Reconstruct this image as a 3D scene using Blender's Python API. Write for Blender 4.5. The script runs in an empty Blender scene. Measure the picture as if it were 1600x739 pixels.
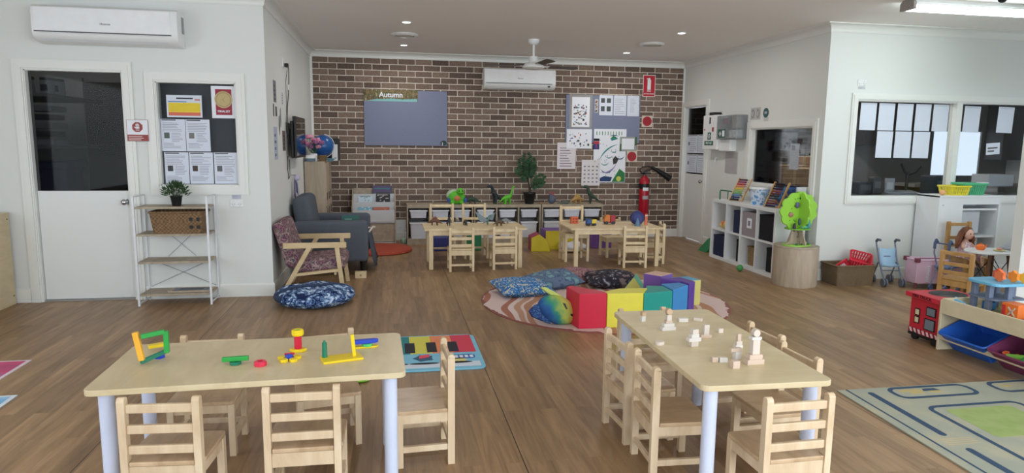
import bpy, math, random
import numpy as np
from mathutils import Matrix, Vector
random.seed(7)
S = bpy.context.scene
# ---------------------------------------------------------------- camera
F_PX, YAW, PITCH, ROLL, H = 1039.5, .1802, .1384, .0112, 1.46
def cam_axes():
    cy, sy = math.cos(YAW), math.sin(YAW); cp, sp = math.cos(PITCH), math.sin(PITCH)
    fwd = Vector((sy*cp, cy*cp, -sp)); right = Vector((cy, -sy, 0)); up = right.cross(fwd)
    c, s = math.cos(ROLL), math.sin(ROLL)
    return right*c + up*s, up*c - right*s, fwd
CR, CU, CF = cam_axes()
cd = bpy.data.cameras.new('camera'); cam = bpy.data.objects.new('camera', cd); S.collection.objects.link(cam)
cd.sensor_width = 36; cd.lens = F_PX*36/1600; cd.clip_start = .05
m = Matrix.Identity(4)
for i in range(3):
    m[i][0] = CR[i]; m[i][1] = CU[i]; m[i][2] = -CF[i]
m[2][3] = H
cam.matrix_world = m; S.camera = cam
def at(u, v, X=None, Y=None, Z=None):
    """world point seen at photo pixel (u, v) on the plane X=, Y= or Z="""
    d = CR*((u-800)/F_PX) - CU*((v-369.5)/F_PX) + CF
    O = Vector((0, 0, H))
    t = (X-O.x)/d.x if X is not None else ((Y-O.y)/d.y if Y is not None else (Z-O.z)/d.z)
    return O + d*t
# ---------------------------------------------------------------- world and lights
w = bpy.data.worlds.new('world'); S.world = w; w.use_nodes = True
bg = w.node_tree.nodes['Background']; bg.inputs[0].default_value = (.78, .88, 1, 1); bg.inputs[1].default_value = 2.3
def area(name, loc, rot, sx, sy, power, col=(1, 1, 1)):
    l = bpy.data.lights.new(name, 'AREA'); l.shape = 'RECTANGLE'; l.size = sx; l.size_y = sy; l.energy = power; l.color = col
    o = bpy.data.objects.new(name, l); o.location = loc; o.rotation_euler = rot; S.collection.objects.link(o); return o
area('added_daylight_rear', (3.4, -2.2, 1.35), (math.pi/2, 0, 0), 5.0, 2.2, 170, (.9, .96, 1))  # added lamp for daylight from behind the camera; no doors stand there
area('added_daylight_left', (-4.2, 2.2, 1.5), (math.pi/2, 0, -math.pi/2), 3.2, 1.5, 60, (.85, .93, 1))  # added lamp for light from the left; the wall has no window
S.view_settings.view_transform = 'Standard'; S.view_settings.look = 'None'; S.view_settings.gamma = 1
S.view_settings.use_curve_mapping = False; S.view_settings.exposure = 0.0
area('added_kitchen_fill', (5.3, 7.9, 2.7), (0, 0, 0), .3, .3, 32, (1, .97, .92))  # added fill lamp to brighten the boxes behind the right window
area('added_store_fill', (-3.2, 7.4, 2.7), (0, 0, 0), .3, .3, 5, (1, .97, .92))  # added weak fill lamp so the storeroom shelves show
# ---------------------------------------------------------------- materials
def lin(c):
    c = c/255
    return c/12.92 if c <= .04045 else ((c+.055)/1.055)**2.4
def L(rgb): return (lin(rgb[0]), lin(rgb[1]), lin(rgb[2]), 1)
class NT:
    def __init__(s, name):
        s.m = bpy.data.materials.new(name); s.m.use_nodes = True; s.t = s.m.node_tree; s.b = s.t.nodes['Principled BSDF']
    def n(s, typ, **k):
        o = s.t.nodes.new(typ)
        for a, v in k.items():
            if a.startswith('i_'):
                key = a[2:]; key = int(key) if key.isdigit() else key.replace('_', ' ')
                o.inputs[key].default_value = v
            else: setattr(o, a, v)
        return o
    def l(s, a, b): s.t.links.new(a, b)
MC = {}
def mat(name, rgb, rough=.6, metal=0, var=.06, scale=12, spec=.4, alpha=None, emit=None, trans=0, coat=0, bump=0):
    if name in MC: return MC[name]
    T = NT(name); b = T.b
    b.inputs['Roughness'].default_value = rough; b.inputs['Metallic'].default_value = metal
    b.inputs['Specular IOR Level'].default_value = spec; b.inputs['Coat Weight'].default_value = coat
    if trans: b.inputs['Transmission Weight'].default_value = trans
    if alpha is not None: b.inputs['Alpha'].default_value = alpha
    if emit:
        b.inputs['Emission Color'].default_value = L(rgb); b.inputs['Emission Strength'].default_value = emit
    tc = T.n('ShaderNodeTexCoord'); no = T.n('ShaderNodeTexNoise', i_Scale=scale, i_Detail=3)
    T.l(tc.outputs['Object'], no.inputs['Vector'])
    mx = T.n('ShaderNodeMix', data_type='RGBA'); c = L(rgb)
    mx.inputs[6].default_value = tuple(x*(1-var) for x in c[:3])+(1,); mx.inputs[7].default_value = tuple(min(1, x*(1+var)) for x in c[:3])+(1,)
    T.l(no.outputs['Fac'], mx.inputs[0]); T.l(mx.outputs[2], b.inputs['Base Color'])
    if bump:
        n2 = T.n('ShaderNodeTexNoise', i_Scale=scale*25, i_Detail=2); T.l(tc.outputs['Object'], n2.inputs['Vector'])
        bp = T.n('ShaderNodeBump', i_Strength=bump, i_Distance=.004); T.l(n2.outputs['Fac'], bp.inputs['Height']); T.l(bp.outputs['Normal'], b.inputs['Normal'])
    MC[name] = T.m; return T.m
def wood(name, a, b_, rough=.45, sc=(3, 3, 40), axis=None, contrast=(.35, .7)):
    if name in MC: return MC[name]
    T = NT(name); tc = T.n('ShaderNodeTexCoord'); mp = T.n('ShaderNodeMapping'); mp.inputs['Scale'].default_value = sc
    T.l(tc.outputs['Object'], mp.inputs['Vector'])
    no = T.n('ShaderNodeTexNoise', i_Scale=1, i_Detail=5, i_Roughness=.6, i_Distortion=.6); T.l(mp.outputs[0], no.inputs['Vector'])
    cr = T.n('ShaderNodeValToRGB'); cr.color_ramp.elements[0].position = contrast[0]; cr.color_ramp.elements[1].position = contrast[1]
    cr.color_ramp.elements[0].color = L(a); cr.color_ramp.elements[1].color = L(b_)
    T.l(no.outputs['Fac'], cr.inputs[0]); T.l(cr.outputs[0], T.b.inputs['Base Color']); T.b.inputs['Roughness'].default_value = rough
    T.b.inputs['Specular IOR Level'].default_value = .35
    MC[name] = T.m; return T.m
def voro(name, cols, scale=20, rough=.85, distort=1.5, pos=None, feature='F1', sc=(1, 1, 1)):
    """blotchy printed fabric: distorted voronoi through a constant colour ramp"""
    if name in MC: return MC[name]
    T = NT(name); tc = T.n('ShaderNodeTexCoord'); mp = T.n('ShaderNodeMapping'); mp.inputs['Scale'].default_value = sc
    T.l(tc.outputs['Object'], mp.inputs[0])
    no = T.n('ShaderNodeTexNoise', i_Scale=scale*.6, i_Detail=2); T.l(mp.outputs[0], no.inputs['Vector'])
    vm = T.n('ShaderNodeVectorMath', operation='MULTIPLY_ADD'); vm.inputs[1].default_value = (distort/scale,)*3
    T.l(no.outputs['Color'], vm.inputs[0]); T.l(mp.outputs[0], vm.inputs[2])
    vo = T.n('ShaderNodeTexVoronoi', feature=feature, i_Scale=scale); T.l(vm.outputs[0], vo.inputs['Vector'])
    cr = T.n('ShaderNodeValToRGB'); r = cr.color_ramp; r.interpolation = 'CONSTANT'
    n = len(cols); pos = pos or [i/n*.9 for i in range(n)]
    while len(r.elements) < n: r.elements.new(.5)
    for e, p, c in zip(r.elements, pos, cols): e.position = p; e.color = L(c)
    T.l(vo.outputs['Distance'], cr.inputs[0]); T.l(cr.outputs[0], T.b.inputs['Base Color']); T.b.inputs['Roughness'].default_value = rough
    T.b.inputs['Specular IOR Level'].default_value = .2
    MC[name] = T.m; return T.m
def noiseramp(name, stops, scale=8, rough=.6, sc=(1, 1, 1), detail=2, interp='CONSTANT', dist=0):
    if name in MC: return MC[name]
    T = NT(name); tc = T.n('ShaderNodeTexCoord'); mp = T.n('ShaderNodeMapping'); mp.inputs['Scale'].default_value = sc
    T.l(tc.outputs['Object'], mp.inputs[0])
    no = T.n('ShaderNodeTexNoise', i_Scale=scale, i_Detail=detail, i_Distortion=dist); T.l(mp.outputs[0], no.inputs['Vector'])
    cr = T.n('ShaderNodeValToRGB'); r = cr.color_ramp; r.interpolation = interp
    while len(r.elements) < len(stops): r.elements.new(.5)
    for e, (p, c) in zip(r.elements, stops): e.position = p; e.color = L(c)
    T.l(no.outputs['Fac'], cr.inputs[0]); T.l(cr.outputs[0], T.b.inputs['Base Color']); T.b.inputs['Roughness'].default_value = rough
    MC[name] = T.m; return T.m
def weave(name, a, b_, sc=40):
    if name in MC: return MC[name]
    T = NT(name); tc = T.n('ShaderNodeTexCoord'); mp = T.n('ShaderNodeMapping'); mp.inputs['Scale'].default_value = (sc, sc, sc)
    T.l(tc.outputs['Object'], mp.inputs[0]); ck = T.n('ShaderNodeTexChecker', i_Scale=1.0)
    T.l(mp.outputs[0], ck.inputs['Vector'])
    no = T.n('ShaderNodeTexNoise', i_Scale=60, i_Detail=3); T.l(tc.outputs['Object'], no.inputs['Vector'])
    mx = T.n('ShaderNodeMix', data_type='RGBA'); mx.inputs[6].default_value = L(a); mx.inputs[7].default_value = L(b_)
    ad = T.n('ShaderNodeMath', operation='MULTIPLY_ADD'); ad.inputs[1].default_value = .35
    T.l(ck.outputs['Fac'], ad.inputs[0]); T.l(no.outputs['Fac'], ad.inputs[2]); sb = T.n('ShaderNodeMath', operation='SUBTRACT'); sb.inputs[1].default_value = .18
    T.l(ad.outputs[0], sb.inputs[0]); T.l(sb.outputs[0], mx.inputs[0]); T.l(mx.outputs[2], T.b.inputs['Base Color'])
    bp = T.n('ShaderNodeBump', i_Strength=.8, i_Distance=.01); T.l(ad.outputs[0], bp.inputs['Height']); T.l(bp.outputs['Normal'], T.b.inputs['Normal'])
    T.b.inputs['Roughness'].default_value = .8; MC[name] = T.m; return T.m
def floor_mat():
    T = NT('vinyl_plank_floor'); tc = T.n('ShaderNodeTexCoord'); sep = T.n('ShaderNodeSeparateXYZ'); T.l(tc.outputs['Object'], sep.inputs[0])
    cb = T.n('ShaderNodeCombineXYZ'); T.l(sep.outputs['Y'], cb.inputs['X']); T.l(sep.outputs['X'], cb.inputs['Y'])
    br = T.n('ShaderNodeTexBrick', offset=.37, offset_frequency=2, i_Scale=1, i_Mortar_Size=.0012, i_Mortar_Smooth=.1, i_Bias=0)
    br.inputs['Brick Width'].default_value = .95; br.inputs['Row Height'].default_value = .1
    br.inputs['Color1'].default_value = (0, 0, 0, 1); br.inputs['Color2'].default_value = (1, 1, 1, 1); br.inputs['Mortar'].default_value = (.3, .3, .3, 1)
    T.l(cb.outputs[0], br.inputs['Vector'])
    mp = T.n('ShaderNodeMapping'); mp.inputs['Scale'].default_value = (16, 1.2, 1); T.l(tc.outputs['Object'], mp.inputs[0])
    # shift the grain per plank
    ad = T.n('ShaderNodeVectorMath', operation='MULTIPLY_ADD'); ad.inputs[1].default_value = (3, 9, 0); T.l(br.outputs['Color'], ad.inputs[0]); T.l(mp.outputs[0], ad.inputs[2])
    no = T.n('ShaderNodeTexNoise', i_Scale=1.3, i_Detail=6, i_Roughness=.62, i_Distortion=.7); T.l(ad.outputs[0], no.inputs['Vector'])
    cr = T.n('ShaderNodeValToRGB'); cr.color_ramp.elements[0].position = .3; cr.color_ramp.elements[1].position = .72
    cr.color_ramp.elements[0].color = L((128, 99, 70)); cr.color_ramp.elements[1].color = L((172, 139, 102)); T.l(no.outputs['Fac'], cr.inputs[0])
    hs = T.n('ShaderNodeMix', data_type='RGBA', blend_type='MULTIPLY'); hs.inputs[0].default_value = 1
    c2 = T.n('ShaderNodeMapRange'); c2.inputs[3].default_value = .80; c2.inputs[4].default_value = 1.1; T.l(br.outputs['Color'], c2.inputs[0])
    T.l(cr.outputs[0], hs.inputs[6]); T.l(c2.outputs[0], hs.inputs[7])
    # welded sheet seams every 2 m
    s1 = T.n('ShaderNodeMath', operation='SUBTRACT'); s1.inputs[1].default_value = .585-8; T.l(sep.outputs['X'], s1.inputs[0])
    s2 = T.n('ShaderNodeMath', operation='MODULO'); s2.inputs[1].default_value = 2.0; T.l(s1.outputs[0], s2.inputs[0])
    s3 = T.n('ShaderNodeMath', operation='LESS_THAN'); s3.inputs[1].default_value = .005; T.l(s2.outputs[0], s3.inputs[0])
    fx = T.n('ShaderNodeMix', data_type='RGBA'); T.l(s3.outputs[0], fx.inputs[0]); T.l(hs.outputs[2], fx.inputs[6]); fx.inputs[7].default_value = L((52, 38, 28))
    T.l(fx.outputs[2], T.b.inputs['Base Color'])
    T.b.inputs['Roughness'].default_value = .42; T.b.inputs['Specular IOR Level'].default_value = .45
    bp = T.n('ShaderNodeBump', i_Strength=.12, i_Distance=.002); T.l(no.outputs['Fac'], bp.inputs['Height']); T.l(bp.outputs['Normal'], T.b.inputs['Normal'])
    return T.m
def brick_mat():
    T = NT('brown_brick'); tc = T.n('ShaderNodeTexCoord'); sep = T.n('ShaderNodeSeparateXYZ'); T.l(tc.outputs['Object'], sep.inputs[0])
    no0 = T.n('ShaderNodeTexNoise', i_Scale=30, i_Detail=2); T.l(tc.outputs['Object'], no0.inputs['Vector'])
    cb = T.n('ShaderNodeCombineXYZ'); T.l(sep.outputs['X'], cb.inputs['X']); T.l(sep.outputs['Z'], cb.inputs['Y'])
    wob = T.n('ShaderNodeVectorMath', operation='MULTIPLY_ADD'); wob.inputs[1].default_value = (.006, .006, 0); T.l(no0.outputs['Color'], wob.inputs[0]); T.l(cb.outputs[0], wob.inputs[2])
    br = T.n('ShaderNodeTexBrick', offset=.5, i_Scale=1, i_Mortar_Size=.0058, i_Mortar_Smooth=.25, i_Bias=-.1)
    br.inputs['Brick Width'].default_value = .2475; br.inputs['Row Height'].default_value = .0862
    br.inputs['Color1'].default_value = L((138, 118, 104)); br.inputs['Color2'].default_value = L((92, 76, 68)); br.inputs['Mortar'].default_value = L((222, 212, 198))
    T.l(wob.outputs[0], br.inputs['Vector'])
    no = T.n('ShaderNodeTexNoise', i_Scale=45, i_Detail=5, i_Roughness=.7); T.l(tc.outputs['Object'], no.inputs['Vector'])
    mr = T.n('ShaderNodeMapRange'); mr.inputs[1].default_value = .35; mr.inputs[2].default_value = .6; mr.inputs[3].default_value = .62; mr.inputs[4].default_value = 1.12
    T.l(no.outputs['Fac'], mr.inputs[0])
    mx = T.n('ShaderNodeMix', data_type='RGBA', blend_type='MULTIPLY'); mx.inputs[0].default_value = 1; T.l(br.outputs['Color'], mx.inputs[6]); T.l(mr.outputs[0], mx.inputs[7])
    mx2 = T.n('ShaderNodeMix', data_type='RGBA'); T.l(br.outputs['Fac'], mx2.inputs[0]); T.l(mx.outputs[2], mx2.inputs[6]); T.l(br.outputs['Color'], mx2.inputs[7])
    T.l(mx2.outputs[2], T.b.inputs['Base Color']); T.b.inputs['Roughness'].default_value = .85
    inv = T.n('ShaderNodeMath', operation='SUBTRACT'); inv.inputs[0].default_value = 1; T.l(br.outputs['Fac'], inv.inputs[1])
    ad = T.n('ShaderNodeMath', operation='MULTIPLY_ADD'); ad.inputs[1].default_value = .25; T.l(no.outputs['Fac'], ad.inputs[0]); T.l(inv.outputs[0], ad.inputs[2])
    bp = T.n('ShaderNodeBump', i_Strength=.7, i_Distance=.008); T.l(ad.outputs[0], bp.inputs['Height']); T.l(bp.outputs['Normal'], T.b.inputs['Normal'])
    return T.m
def glass_mat(name='dimming_window_glass', tint=.62):
    """window glass: mostly see-through with a clear reflection; tint dims what lies behind"""
    T = NT(name); t = T.t; out = t.nodes['Material Output']
    tr = T.n('ShaderNodeBsdfTransparent'); tr.inputs[0].default_value = (tint, tint*1.02, tint*1.03, 1)
    gl = T.n('ShaderNodeBsdfGlossy'); gl.inputs['Roughness'].default_value = .03
    fr = T.n('ShaderNodeFresnel', i_IOR=1.18); mx = T.n('ShaderNodeMixShader')
    T.l(fr.outputs[0], mx.inputs[0]); T.l(tr.outputs[0], mx.inputs[1]); T.l(gl.outputs[0], mx.inputs[2]); T.l(mx.outputs[0], out.inputs[0])
    return T.m
WALL = mat('white_wall_paint', (222, 224, 220), .55, var=.015, scale=2)
CEIL = mat('ceiling_paint', (243, 239, 235), .8, var=.01, scale=2)
TRIM = mat('white_gloss_trim', (228, 229, 224), .3, var=.01)
DOORW = mat('white_door_paint', (226, 228, 226), .35, var=.012, scale=3)
WHITE = mat('white_laminate', (228, 230, 231), .35, var=.01)
PLW = mat('white_plastic', (232, 233, 232), .3, var=.01)
PAPER = mat('white_paper', (232, 234, 240), .6, var=.02)
PAPERB = mat('cool_white_paper', (214, 220, 232), .6, var=.02)
INK = mat('printed_grey_text', (158, 160, 170), .7)
DARK = mat('black_plastic', (24, 24, 26), .4)
BLACK = mat('black_ink', (20, 20, 22), .6)
GLASS = glass_mat(); GLASS_C = glass_mat('clear_window_glass', .9)  # GLASS puts the dimness of the rooms behind into its tint
FLOOR = floor_mat(); BRICK = brick_mat()
CH = wood('pale_beech', (206, 180, 146), (232, 212, 182), .42, (9, 9, 2.2))
CHL = wood('pine_wood', (212, 188, 148), (234, 214, 176), .42, (10, 10, 3))
SEATW = wood('seat_beech', (182, 152, 118), (212, 184, 150), .3, (14, 3, 6))
OCHRE = wood('honey_pine', (168, 128, 76), (192, 152, 98), .45, (9, 9, 3))
PLY = wood('birch_ply', (202, 184, 146), (216, 200, 164), .36, (10, 3, 10))
PLY2 = wood('light_birch_panel', (206, 192, 160), (220, 206, 176), .45, (5, 5, 5))
OAK = wood('greyed_oak', (158, 144, 124), (182, 168, 146), .5, (14, 3, 14))
OAKV = wood('greyed_oak_vertical', (166, 150, 130), (190, 174, 154), .5, (14, 14, 2))
SCREW = mat('screw_metal', (120, 118, 112), .3, .9)
CHROME = mat('chrome', (200, 200, 202), .15, 1)
def M(rgb, r=.5, **k):
    return mat('colour_%d_%d_%d_%d' % (*rgb, int(r*100)), rgb, r, **k)
# ---------------------------------------------------------------- mesh helpers
class MB:
    def __init__(s): s.v = []; s.f = []; s.mi = []; s.X = Matrix.Identity(4); s.cur = 0
    def add(s, vs, fs):
        o = len(s.v)
        s.v += [tuple(s.X @ Vector(p)) for p in vs]
        for f in fs: s.f.append([i+o for i in f]); s.mi.append(s.cur)
        return s
    def box(s, x0, y0, z0, x1, y1, z1):
        v = [(x, y, z) for z in (z0, z1) for y in (y0, y1) for x in (x0, x1)]
        return s.add(v, [(0, 2, 3, 1), (4, 5, 7, 6), (0, 1, 5, 4), (2, 6, 7, 3), (0, 4, 6, 2), (1, 3, 7, 5)])
    def cbox(s, c, d, R=None):
        h = [a/2 for a in d]; old = s.X
        s.X = s.X @ Matrix.Translation(c) @ (R or Matrix.Identity(4)); s.box(-h[0], -h[1], -h[2], h[0], h[1], h[2]); s.X = old; return s
    def frame(s, p, q):
        z = (Vector(q)-Vector(p)); ln = z.length; z.normalize()
        a = Vector((0, 1, 0)) if abs(z.y) < .9 else Vector((1, 0, 0))
        x = a.cross(z).normalized(); y = z.cross(x)
        return x, y, z, ln
    def bar(s, p, q, w, h=None):
        h = h or w; x, y, z, ln = s.frame(p, q); p = Vector(p); q = Vector(q); v = []
        for c in (p, q):
            for a, b in ((-1, -1), (1, -1), (1, 1), (-1, 1)): v.append(c + x*a*w/2 + y*b*h/2)
        return s.add(v, [(3, 2, 1, 0), (4, 5, 6, 7), (0, 1, 5, 4), (1, 2, 6, 5), (2, 3, 7, 6), (3, 0, 4, 7)])
    def cyl(s, p, q, r, r2=None, n=14, cap=True):
        r2 = r if r2 is None else r2; x, y, z, ln = s.frame(p, q); p = Vector(p); q = Vector(q); v = []
        for c, rr in ((p, r), (q, r2)):
            for i in range(n):
                a = 2*math.pi*i/n; v.append(c + x*math.cos(a)*rr + y*math.sin(a)*rr)
        f = [(i, (i+1) % n, n+(i+1) % n, n+i) for i in range(n)]
        if cap: f += [tuple(range(n-1, -1, -1)), tuple(range(n, 2*n))]
        return s.add(v, f)
    def lathe(s, prof, c=(0, 0, 0), n=24, sy=1):
        v = []; k = len(prof)
        for r, z in prof:
            for i in range(n):
                a = 2*math.pi*i/n; v.append((c[0]+r*math.cos(a), c[1]+r*math.sin(a)*sy, c[2]+z))
        f = []
        for j in range(k-1):
            for i in range(n): f.append((j*n+i, j*n+(i+1) % n, (j+1)*n+(i+1) % n, (j+1)*n+i))
        f += [tuple(range(n-1, -1, -1)), tuple(range((k-1)*n, k*n))]
        return s.add(v, f)
    def ell(s, c, r, nu=16, nv=10, R=None):
        if not hasattr(r, '__len__'): r = (r, r, r)
        old = s.X; s.X = s.X @ Matrix.Translation(c) @ (R or Matrix.Identity(4))
        v = [(0, 0, -r[2])]
        for j in range(1, nv):
            ph = -math.pi/2 + math.pi*j/nv
            for i in range(nu):
                a = 2*math.pi*i/nu; v.append((r[0]*math.cos(ph)*math.cos(a), r[1]*math.cos(ph)*math.sin(a), r[2]*math.sin(ph)))
        v.append((0, 0, r[2])); f = []
        for i in range(nu): f.append((0, 1+(i+1) % nu, 1+i)); f.append((len(v)-1, 1+(nv-2)*nu+i, 1+(nv-2)*nu+(i+1) % nu))
        for j in range(nv-2):
            for i in range(nu): f.append((1+j*nu+i, 1+j*nu+(i+1) % nu, 1+(j+1)*nu+(i+1) % nu, 1+(j+1)*nu+i))
        s.add(v, f); s.X = old; return s
    def prism(s, pts, a0, a1, ax='z'):
        """polygon extruded along ax; pts are (x,y) for z, (x,z) for y, (y,z) for x"""
        n = len(pts); mk = {'z': lambda p, a: (p[0], p[1], a), 'y': lambda p, a: (p[0], a, p[1]), 'x': lambda p, a: (a, p[0], p[1])}[ax]
        v = [mk(p, a0) for p in pts]+[mk(p, a1) for p in pts]
        ar = sum(pts[i][0]*pts[(i+1) % n][1]-pts[(i+1) % n][0]*pts[i][1] for i in range(n))
        flip = (ar < 0) ^ (a1 < a0) ^ (ax == 'y')
        f = [tuple(range(n-1, -1, -1)), tuple(range(n, 2*n))]+[(i, (i+1) % n, n+(i+1) % n, n+i) for i in range(n)]
        if flip: f = [tuple(reversed(q)) for q in f]
        return s.add(v, f)
    def tube(s, pts, r, n=8, cap=True):
        pts = [Vector(p) for p in pts]; k = len(pts); rs = r if hasattr(r, '__len__') else [r]*k; v = []
        up = None
        for j, p in enumerate(pts):
            t = (pts[min(j+1, k-1)]-pts[max(j-1, 0)]).normalized()
            if up is None:
                up = Vector((0, 0, 1)) if abs(t.z) < .9 else Vector((1, 0, 0))
            x = t.cross(up)
            if x.length < 1e-4: x = t.cross(Vector((0, 1, 0)))
            x.normalize(); y = x.cross(t); up = y
            for i in range(n):
                a = 2*math.pi*i/n; v.append(p + x*math.cos(a)*rs[j] + y*math.sin(a)*rs[j])
        f = []
        for j in range(k-1):
            for i in range(n): f.append((j*n+i, j*n+(i+1) % n, (j+1)*n+(i+1) % n, (j+1)*n+i))
        if cap: f += [tuple(range(n-1, -1, -1)), tuple(range((k-1)*n, k*n))]
        return s.add(v, f)
    def build(s, name, mats, parent=None, bevel=0, smooth=False, seg=2, sub=0):
        me = bpy.data.meshes.new(name); me.from_pydata(s.v, [], s.f)
        for a in (mats if isinstance(mats, (list, tuple)) else [mats]): me.materials.append(a)
        me.polygons.foreach_set('material_index', s.mi)
        import bmesh
        b = bmesh.new(); b.from_mesh(me); bmesh.ops.recalc_face_normals(b, faces=b.faces); b.to_mesh(me); b.free()
        if smooth:
            me.polygons.foreach_set('use_smooth', [True]*len(me.polygons)); me.set_sharp_from_angle(angle=math.radians(42))
        o = bpy.data.objects.new(name, me); S.collection.objects.link(o)
        if parent: o.parent = parent
        if bevel:
            bv = o.modifiers.new('bevel', 'BEVEL'); bv.width = bevel; bv.segments = seg; bv.limit_method = 'ANGLE'; bv.angle_limit = math.radians(40)
        if sub:
            sb = o.modifiers.new('sub', 'SUBSURF'); sb.levels = sub; sb.render_levels = sub
        return o
def B(x0, y0, z0, x1, y1, z1): return MB().box(x0, y0, z0, x1, y1, z1)
def rot(rx=0, ry=0, rz=0): return Matrix.Rotation(rz, 4, 'Z') @ Matrix.Rotation(ry, 4, 'Y') @ Matrix.Rotation(rx, 4, 'X')
D = math.radians
def tag(o, label, cat, group=None, kind=None):
    o['label'] = label; o['category'] = cat
    if group: o['group'] = group
    if kind: o['kind'] = kind
    return o
def thing(name, label, cat, loc=(0, 0, 0), rz=0, group=None):
    o = bpy.data.objects.new(name, None); S.collection.objects.link(o); o.location = loc; o.rotation_euler = (0, 0, rz)
    o.empty_display_size = .05
    return tag(o, label, cat, group)
def place(o, loc, rz=0):
    o.location = loc; o.rotation_euler = (0, 0, rz); return o
def struct(o): o['kind'] = 'structure'; return o
def kids(o): return [c for c in bpy.data.objects if c.parent == o]
def copy_tree(o, parent=None):
    c = o.copy(); S.collection.objects.link(c)
    if parent: c.parent = parent
    for k in kids(o): copy_tree(k, c)
    return c
def inst(proto, loc, rz, label, group=None):
    o = proto if not proto.get('_used') else copy_tree(proto)
    proto['_used'] = 1
    o.location = loc; o.rotation_euler = (0, 0, rz); o['label'] = label
    if group: o['group'] = group
    return o
def text(s, size, m, parent, x, y, z, name='lettering', ext=.0006, bold=0, align='CENTER', sx=1):
    cu = bpy.data.curves.new(name, 'FONT'); cu.body = s; cu.size = size; cu.align_x = align; cu.align_y = 'CENTER'; cu.extrude = ext; cu.offset = bold
    t = bpy.data.objects.new(name+'_tmp', cu); S.collection.objects.link(t)
    bpy.context.view_layer.update()
    me = bpy.data.meshes.new_from_object(t.evaluated_get(bpy.context.evaluated_depsgraph_get()))
    bpy.data.objects.remove(t); me.transform(Matrix.Diagonal((sx, 1, 1, 1))); me.transform(Matrix.Translation((x, y, z)) @ Matrix.Rotation(math.pi/2, 4, 'X'))
    me.materials.clear(); me.materials.append(m)
    o = bpy.data.objects.new(name, me); S.collection.objects.link(o)
    if parent: o.parent = parent
    return o
def rrect(x0, y0, x1, y1, r, n=5):
    p = []
    for cx, cy, a0 in ((x1-r, y1-r, 0), (x0+r, y1-r, 90), (x0+r, y0+r, 180), (x1-r, y0+r, 270)):
        for i in range(n+1):
            a = math.radians(a0+90*i/n); p.append((cx+r*math.cos(a), cy+r*math.sin(a)))
    return p
def circ(cx, cy, r, n=24, ry=None): return [(cx+r*math.cos(2*math.pi*i/n), cy+(ry or r)*math.sin(2*math.pi*i/n)) for i in range(n)]
# flat printed sheet in the local x-z plane facing -y: layers = [(material, [rects or polygons])]
def sheet(name, w, h, base, layers=(), parent=None, th=.0015, step=.0004):
    mb = MB(); mb.box(-w/2, -th, 0, w/2, 0, h); mats = [base]
    for k, (mt, shapes) in enumerate(layers):
        mats.append(mt); mb.cur = k+1; y = -th-step*(k+1)
        for sh in shapes:
            if len(sh) == 4 and not hasattr(sh[0], '__len__'): mb.box(sh[0]-w/2, y, sh[1], sh[2]-w/2, -th+.0001, sh[3])
            else: mb.prism([(a-w/2, b) for a, b in sh], y, -th+.0001, 'y')
    return mb.build(name, mats, parent)
def lines(x0, x1, z0, z1, n, seed=0, t=.35):
    rnd = random.Random(seed); out = []
    st = (z1-z0)/n
    for i in range(n):
        z = z0+st*i; out.append((x0, z, x0+(x1-x0)*rnd.uniform(.55, 1), z+st*t))
    return out
# ================================================================ the room
Y1, Y2, X1, X2, Y3, ZC = 6.52, 10.09, -1.116, 4.58, 6.52, 2.752
struct(B(-4.6, -3.0, -.1, 9.6, 10.3, 0).build('floor', FLOOR))
struct(B(-4.6, -3.0, ZC, 9.6, 10.3, ZC+.1).build('ceiling', CEIL))
def wall_y(name, x0, x1, y0, y1, z1, holes, m):
    """wall lying along x between y0 and y1 with holes (x0,z0,x1,z1)"""
    xs = sorted({x0, x1, *[h[0] for h in holes], *[h[2] for h in holes]}); zs = sorted({0, z1, *[h[1] for h in holes], *[h[3] for h in holes]})
    mb = MB()
    for a, b in zip(xs, xs[1:]):
        for c, d in zip(zs, zs[1:]):
            mx, mz = (a+b)/2, (c+d)/2
            if any(h[0] < mx < h[2] and h[1] < mz < h[3] for h in holes): continue
            mb.box(a, y0, c, b, y1, d)
    return struct(mb.build(name, m))
def wall_x(name, y0, y1, x0, x1, z1, holes, m):
    ys = sorted({y0, y1, *[h[0] for h in holes], *[h[2] for h in holes]}); zs = sorted({0, z1, *[h[1] for h in holes], *[h[3] for h in holes]})
    mb = MB()
    for a, b in zip(ys, ys[1:]):
        for c, d in zip(zs, zs[1:]):
            mx, mz = (a+b)/2, (c+d)/2
            if any(h[0] < mx < h[2] and h[1] < mz < h[3] for h in holes): continue
            mb.box(x0, a, c, x1, b, d)
    return struct(mb.build(name, m))
D1 = (-3.10, 0, -2.325, 2.05); W1 = (-2.055, 1.05, -1.385, 1.975)
wall_y('wall_left', -4.6, X1, Y1, Y1+.1, ZC, [D1, W1], WALL)
wall_x('wall_far_left', -3.0, Y1, -4.7, -4.6, ZC, [], WALL)
wall_x('wall_alcove_left', Y1+.1, Y2, X1-.1, X1, ZC, [], WALL)
wall_y('wall_back', X1-.1, X2+.1, Y2, Y2+.12, ZC, [], BRICK)
D2 = (9.27, 0, 9.99, 2.05); W2 = (6.70, 1.0, 7.99, 1.68)
wall_x('wall_right', Y3+.1, Y2, X2, X2+.1, ZC, [D2, W2], WALL)
W3 = (4.955, .925, 6.20, 1.965); W4 = (6.25, .925, 7.6, 1.965)
wall_y('wall_kitchen', X2, 9.6, Y3, Y3+.1, ZC, [W3, W4], WALL)
wall_y('wall_near_right', 5.345, 9.6, 4.80, 4.90, ZC, [(5.47, .72, 6.6, 1.9)], WALL)
wall_x('wall_store_side', Y1+.1, 8.7, -4.25, -4.15, ZC, [], WALL)
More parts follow.
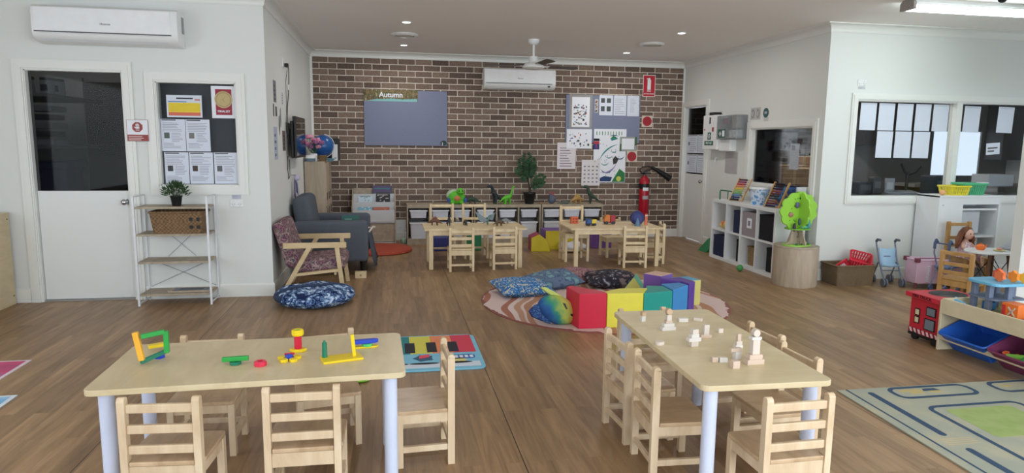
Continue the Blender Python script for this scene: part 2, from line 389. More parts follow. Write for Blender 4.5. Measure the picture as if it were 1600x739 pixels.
wall_y('wall_store_back', -4.15, X1-.1, 8.2, 8.3, ZC, [], mat('store_wall', (150, 150, 150), .7))
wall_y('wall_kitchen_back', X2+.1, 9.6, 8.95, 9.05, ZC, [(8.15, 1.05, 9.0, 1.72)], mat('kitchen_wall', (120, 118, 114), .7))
wall_x('wall_kitchen_side', Y3+.1, 10.3, 9.5, 9.6, ZC, [], WALL)
# cornice
def cove(n, w=.09):
    p = [(0, 0), (0, -w)]
    for i in range(1, n):
        a = math.pi/2*i/n; p.append((w-.012-(w-.012)*math.cos(a)+.006, -w+.006+(w-.012)*math.sin(a)*1.0))
    # concave quarter profile
    p = [(0, 0), (0, -w), (.008, -w), (.012, -w+.012)]
    for i in range(1, n+1):
        a = math.pi/2*i/n; p.append((.012+(w-.024)*(1-math.cos(a)), -w+.012+(w-.024)*math.sin(a)))
    p += [(w, -.012+.002), (w, 0)]
    return p
CV = cove(6)
def trim_run(name, a, b, nrm, prof, z, ext0=0, ext1=0, m=TRIM):
    """profile (out, up) swept from a to b; ext: mitre (+1 outside corner, -1 inside)"""
    a = Vector((*a, z)); b = Vector((*b, z)); d = (b-a).normalized(); n = Vector((*nrm, 0)); mb = MB(); v = []
    for p in prof: v.append(a + n*p[0] + Vector((0, 0, p[1])) - d*p[0]*ext0)
    for p in prof: v.append(b + n*p[0] + Vector((0, 0, p[1])) + d*p[0]*ext1)
    k = len(prof); mb.add(v, [tuple(range(k)), tuple(range(2*k-1, k-1, -1))]+[(i, (i+1) % k, k+(i+1) % k, k+i) for i in range(k)])
    return struct(mb.build(name, m))
trim_run('trim_cornice_left', (-4.6, Y1), (X1, Y1), (0, -1), CV, ZC, -1, 1)
trim_run('trim_cornice_alcove', (X1, Y1), (X1, Y2), (1, 0), CV, ZC, 1, -1)
trim_run('trim_cornice_back', (X1, Y2), (X2, Y2), (0, -1), CV, ZC, -1, -1)
trim_run('trim_cornice_right', (X2, Y2), (X2, Y3), (-1, 0), CV, ZC, -1, 1)
trim_run('trim_cornice_kitchen', (X2, Y3), (9.6, Y3), (0, -1), CV, ZC, 1, 0)
SK = [(0, 0), (.014, 0), (.014, .11), (.01, .125), (0, .125)]
trim_run('baseboard_left', (-4.6, Y1), (-3.19, Y1), (0, -1), SK, 0)
trim_run('baseboard_left_alcove_end', (-2.235, Y1), (X1, Y1), (0, -1), SK, 0, 0, 1)
trim_run('baseboard_alcove', (X1, Y1), (X1, Y2), (1, 0), SK, 0, 1, -1)
trim_run('baseboard_back', (X1, Y2), (X2, Y2), (0, -1), SK, 0, -1, -1)
trim_run('baseboard_right', (X2, 9.18), (X2, Y3), (-1, 0), SK, 0, 0, 1)
trim_run('baseboard_kitchen', (X2, Y3), (9.6, Y3), (0, -1), SK, 0, 1, 0)
struct(B(X1, Y2-.02, .125, X1+.03, Y2, ZC-.09).build('trim_alcove_corner', TRIM))
struct(B(X2-.025, Y2-.02, .125, X2, Y2, ZC-.09).build('trim_right_corner', TRIM))
# architraves: frame around a hole, local x-z plane facing -y
def architrave(name, w, h, z0, t=.085, bottom=True, jamb=.1, loc=(0, 0, 0), rz=0):
    mb = MB(); z1 = z0+h
    for (o, i, d) in ((t, .052, .020), (.058, .012, .026), (.018, 0, .014)):
        mb.box(-w/2-o, -d, z0-(o if bottom else 0), -w/2-i, .0, z1+o); mb.box(w/2+i, -d, z0-(o if bottom else 0), w/2+o, .0, z1+o)
        mb.box(-w/2-i, -d, z1+i, w/2+i, .0, z1+o)
        if bottom: mb.box(-w/2-i, -d, z0-o, w/2+i, .0, z0-i)
    # jamb liner
    j = .008
    mb.box(-w/2, -.004, z0, -w/2+j, jamb, z1); mb.box(w/2-j, -.004, z0, w/2, jamb, z1); mb.box(-w/2, -.004, z1-j, w/2, jamb, z1)
    if bottom: mb.box(-w/2, -.004, z0, w/2, jamb, z0+j)
    o = struct(mb.build(name, TRIM)); o.location = loc; o.rotation_euler = (0, 0, rz); return o
architrave('trim_door_left', D1[2]-D1[0], 2.05, 0, .085, False, loc=((D1[0]+D1[2])/2, Y1, 0))
architrave('trim_window_left', W1[2]-W1[0], W1[3]-W1[1], W1[1], .085, True, loc=((W1[0]+W1[2])/2, Y1, 0))
architrave('trim_door_right', D2[2]-D2[0], 2.05, 0, .085, False, loc=(X2, (D2[0]+D2[2])/2, 0), rz=-math.pi/2)
architrave('trim_window_right', W2[2]-W2[0], W2[3]-W2[1], W2[1], .09, True, loc=(X2, (W2[0]+W2[2])/2, 0), rz=-math.pi/2)
architrave('trim_window_kitchen', W4[2]-W3[0], W3[3]-W3[1], W3[1], .075, True, loc=((W3[0]+W4[2])/2, Y3, 0))
struct(B(6.19, Y3-.012, .925, 6.26, Y3+.09, 1.965).build('trim_kitchen_mullion', TRIM))
architrave('trim_window_near_right', 1.13, 1.18, .72, .085, True, loc=(6.035, 4.80, 0))
# glazed doors
def glazed_door(idx, w, loc, rz, zmid, knob_x):
    d = bpy.data.objects.new('door_%d' % idx, None); S.collection.objects.link(d); d.location = loc; d.rotation_euler = (0, 0, rz); struct(d)
    a = w/2-.012
    MB().box(-a, .03, .015, a, .065, zmid).build('door_panel', DOORW, d)
    g = MB().box(-a, .045, zmid, a, .051, 2.038).build('door_glass', GLASS, d)
    k = MB(); k.cyl((knob_x, .03, zmid-.1), (knob_x, .024, zmid-.1), .028); k.cyl((knob_x, .026, zmid-.1), (knob_x, -.01, zmid-.1), .011)
    k.ell((knob_x, -.028, zmid-.1), (.027, .022, .027)); k.build('door_knob', CHROME, d, smooth=True)
    return d
dl = glazed_door(1, D1[2]-D1[0], ((D1[0]+D1[2])/2, Y1, 0), 0, 1.0, .345)
dr = glazed_door(2, D2[2]-D2[0], (X2, (D2[0]+D2[2])/2, 0), -math.pi/2, 1.03, .30)
struct(B(D1[0], Y1+.0, 0, D1[2], Y1+.1, .012).build('trim_door_sill', M((150, 150, 148), .5)))
# window panes (the glass of each window)
def pane(idx, x0, z0, x1, z1, loc, rz=0, dep=.05):
    d = struct(MB().box(x0, dep, z0, x1, dep+.005, z1).build('window_%d' % idx, GLASS_C)); d.location = loc; d.rotation_euler = (0, 0, rz); return d
pane(1, W1[0]+.008, W1[1]+.008, W1[2]-.008, W1[3]-.008, (0, Y1, 0))
pane(2, -.637, W2[1]+.008, .637, W2[3]-.008, (X2, (W2[0]+W2[2])/2, 0), -math.pi/2)
pane(3, W3[0]+.008, W3[1]+.008, 6.19, W3[3]-.008, (0, Y3, 0))
pane(4, 6.26, W3[1]+.008, W4[2]-.008, W3[3]-.008, (0, Y3, 0))
pane(5, 5.478, .728, 6.592, 1.892, (0, 4.8, 0))
d = struct(B(8.15, 8.98, 1.05, 9.0, 8.99, 1.72).build('window_6', mat('bright_daylight_window', (225, 240, 255), .5, emit=1.05)))
tag(B(W1[0]-.05, Y1+.105, W1[1]-.05, W1[2]+.05, Y1+.125, W1[3]+.05).build('blackout_panel', mat('charcoal_panel', (58, 58, 60), .6)), 'charcoal panel closing off the left wall window behind its papers', 'panel')
# ================================================================ chairs and tables
def make_chair(name, label, h=.52, seat=.27, w=.265, d=.25, m=CH, ms=SEATW, rails=(.045, .125, .205), t=.032):
    r = thing(name, label, 'chair')
    # origin on the floor midway between the back posts, the seat points to +y
    for s in (-1, 1):
        x = s*w/2
        mb = MB(); p = [(-t/2, 0), (t/2, 0), (t/2, h-.014)]
        for a in range(0, 181, 30): p.append((t/2*math.cos(D(a)), h-.016+t/2*math.sin(D(a))))
        p.append((-t/2, h-.016)); mb.prism(p, x-t*.42, x+t*.42, 'x'); mb.build('back_post', m, r, .0025)
        MB().box(x-t*.46, d-t, 0, x+t*.46, d, seat-.017).build('front_leg', m, r, .002)
        MB().box(x-.010, t/2, seat*.26, x+.010, d-t, seat*.26+.028).build('side_stretcher', m, r, .002)
        MB().box(x-.010, t/2, seat-.062, x+.010, d-t, seat-.019).build('side_apron', m, r)
    ww = w/2-t*.42
    for q in rails: MB().box(-ww, -.009, h-q-.017, ww, .009, h-q+.017).build('back_slat', m, r, .004)
    MB().box(-ww, -.009, seat-.078, ww, .009, seat-.020).build('rear_apron', m, r, .002)
    MB().box(-ww, -.008, seat*.24, ww, .008, seat*.24+.025).build('rear_stretcher', m, r, .002)
    MB().box(-ww, d-.024, seat-.06, ww, d-.008, seat-.019).build('front_apron', m, r)
    pts = [(-ww+.002, -t*.45), (ww-.002, -t*.45), (ww-.002, t*.55), (w/2+t*.55, t*.55)] + [(w/2+t*.55-.02+.02*math.cos(D(a)), d+.006-.02+.02*math.sin(D(a))) for a in (0, 30, 60, 90)] \
        + [(-w/2-t*.55+.02+.02*math.cos(D(a)), d+.006-.02+.02*math.sin(D(a))) for a in (90, 120, 150, 180)] + [(-w/2-t*.55, t*.55), (-ww+.002, t*.55)]
    MB().prism(pts, seat-.018, seat, 'z').build('seat', ms, r, .004)
    return r
small = make_chair('childs_chair', 'x')
def chair(x, y, deg, label, proto=None, group='small ladder-back chairs'):
    return inst(proto or small, (x, y, 0), D(deg), label, group)
chair(-.857, 2.550, -4.7, 'small wooden chair at the near left corner of the left table', group='chairs at the construction toy table')
chair(-.355, 2.588, -.8, 'small wooden chair at the middle of the near side of the left table', group='chairs at the construction toy table')
chair(.248, 3.03, 92.8, 'small wooden chair seen side-on at the right end of the left table', group='chairs at the construction toy table')
chair(-.872, 3.37, 179, 'small wooden chair tucked in behind the left end of the left table', group='chairs at the construction toy table')
chair(-.345, 3.375, 190, 'small wooden chair behind the left table next to the red and yellow tower toy', group='chairs at the construction toy table')
G2 = 'chairs at the wooden block table'
chair(1.118, 2.725, -93, 'small wooden chair at the left of the block table, nearer the camera', group=G2)
chair(1.112, 3.09, -86, 'small wooden chair on the left side of the block table, nearer the rug', group=G2)
chair(1.435, 3.60, 182, 'small wooden chair behind the far end of the block table, before the foam arc', group=G2)
chair(1.925, 3.10, 94, 'small wooden chair on the right side of the block table, farther from the camera', group=G2)
chair(1.885, 2.74, 92, 'small wooden chair on the right side of the block table, nearer the camera', group=G2)
chair(1.530, 2.205, 1.5, 'small wooden chair at the near end of the block table, back to the camera', group=G2)
pine = make_chair('childs_chair', 'x', .505, .265, .262, .25, CHL, CHL)
tall = make_chair('childs_chair', 'x', .685, .36, .285, .29, CHL, CHL, rails=(.03, .20))
G3 = 'chairs at the dinosaur table'
chair(.783, 7.50, 0, 'pine chair on the near side of the dinosaur table, left one', pine, G3)
chair(1.295, 7.56, 1, 'pine chair on the near side of the dinosaur table, right one', pine, G3)
chair(.64, 8.62, 180, 'taller pine chair behind the dinosaur table, left one, in front of the tub shelves', tall, G3)
chair(1.06, 8.62, 180, 'taller pine chair behind the dinosaur table, right one, in front of the tub shelves', tall, G3)
G4 = 'chairs at the toy truck table'
chair(2.862, 7.48, -6, 'pine chair with its back to the camera at the toy truck table', pine, G4)
chair(2.275, 8.245, 181, 'taller pine chair facing the camera at the left end of the toy truck table', tall, G4)
chair(3.345, 7.83, 78, 'pine chair pushed in at the right end of the toy truck table', pine, G4)
chair(2.87, 8.45, 184, 'pine chair behind the toy truck table with one post showing above its far edge', pine, G4)
def round_leg_table(label, cx, cy, deg, sx, sy, z, m=PLY):
    r = thing('activity_table', label, 'table', (cx, cy, 0), D(deg), 'rounded white-legged activity tables')
    MB().prism(rrect(-sx/2, -sy/2, sx/2, sy/2, .035), z-.024, z, 'z').build('tabletop', m, r, .003)
    for a in (-1, 1):
        for b in (-1, 1):
            x, y = a*(sx/2-.062), b*(sy/2-.062)
            MB().cyl((x, y, 0), (x, y, z-.024), .028, n=24).build('leg', mat('pale_blue_white_metal', (206, 214, 236), .35), r, smooth=True)
    return r
round_leg_table('rounded plywood table on white tube legs holding plastic construction toys', -.552, 2.897, 1.6, 1.185, .585, .54)
round_leg_table('rounded plywood table on white tube legs scattered with plain wooden blocks', 1.468, 2.868, 88.4, 1.17, .555, .54)
def pine_table(label, cx, cy, deg, sx, sy, z):
    r = thing('childs_table', label, 'table', (cx, cy, 0), D(deg), 'square-legged pine tables by the brick wall')
    MB().box(-sx/2, -sy/2, z-.018, sx/2, sy/2, z).build('tabletop', CHL, r, .003)
    a, b = sx/2-.075, sy/2-.05
    for x in (-1, 1):
        for y in (-1, 1): MB().box(x*a-.024, y*b-.024, 0, x*a+.024, y*b+.024, z-.018).build('leg', CHL, r, .003)
    for y in (-1, 1): MB().box(-a+.02, y*b-.01, z-.075, a-.02, y*b+.01, z-.018).build('apron', CHL, r)
    for x in (-1, 1): MB().box(x*a-.01, -b+.02, z-.075, x*a+.01, b-.02, z-.018).build('apron', CHL, r)
    return r
pine_table('square-legged pine table with toy dinosaurs on top, left one by the brick wall', .968, 7.93, 0, 1.20, .62, .475)
pine_table('square-legged pine table with toy trucks on top, right one by the brick wall', 2.665, 7.855, -1, 1.16, .68, .475)
# ---- wooden blocks on the near right table
BW = [mat('bare_wood_light', (214, 202, 190), .6), mat('bare_wood_pinkish', (208, 186, 168), .6), mat('bare_wood_white', (220, 214, 208), .6), mat('bare_wood_tan', (196, 166, 136), .6)]
ZT = .54
def blk(u, v, dims, z, label, mi=0, deg=0, shape='box', tilt=0, base=None):
    p = base if base is not None else at(u, v, Z=ZT)
    mb = MB(); sx, sy, sz = dims
    if shape == 'box': mb.box(-sx/2, -sy/2, 0, sx/2, sy/2, sz)
    elif shape == 'cyl': mb.cyl((0, 0, 0), (0, 0, sz), sx/2, n=20)
    elif shape == 'ycyl': mb.cyl((0, -sy/2, sx/2), (0, sy/2, sx/2), sx/2, n=20)
    o = mb.build('wooden_block', BW[mi], None, .0015); o.location = (p.x, p.y, z); o.rotation_euler = (0, 0, D(deg))
    return tag(o, label, 'block', 'plain wooden blocks on the table')
a = at(1004.5, 502, Z=ZT)
blk(0, 0, (.022, .022, .030), ZT, 'small wooden cube at the base of the leftmost little block stack', 2, 5, base=a)
blk(0, 0, (.024, .022, .022), ZT+.030, 'tan wooden cube on top of the leftmost little stack', 3, 12, base=a)
a = at(1043.7, 515.5, Z=ZT)
for k, (dm, mi, sh, lb) in enumerate([((.074, .03, .018), 2, 'box', 'longest flat block at the foot of the back tower'), ((.056, .028, .018), 2, 'box', 'second flat block of the back tower'),
        ((.034, .026, .014), 1, 'box', 'third, shorter block of the back tower'), ((.026, .024, .030), 0, 'box', 'upright cube high in the back tower'), ((.032, .024, .028), 3, 'ycyl', 'round tan block crowning the back tower')]):
    zz = ZT+[0, .018, .036, .050, .080][k]; blk(0, 0, dm, zz, lb, mi, 3, sh, base=a)
blk(1067, 502.5, (.050, .022, .019), ZT, 'single flat pale block lying to the right of the back tower', 2, -3)
blk(1090.5, 501, (.045, .02, .016), ZT, 'flat block lying askew near the far right edge of the table', 0, -35)
a = at(1102, 527, Z=ZT)
blk(0, 0, (.055, .026, .016), ZT, 'flat block under the upright block near the table centre', 1, -4, base=a)
blk(0, 0, (.028, .024, .048), ZT+.016, 'upright block standing on a flat one near the table centre', 0, 4, base=a)
blk(1124.7, 519.5, (.025, .022, .022), ZT, 'small loose cube standing alone right of the table centre', 0, 5)
a = at(1083.5, 540.5, Z=ZT)
for k, (dm, mi, lb) in enumerate([((.036, .03, .024), 0, 'cube carrying the wide block of the front left stack'), ((.062, .03, .018), 2, 'wide block balanced in the front left stack'),
        ((.040, .028, .018), 2, 'narrower block upon the wide one, front left stack'), ((.032, .028, .022), 0, 'topmost slanted-looking block of the front left stack')]):
    blk(0, 0, dm, ZT+[0, .024, .042, .060][k], lb, mi, 2+3*k, base=a)
blk(1030.6, 538, (.044, .044, .016), ZT, 'round flat wooden disc lying alone on the left of the table', 0, 0, 'cyl')
a = at(1153, 543.5, Z=ZT)
for k, (dm, mi, lb) in enumerate([((.036, .024, .016), 2, 'lowest block of the little stepped tower'), ((.030, .022, .018), 0, 'middle block of the little stepped tower'), ((.018, .018, .034), 1, 'slim upright block topping the stepped tower')]):
    blk(0, 0, dm, ZT+[0, .016, .034][k], lb, mi, 4, base=a)
a = at(1151, 560.5, Z=ZT)
blk(0, 0, (.028, .026, .034), ZT, 'cube holding up a flat block, right front of the table', 2, 8, base=a)
blk(0, 0, (.052, .022, .016), ZT+.034, 'flat block laid across a cube, right front of the table', 1, 3, base=a+Vector((-.008, 0, 0)))
blk(1148, 574.5, (.032, .028, .032), ZT, 'single cube nearest the camera on the block table', 1, 3)
blk(1116, 565, (.026, .024, .022), ZT, 'small cube next to a flat block, front of the table', 1, -3)
blk(1129.5, 565.5, (.034, .020, .020), ZT, 'short pale block right beside a small cube, front of the table', 2, -6)
a = at(1177.5, 568, Z=ZT)
for k, (dm, mi, sh, lb) in enumerate([((.080, .036, .022), 1, 'box', 'wide bottom block of the tallest right-hand tower'), ((.062, .034, .022), 1, 'box', 'second block of the tallest right-hand tower'),
        ((.034, .03, .064), 0, 'box', 'tall grooved column block of the right-hand tower'), ((.046, .03, .012), 2, 'box', 'thin slab on the column of the right-hand tower'), ((.032, .026, .032), 0, 'ycyl', 'round block on the very top of the right-hand tower')]):
    blk(0, 0, dm, ZT+[0, .022, .044, .108, .120][k], lb, mi, 3, sh, base=a)
# ---- plastic construction toys on the near left table
YEL = M((236, 206, 30), .35); GRN = M((46, 160, 70), .35); GRN2 = M((30, 120, 90), .35); RED = M((206, 36, 60), .35); BLU = M((36, 70, 190), .35); ORG = M((240, 178, 60), .35); LGR = M((90, 200, 110), .35)
G5 = 'plastic connector toys on the left table'
def rod(p, q, wdt): return MB().bar(p, q, wdt)
r = thing('construction_toy', 'standing frame of orange, green and teal plastic rods near the left end of the table', 'toy', (0, 0, 0), 0, G5)
p0 = at(221, 566, Z=ZT+.012); yy = p0.y
def ty(u, v, y): return at(u, v, Y=y)
o0 = Vector((p0.x, p0.y, ZT)); r.location = o0
def rp(u, v, dy=0): return ty(u, v, yy+dy)-o0
rod(rp(222, 563), rp(211, 519), .022).build('upright_rod', ORG, r, .003)
rod(rp(220, 526), rp(257, 518, .02), .019).build('top_rod', GRN, r, .003)
rod(rp(259, 517, .02), rp(261, 551, .02), .019).build('side_rod', GRN, r, .003)
q = at(258, 549, Z=ZT+.03); rod(rp(220, 566), q-o0, .018).build('bottom_rod', GRN2, r, .003)
q = at(228, 552, Z=ZT); q2 = at(256, 548, Z=ZT)
mb = MB(); mb.bar(q-o0+Vector((0, .03, .02)), q2-o0+Vector((0, .03, .022)), .014, .038); mb.build('yellow_plate', YEL, r, .003)
q = at(248, 560, Z=ZT)-o0; MB().cyl((q.x, q.y+.01, 0), (q.x, q.y+.01, .012), .022, n=6).build('hexagonal_joint', BLU, r)
r = thing('construction_toy', 'green plastic rod lying across a dark green joint, alone left of the red ring', 'toy', tuple(at(368, 569, Z=ZT)), 0, G5)
MB().bar((-.052, 0, .022), (.052, .004, .024), .019).build('rod', GRN, r, .003)
MB().prism(circ(0, 0, .024, 6), 0, .013, 'z').build('hexagonal_joint', GRN2, r, .002)
p = at(407, 571, Z=ZT)
mb = MB(); prof = [(.012, 0), (.024, 0), (.026, .004), (.026, .016), (.022, .02), (.012, .02), (.012, .0)]
mb.lathe(prof, n=8); o = mb.build('plastic_ring', [M((220, 50, 80), .35)]); o.location = p; tag(o, 'small red plastic ring with open centre lying on the left table', 'toy', G5)
r = thing('construction_toy', 'low yellow flower-shaped joint with blue and red pieces, centre of the left table', 'toy', tuple(at(452, 562, Z=ZT)), 0, G5)
for k in range(5):
    a = D(72*k+20); MB().cyl((.033*math.cos(a), .033*math.sin(a), 0), (.033*math.cos(a), .033*math.sin(a), .013), .018, n=6).build('petal_joint', YEL, r, .002)
MB().cyl((0, 0, .004), (0, 0, .022), .017, n=6).build('centre_joint', BLU, r, .002)
MB().bar((-.022, .022, .018), (.018, .028, .018), .009).build('red_piece', RED, r, .002)
r = thing('construction_toy', 'upright red tube with yellow collar on a yellow base, tallest toy on the left table', 'toy', tuple(at(466, 549, Z=ZT)), 0, G5)
MB().prism([(.038*math.cos(D(60*k)), .026*math.sin(D(60*k))) for k in range(6)], 0, .014, 'z').build('base_joint', YEL, r, .003)
MB().cyl((0, 0, .014), (0, 0, .078), .0165, n=10).build('red_tube', RED, r)
mb = MB(); mb.lathe([(.014, 0), (.024, .0), (.026, .006), (.026, .022), (.022, .026), (.014, .026), (.014, 0)], (0, 0, .074), n=10); mb.build('collar', YEL, r)
MB().cyl((0, 0, .08), (0, 0, .096), .0138, n=10).build('green_cap', LGR, r)
r = thing('construction_toy', 'flat yellow plate carrying one green and one tall yellow post, right part of the table', 'toy', tuple(at(535, 562, Z=ZT)), 0, G5)
o0 = r.location.copy(); c = [at(500, 560.5, Z=ZT), at(505.5, 570, Z=ZT), at(568.5, 562, Z=ZT), at(560, 553, Z=ZT)]
MB().prism([(q.x-o0.x, q.y-o0.y) for q in c], 0, .010, 'z').build('base_plate', YEL, r, .002)
q = at(507.5, 558, Z=ZT+.01)-o0; MB().cyl((q.x, q.y, .010), (q.x, q.y, .074), .0115, .010, 8).build('green_post', GRN2, r)
MB().cyl((q.x, q.y, .074), (q.x, q.y, .084), .007, .003, 8).build('green_tip', GRN2, r)
q = at(554, 556, Z=ZT+.01)-o0; MB().bar((q.x, q.y, .010), (q.x-.008, q.y, .105), .015).build('yellow_post', YEL, r, .002)
r = thing('construction_toy', 'blue rod over a green ring and yellow plate at the far right of the table', 'toy', tuple(at(570, 543, Z=ZT)), D(8), G5)
MB().prism([(-.055, -.012), (.045, -.018), (.062, 0), (.045, .016), (-.055, .012)], 0, .008, 'z').build('yellow_plate', YEL, r, .002)
MB().cyl((.01, 0, .008), (.01, 0, .020), .024, n=8).build('green_ring', LGR, r)
MB().prism([(-.06, -.014), (.045, -.012), (.062, .002), (.045, .016), (-.06, .012)], .020, .038, 'z').build('blue_rod', BLU, r, .003)
# ================================================================ ceiling and wall fittings
for k, (u, v, lb) in enumerate([(635, 34, 'nearer left downlight, in front of the left ceiling vent'), (631, 70, 'farther left downlight by the brick wall'),
                                (1065, 51, 'nearer right downlight, above the right side of the alcove'), (979, 82, 'farther right downlight by the brick wall')]):
    p = at(u, v, Z=ZC)
    r = thing('downlight', lb, 'light', (p.x, p.y, ZC), 0, 'round recessed downlights')
    MB().lathe([(.040, -.001), (.055, -.001), (.055, -.006), (.050, -.010), (.040, -.006)], n=24).build('trim_ring', PLW, r)
    MB().cyl((0, 0, -.002), (0, 0, -.007), .042, n=24).build('diffuser', mat('lit_led_diffuser', (240, 246, 255), .5, emit=9), r)
    dl_ = bpy.data.lights.new('downlight_beam', 'AREA'); dl_.shape = 'DISK'; dl_.size = .08; dl_.energy = 9; dl_.color = (1, .97, .93)
    do_ = bpy.data.objects.new('downlight_beam', dl_); do_.location = (p.x, p.y, ZC-.012); S.collection.objects.link(do_)
for u, v, lb in [(632, 53, 'round ceiling vent between the two left downlights'), (1018, 68, 'round ceiling vent between the two right downlights')]:
    p = at(u, v, Z=ZC); r = thing('ceiling_vent', lb, 'vent', (p.x, p.y, ZC), 0, 'round ceiling vents')
    mb = MB(); mb.lathe([(.155, -.001), (.165, -.012), (.150, -.026), (.12, -.030), (.12, -.024), (.14, -.012), (.13, -.001)], n=32); mb.build('outer_ring', PLW, r, smooth=True)
    MB().lathe([(.10, -.004), (.10, -.026), (.06, -.034), (.0005, -.036)], n=32).build('centre_cone', mat('vent_cream', (196, 192, 182), .5), r, smooth=True)
    MB().cyl((0, 0, -.001), (0, 0, -.006), .13, n=32).build('dark_opening', DARK, r)
p = at(834, 62, Z=ZC)
r = thing('ceiling_fan', 'white ceiling fan with thin dark blades hanging before the brick wall', 'fan', (p.x, p.y, ZC), D(10))
MB().lathe([(.075, 0), (.072, -.03), (.045, -.06), (.02, -.065)], n=24).build('canopy', PLW, r, smooth=True)
MB().cyl((0, 0, -.05), (0, 0, -.22), .014).build('down_rod', PLW, r, smooth=True)
MB().lathe([(.02, -.20), (.05, -.205), (.055, -.26), (.06, -.275), (.10, -.285), (.135, -.325), (.14, -.345), (.10, -.362), (.04, -.368), (.001, -.368)], n=28).build('motor_housing', PLW, r, smooth=True)
for k in range(3):
    a = D((4, 162, 268)[k]); X = Matrix.Rotation(a, 4, 'Z') @ Matrix.Translation((0, 0, -.318)) @ Matrix.Rotation(D(-13), 4, 'X')
    mb = MB(); mb.X = X; mb.prism([(.17, -.04), (.60, -.058), (.625, -.03), (.625, .03), (.60, .058), (.17, .04)], -.003, .003, 'z'); mb.build('blade', mat('grey_fan_blade', (92, 88, 82), .5), r)
    mb = MB(); mb.X = X; mb.prism([(.09, -.018), (.22, -.03), (.22, .03), (.09, .018)], -.007, -.003, 'z'); mb.build('blade_bracket', PLW, r)
def aircon(label, w, loc, brand=None, flap=True):
    r = thing('air_conditioner', label, 'air conditioner', loc)
    prof = [(0, .0), (0, .30), (-.17, .30), (-.205, .285), (-.215, .25), (-.215, .085), (-.20, .045), (-.16, .012), (-.06, 0)]
    MB().prism(prof, -w/2, w/2, 'x').build('casing', PLW, r, .006, True)
    MB().box(-w/2+.022, -.2185, .088, w/2-.055, -.212, .278).build('front_panel', mat('glossy_white_plastic', (238, 239, 240), .18), r, .002)
    MB().box(-w/2+.02, -.2165, .078, w/2-.05, -.205, .087).build('air_gap', M((90, 90, 92)), r)
    mb = MB(); mb.prism([(-.207, .07), (-.212, .074), (-.165, .008), (-.158, .012)], -w/2+.06, w/2-.09, 'x'); mb.build('louvre', mat('louvre_plastic', (206, 207, 208), .4), r)
    if brand: text(brand, .026, M((70, 70, 76)), r, .0, -.2190, .155, 'brand_lettering')
    return r
ra = aircon('large white wall air conditioner above the left door', 1.13, (-2.35, Y1, 2.262), 'Hisense')
MB().box(.5655, -.09, .12, .568, -.03, .26).build('side_sticker', M((150, 152, 156)), ra)
rb = aircon('white wall air conditioner high on the brick wall behind the fan', 1.075, (1.90, Y2, 2.262), 'Hisense')
MB().box(.42, -.222, .035, .45, -.205, .055).build('display', DARK, rb)
# fluorescent batten
r = thing('fluorescent_light', 'long white fluorescent batten on the ceiling at the top right', 'light', (5.15, 5.36, ZC))
MB().prism([(-.05, 0), (.05, 0), (.075, -.03), (.075, -.05), (-.075, -.05), (-.075, -.03)], -.66, .66, 'x').build('housing', PLW, r)
MB().prism([(-.072, -.05), (.072, -.05), (.065, -.085), (-.065, -.085)], -.64, .64, 'x').build('diffuser', mat('lit_fluorescent_diffuser', (226, 246, 246), .4, emit=20), r)
for s in (-1, 1): MB().prism([(-.052, 0), (.052, 0), (.08, -.03), (.08, -.09), (-.08, -.09), (-.08, -.03)], min(s*.64, s*.67), max(s*.64, s*.67), 'x').build('end_cap', M((150, 142, 138)), r)
p = at(1566, 1, Z=2.70)
r = thing('security_camera', 'small white dome camera at the top right edge of the ceiling', 'camera', (p.x, p.y, ZC))
MB().lathe([(.055, 0), (.055, -.03), (.045, -.04)], n=20).build('housing', PLW, r, smooth=True)
MB().ell((0, 0, -.04), (.038, .038, .032)).build('dark_dome', mat('dark_dome', (30, 30, 34), .1), r, smooth=True)
# unseen battens added for their light, over and behind the camera
for k, (x, y) in enumerate([(3.2, 2.3), (2.2, -1.4), (-1.6, -1.0)]):
    c = copy_tree([o for o in bpy.data.objects if o.name == 'fluorescent_light'][0]); c.location = (x, y, ZC)
    c['label'] = 'fluorescent batten added overhead for its light, out of the picture'; c['group'] = 'added battens over the near half of the room'
# ================================================================ left wall: window papers, signs, sockets
GD = M((96, 98, 108), .7)
def paper_on(label, x0, z0, x1, z1, y, layers=(), base=PAPERB, name='notice', cat='paper', group=None, tilt=0):
    o = sheet(name, x1-x0, z1-z0, base, layers); o.location = ((x0+x1)/2, y, z0); o.rotation_euler = (0, D(tilt), 0)
    return tag(o, label, cat, group)
GP = 'notices in the left wall window'
py = Y1+.045
def notice(w, h, sd, ph): # header bar, small photo, grey text
    return [(BLACK, [(w*.05, h*.955, w*.62, h*.985)]), (INK, lines(w*.08, w*.92, h*.62, h*.92, 6, sd)+lines(w*.42, w*.92, h*.30, h*.60, 6, sd+1)+lines(w*.08, w*.8, h*.1, h*.28, 4, sd+2)),
            (M(ph, .6), [(w*.12, h*.40, w*.34, h*.58)])]
for k, (x0, z0, x1, z1, lb) in enumerate([(-2.044, 1.36, -1.838, 1.648, 'left notice of the middle row in the left wall window'), (-1.834, 1.36, -1.628, 1.648, 'right notice of the middle row in the left wall window'),
        (-2.030, 1.062, -1.824, 1.350, 'left notice of the bottom row in the left wall window'), (-1.818, 1.062, -1.614, 1.350, 'middle notice of the bottom row in the left wall window'),
        (-1.606, 1.062, -1.402, 1.350, 'right notice of the bottom row in the left wall window')]):
    paper_on(lb, x0, z0, x1, z1, py, notice(x1-x0, z1-z0, k*5, [(90, 100, 96), (120, 120, 118), (60, 62, 64), (70, 60, 56), (96, 98, 100)][k]), PAPERB, group=GP)
w_, h_ = .30, .198
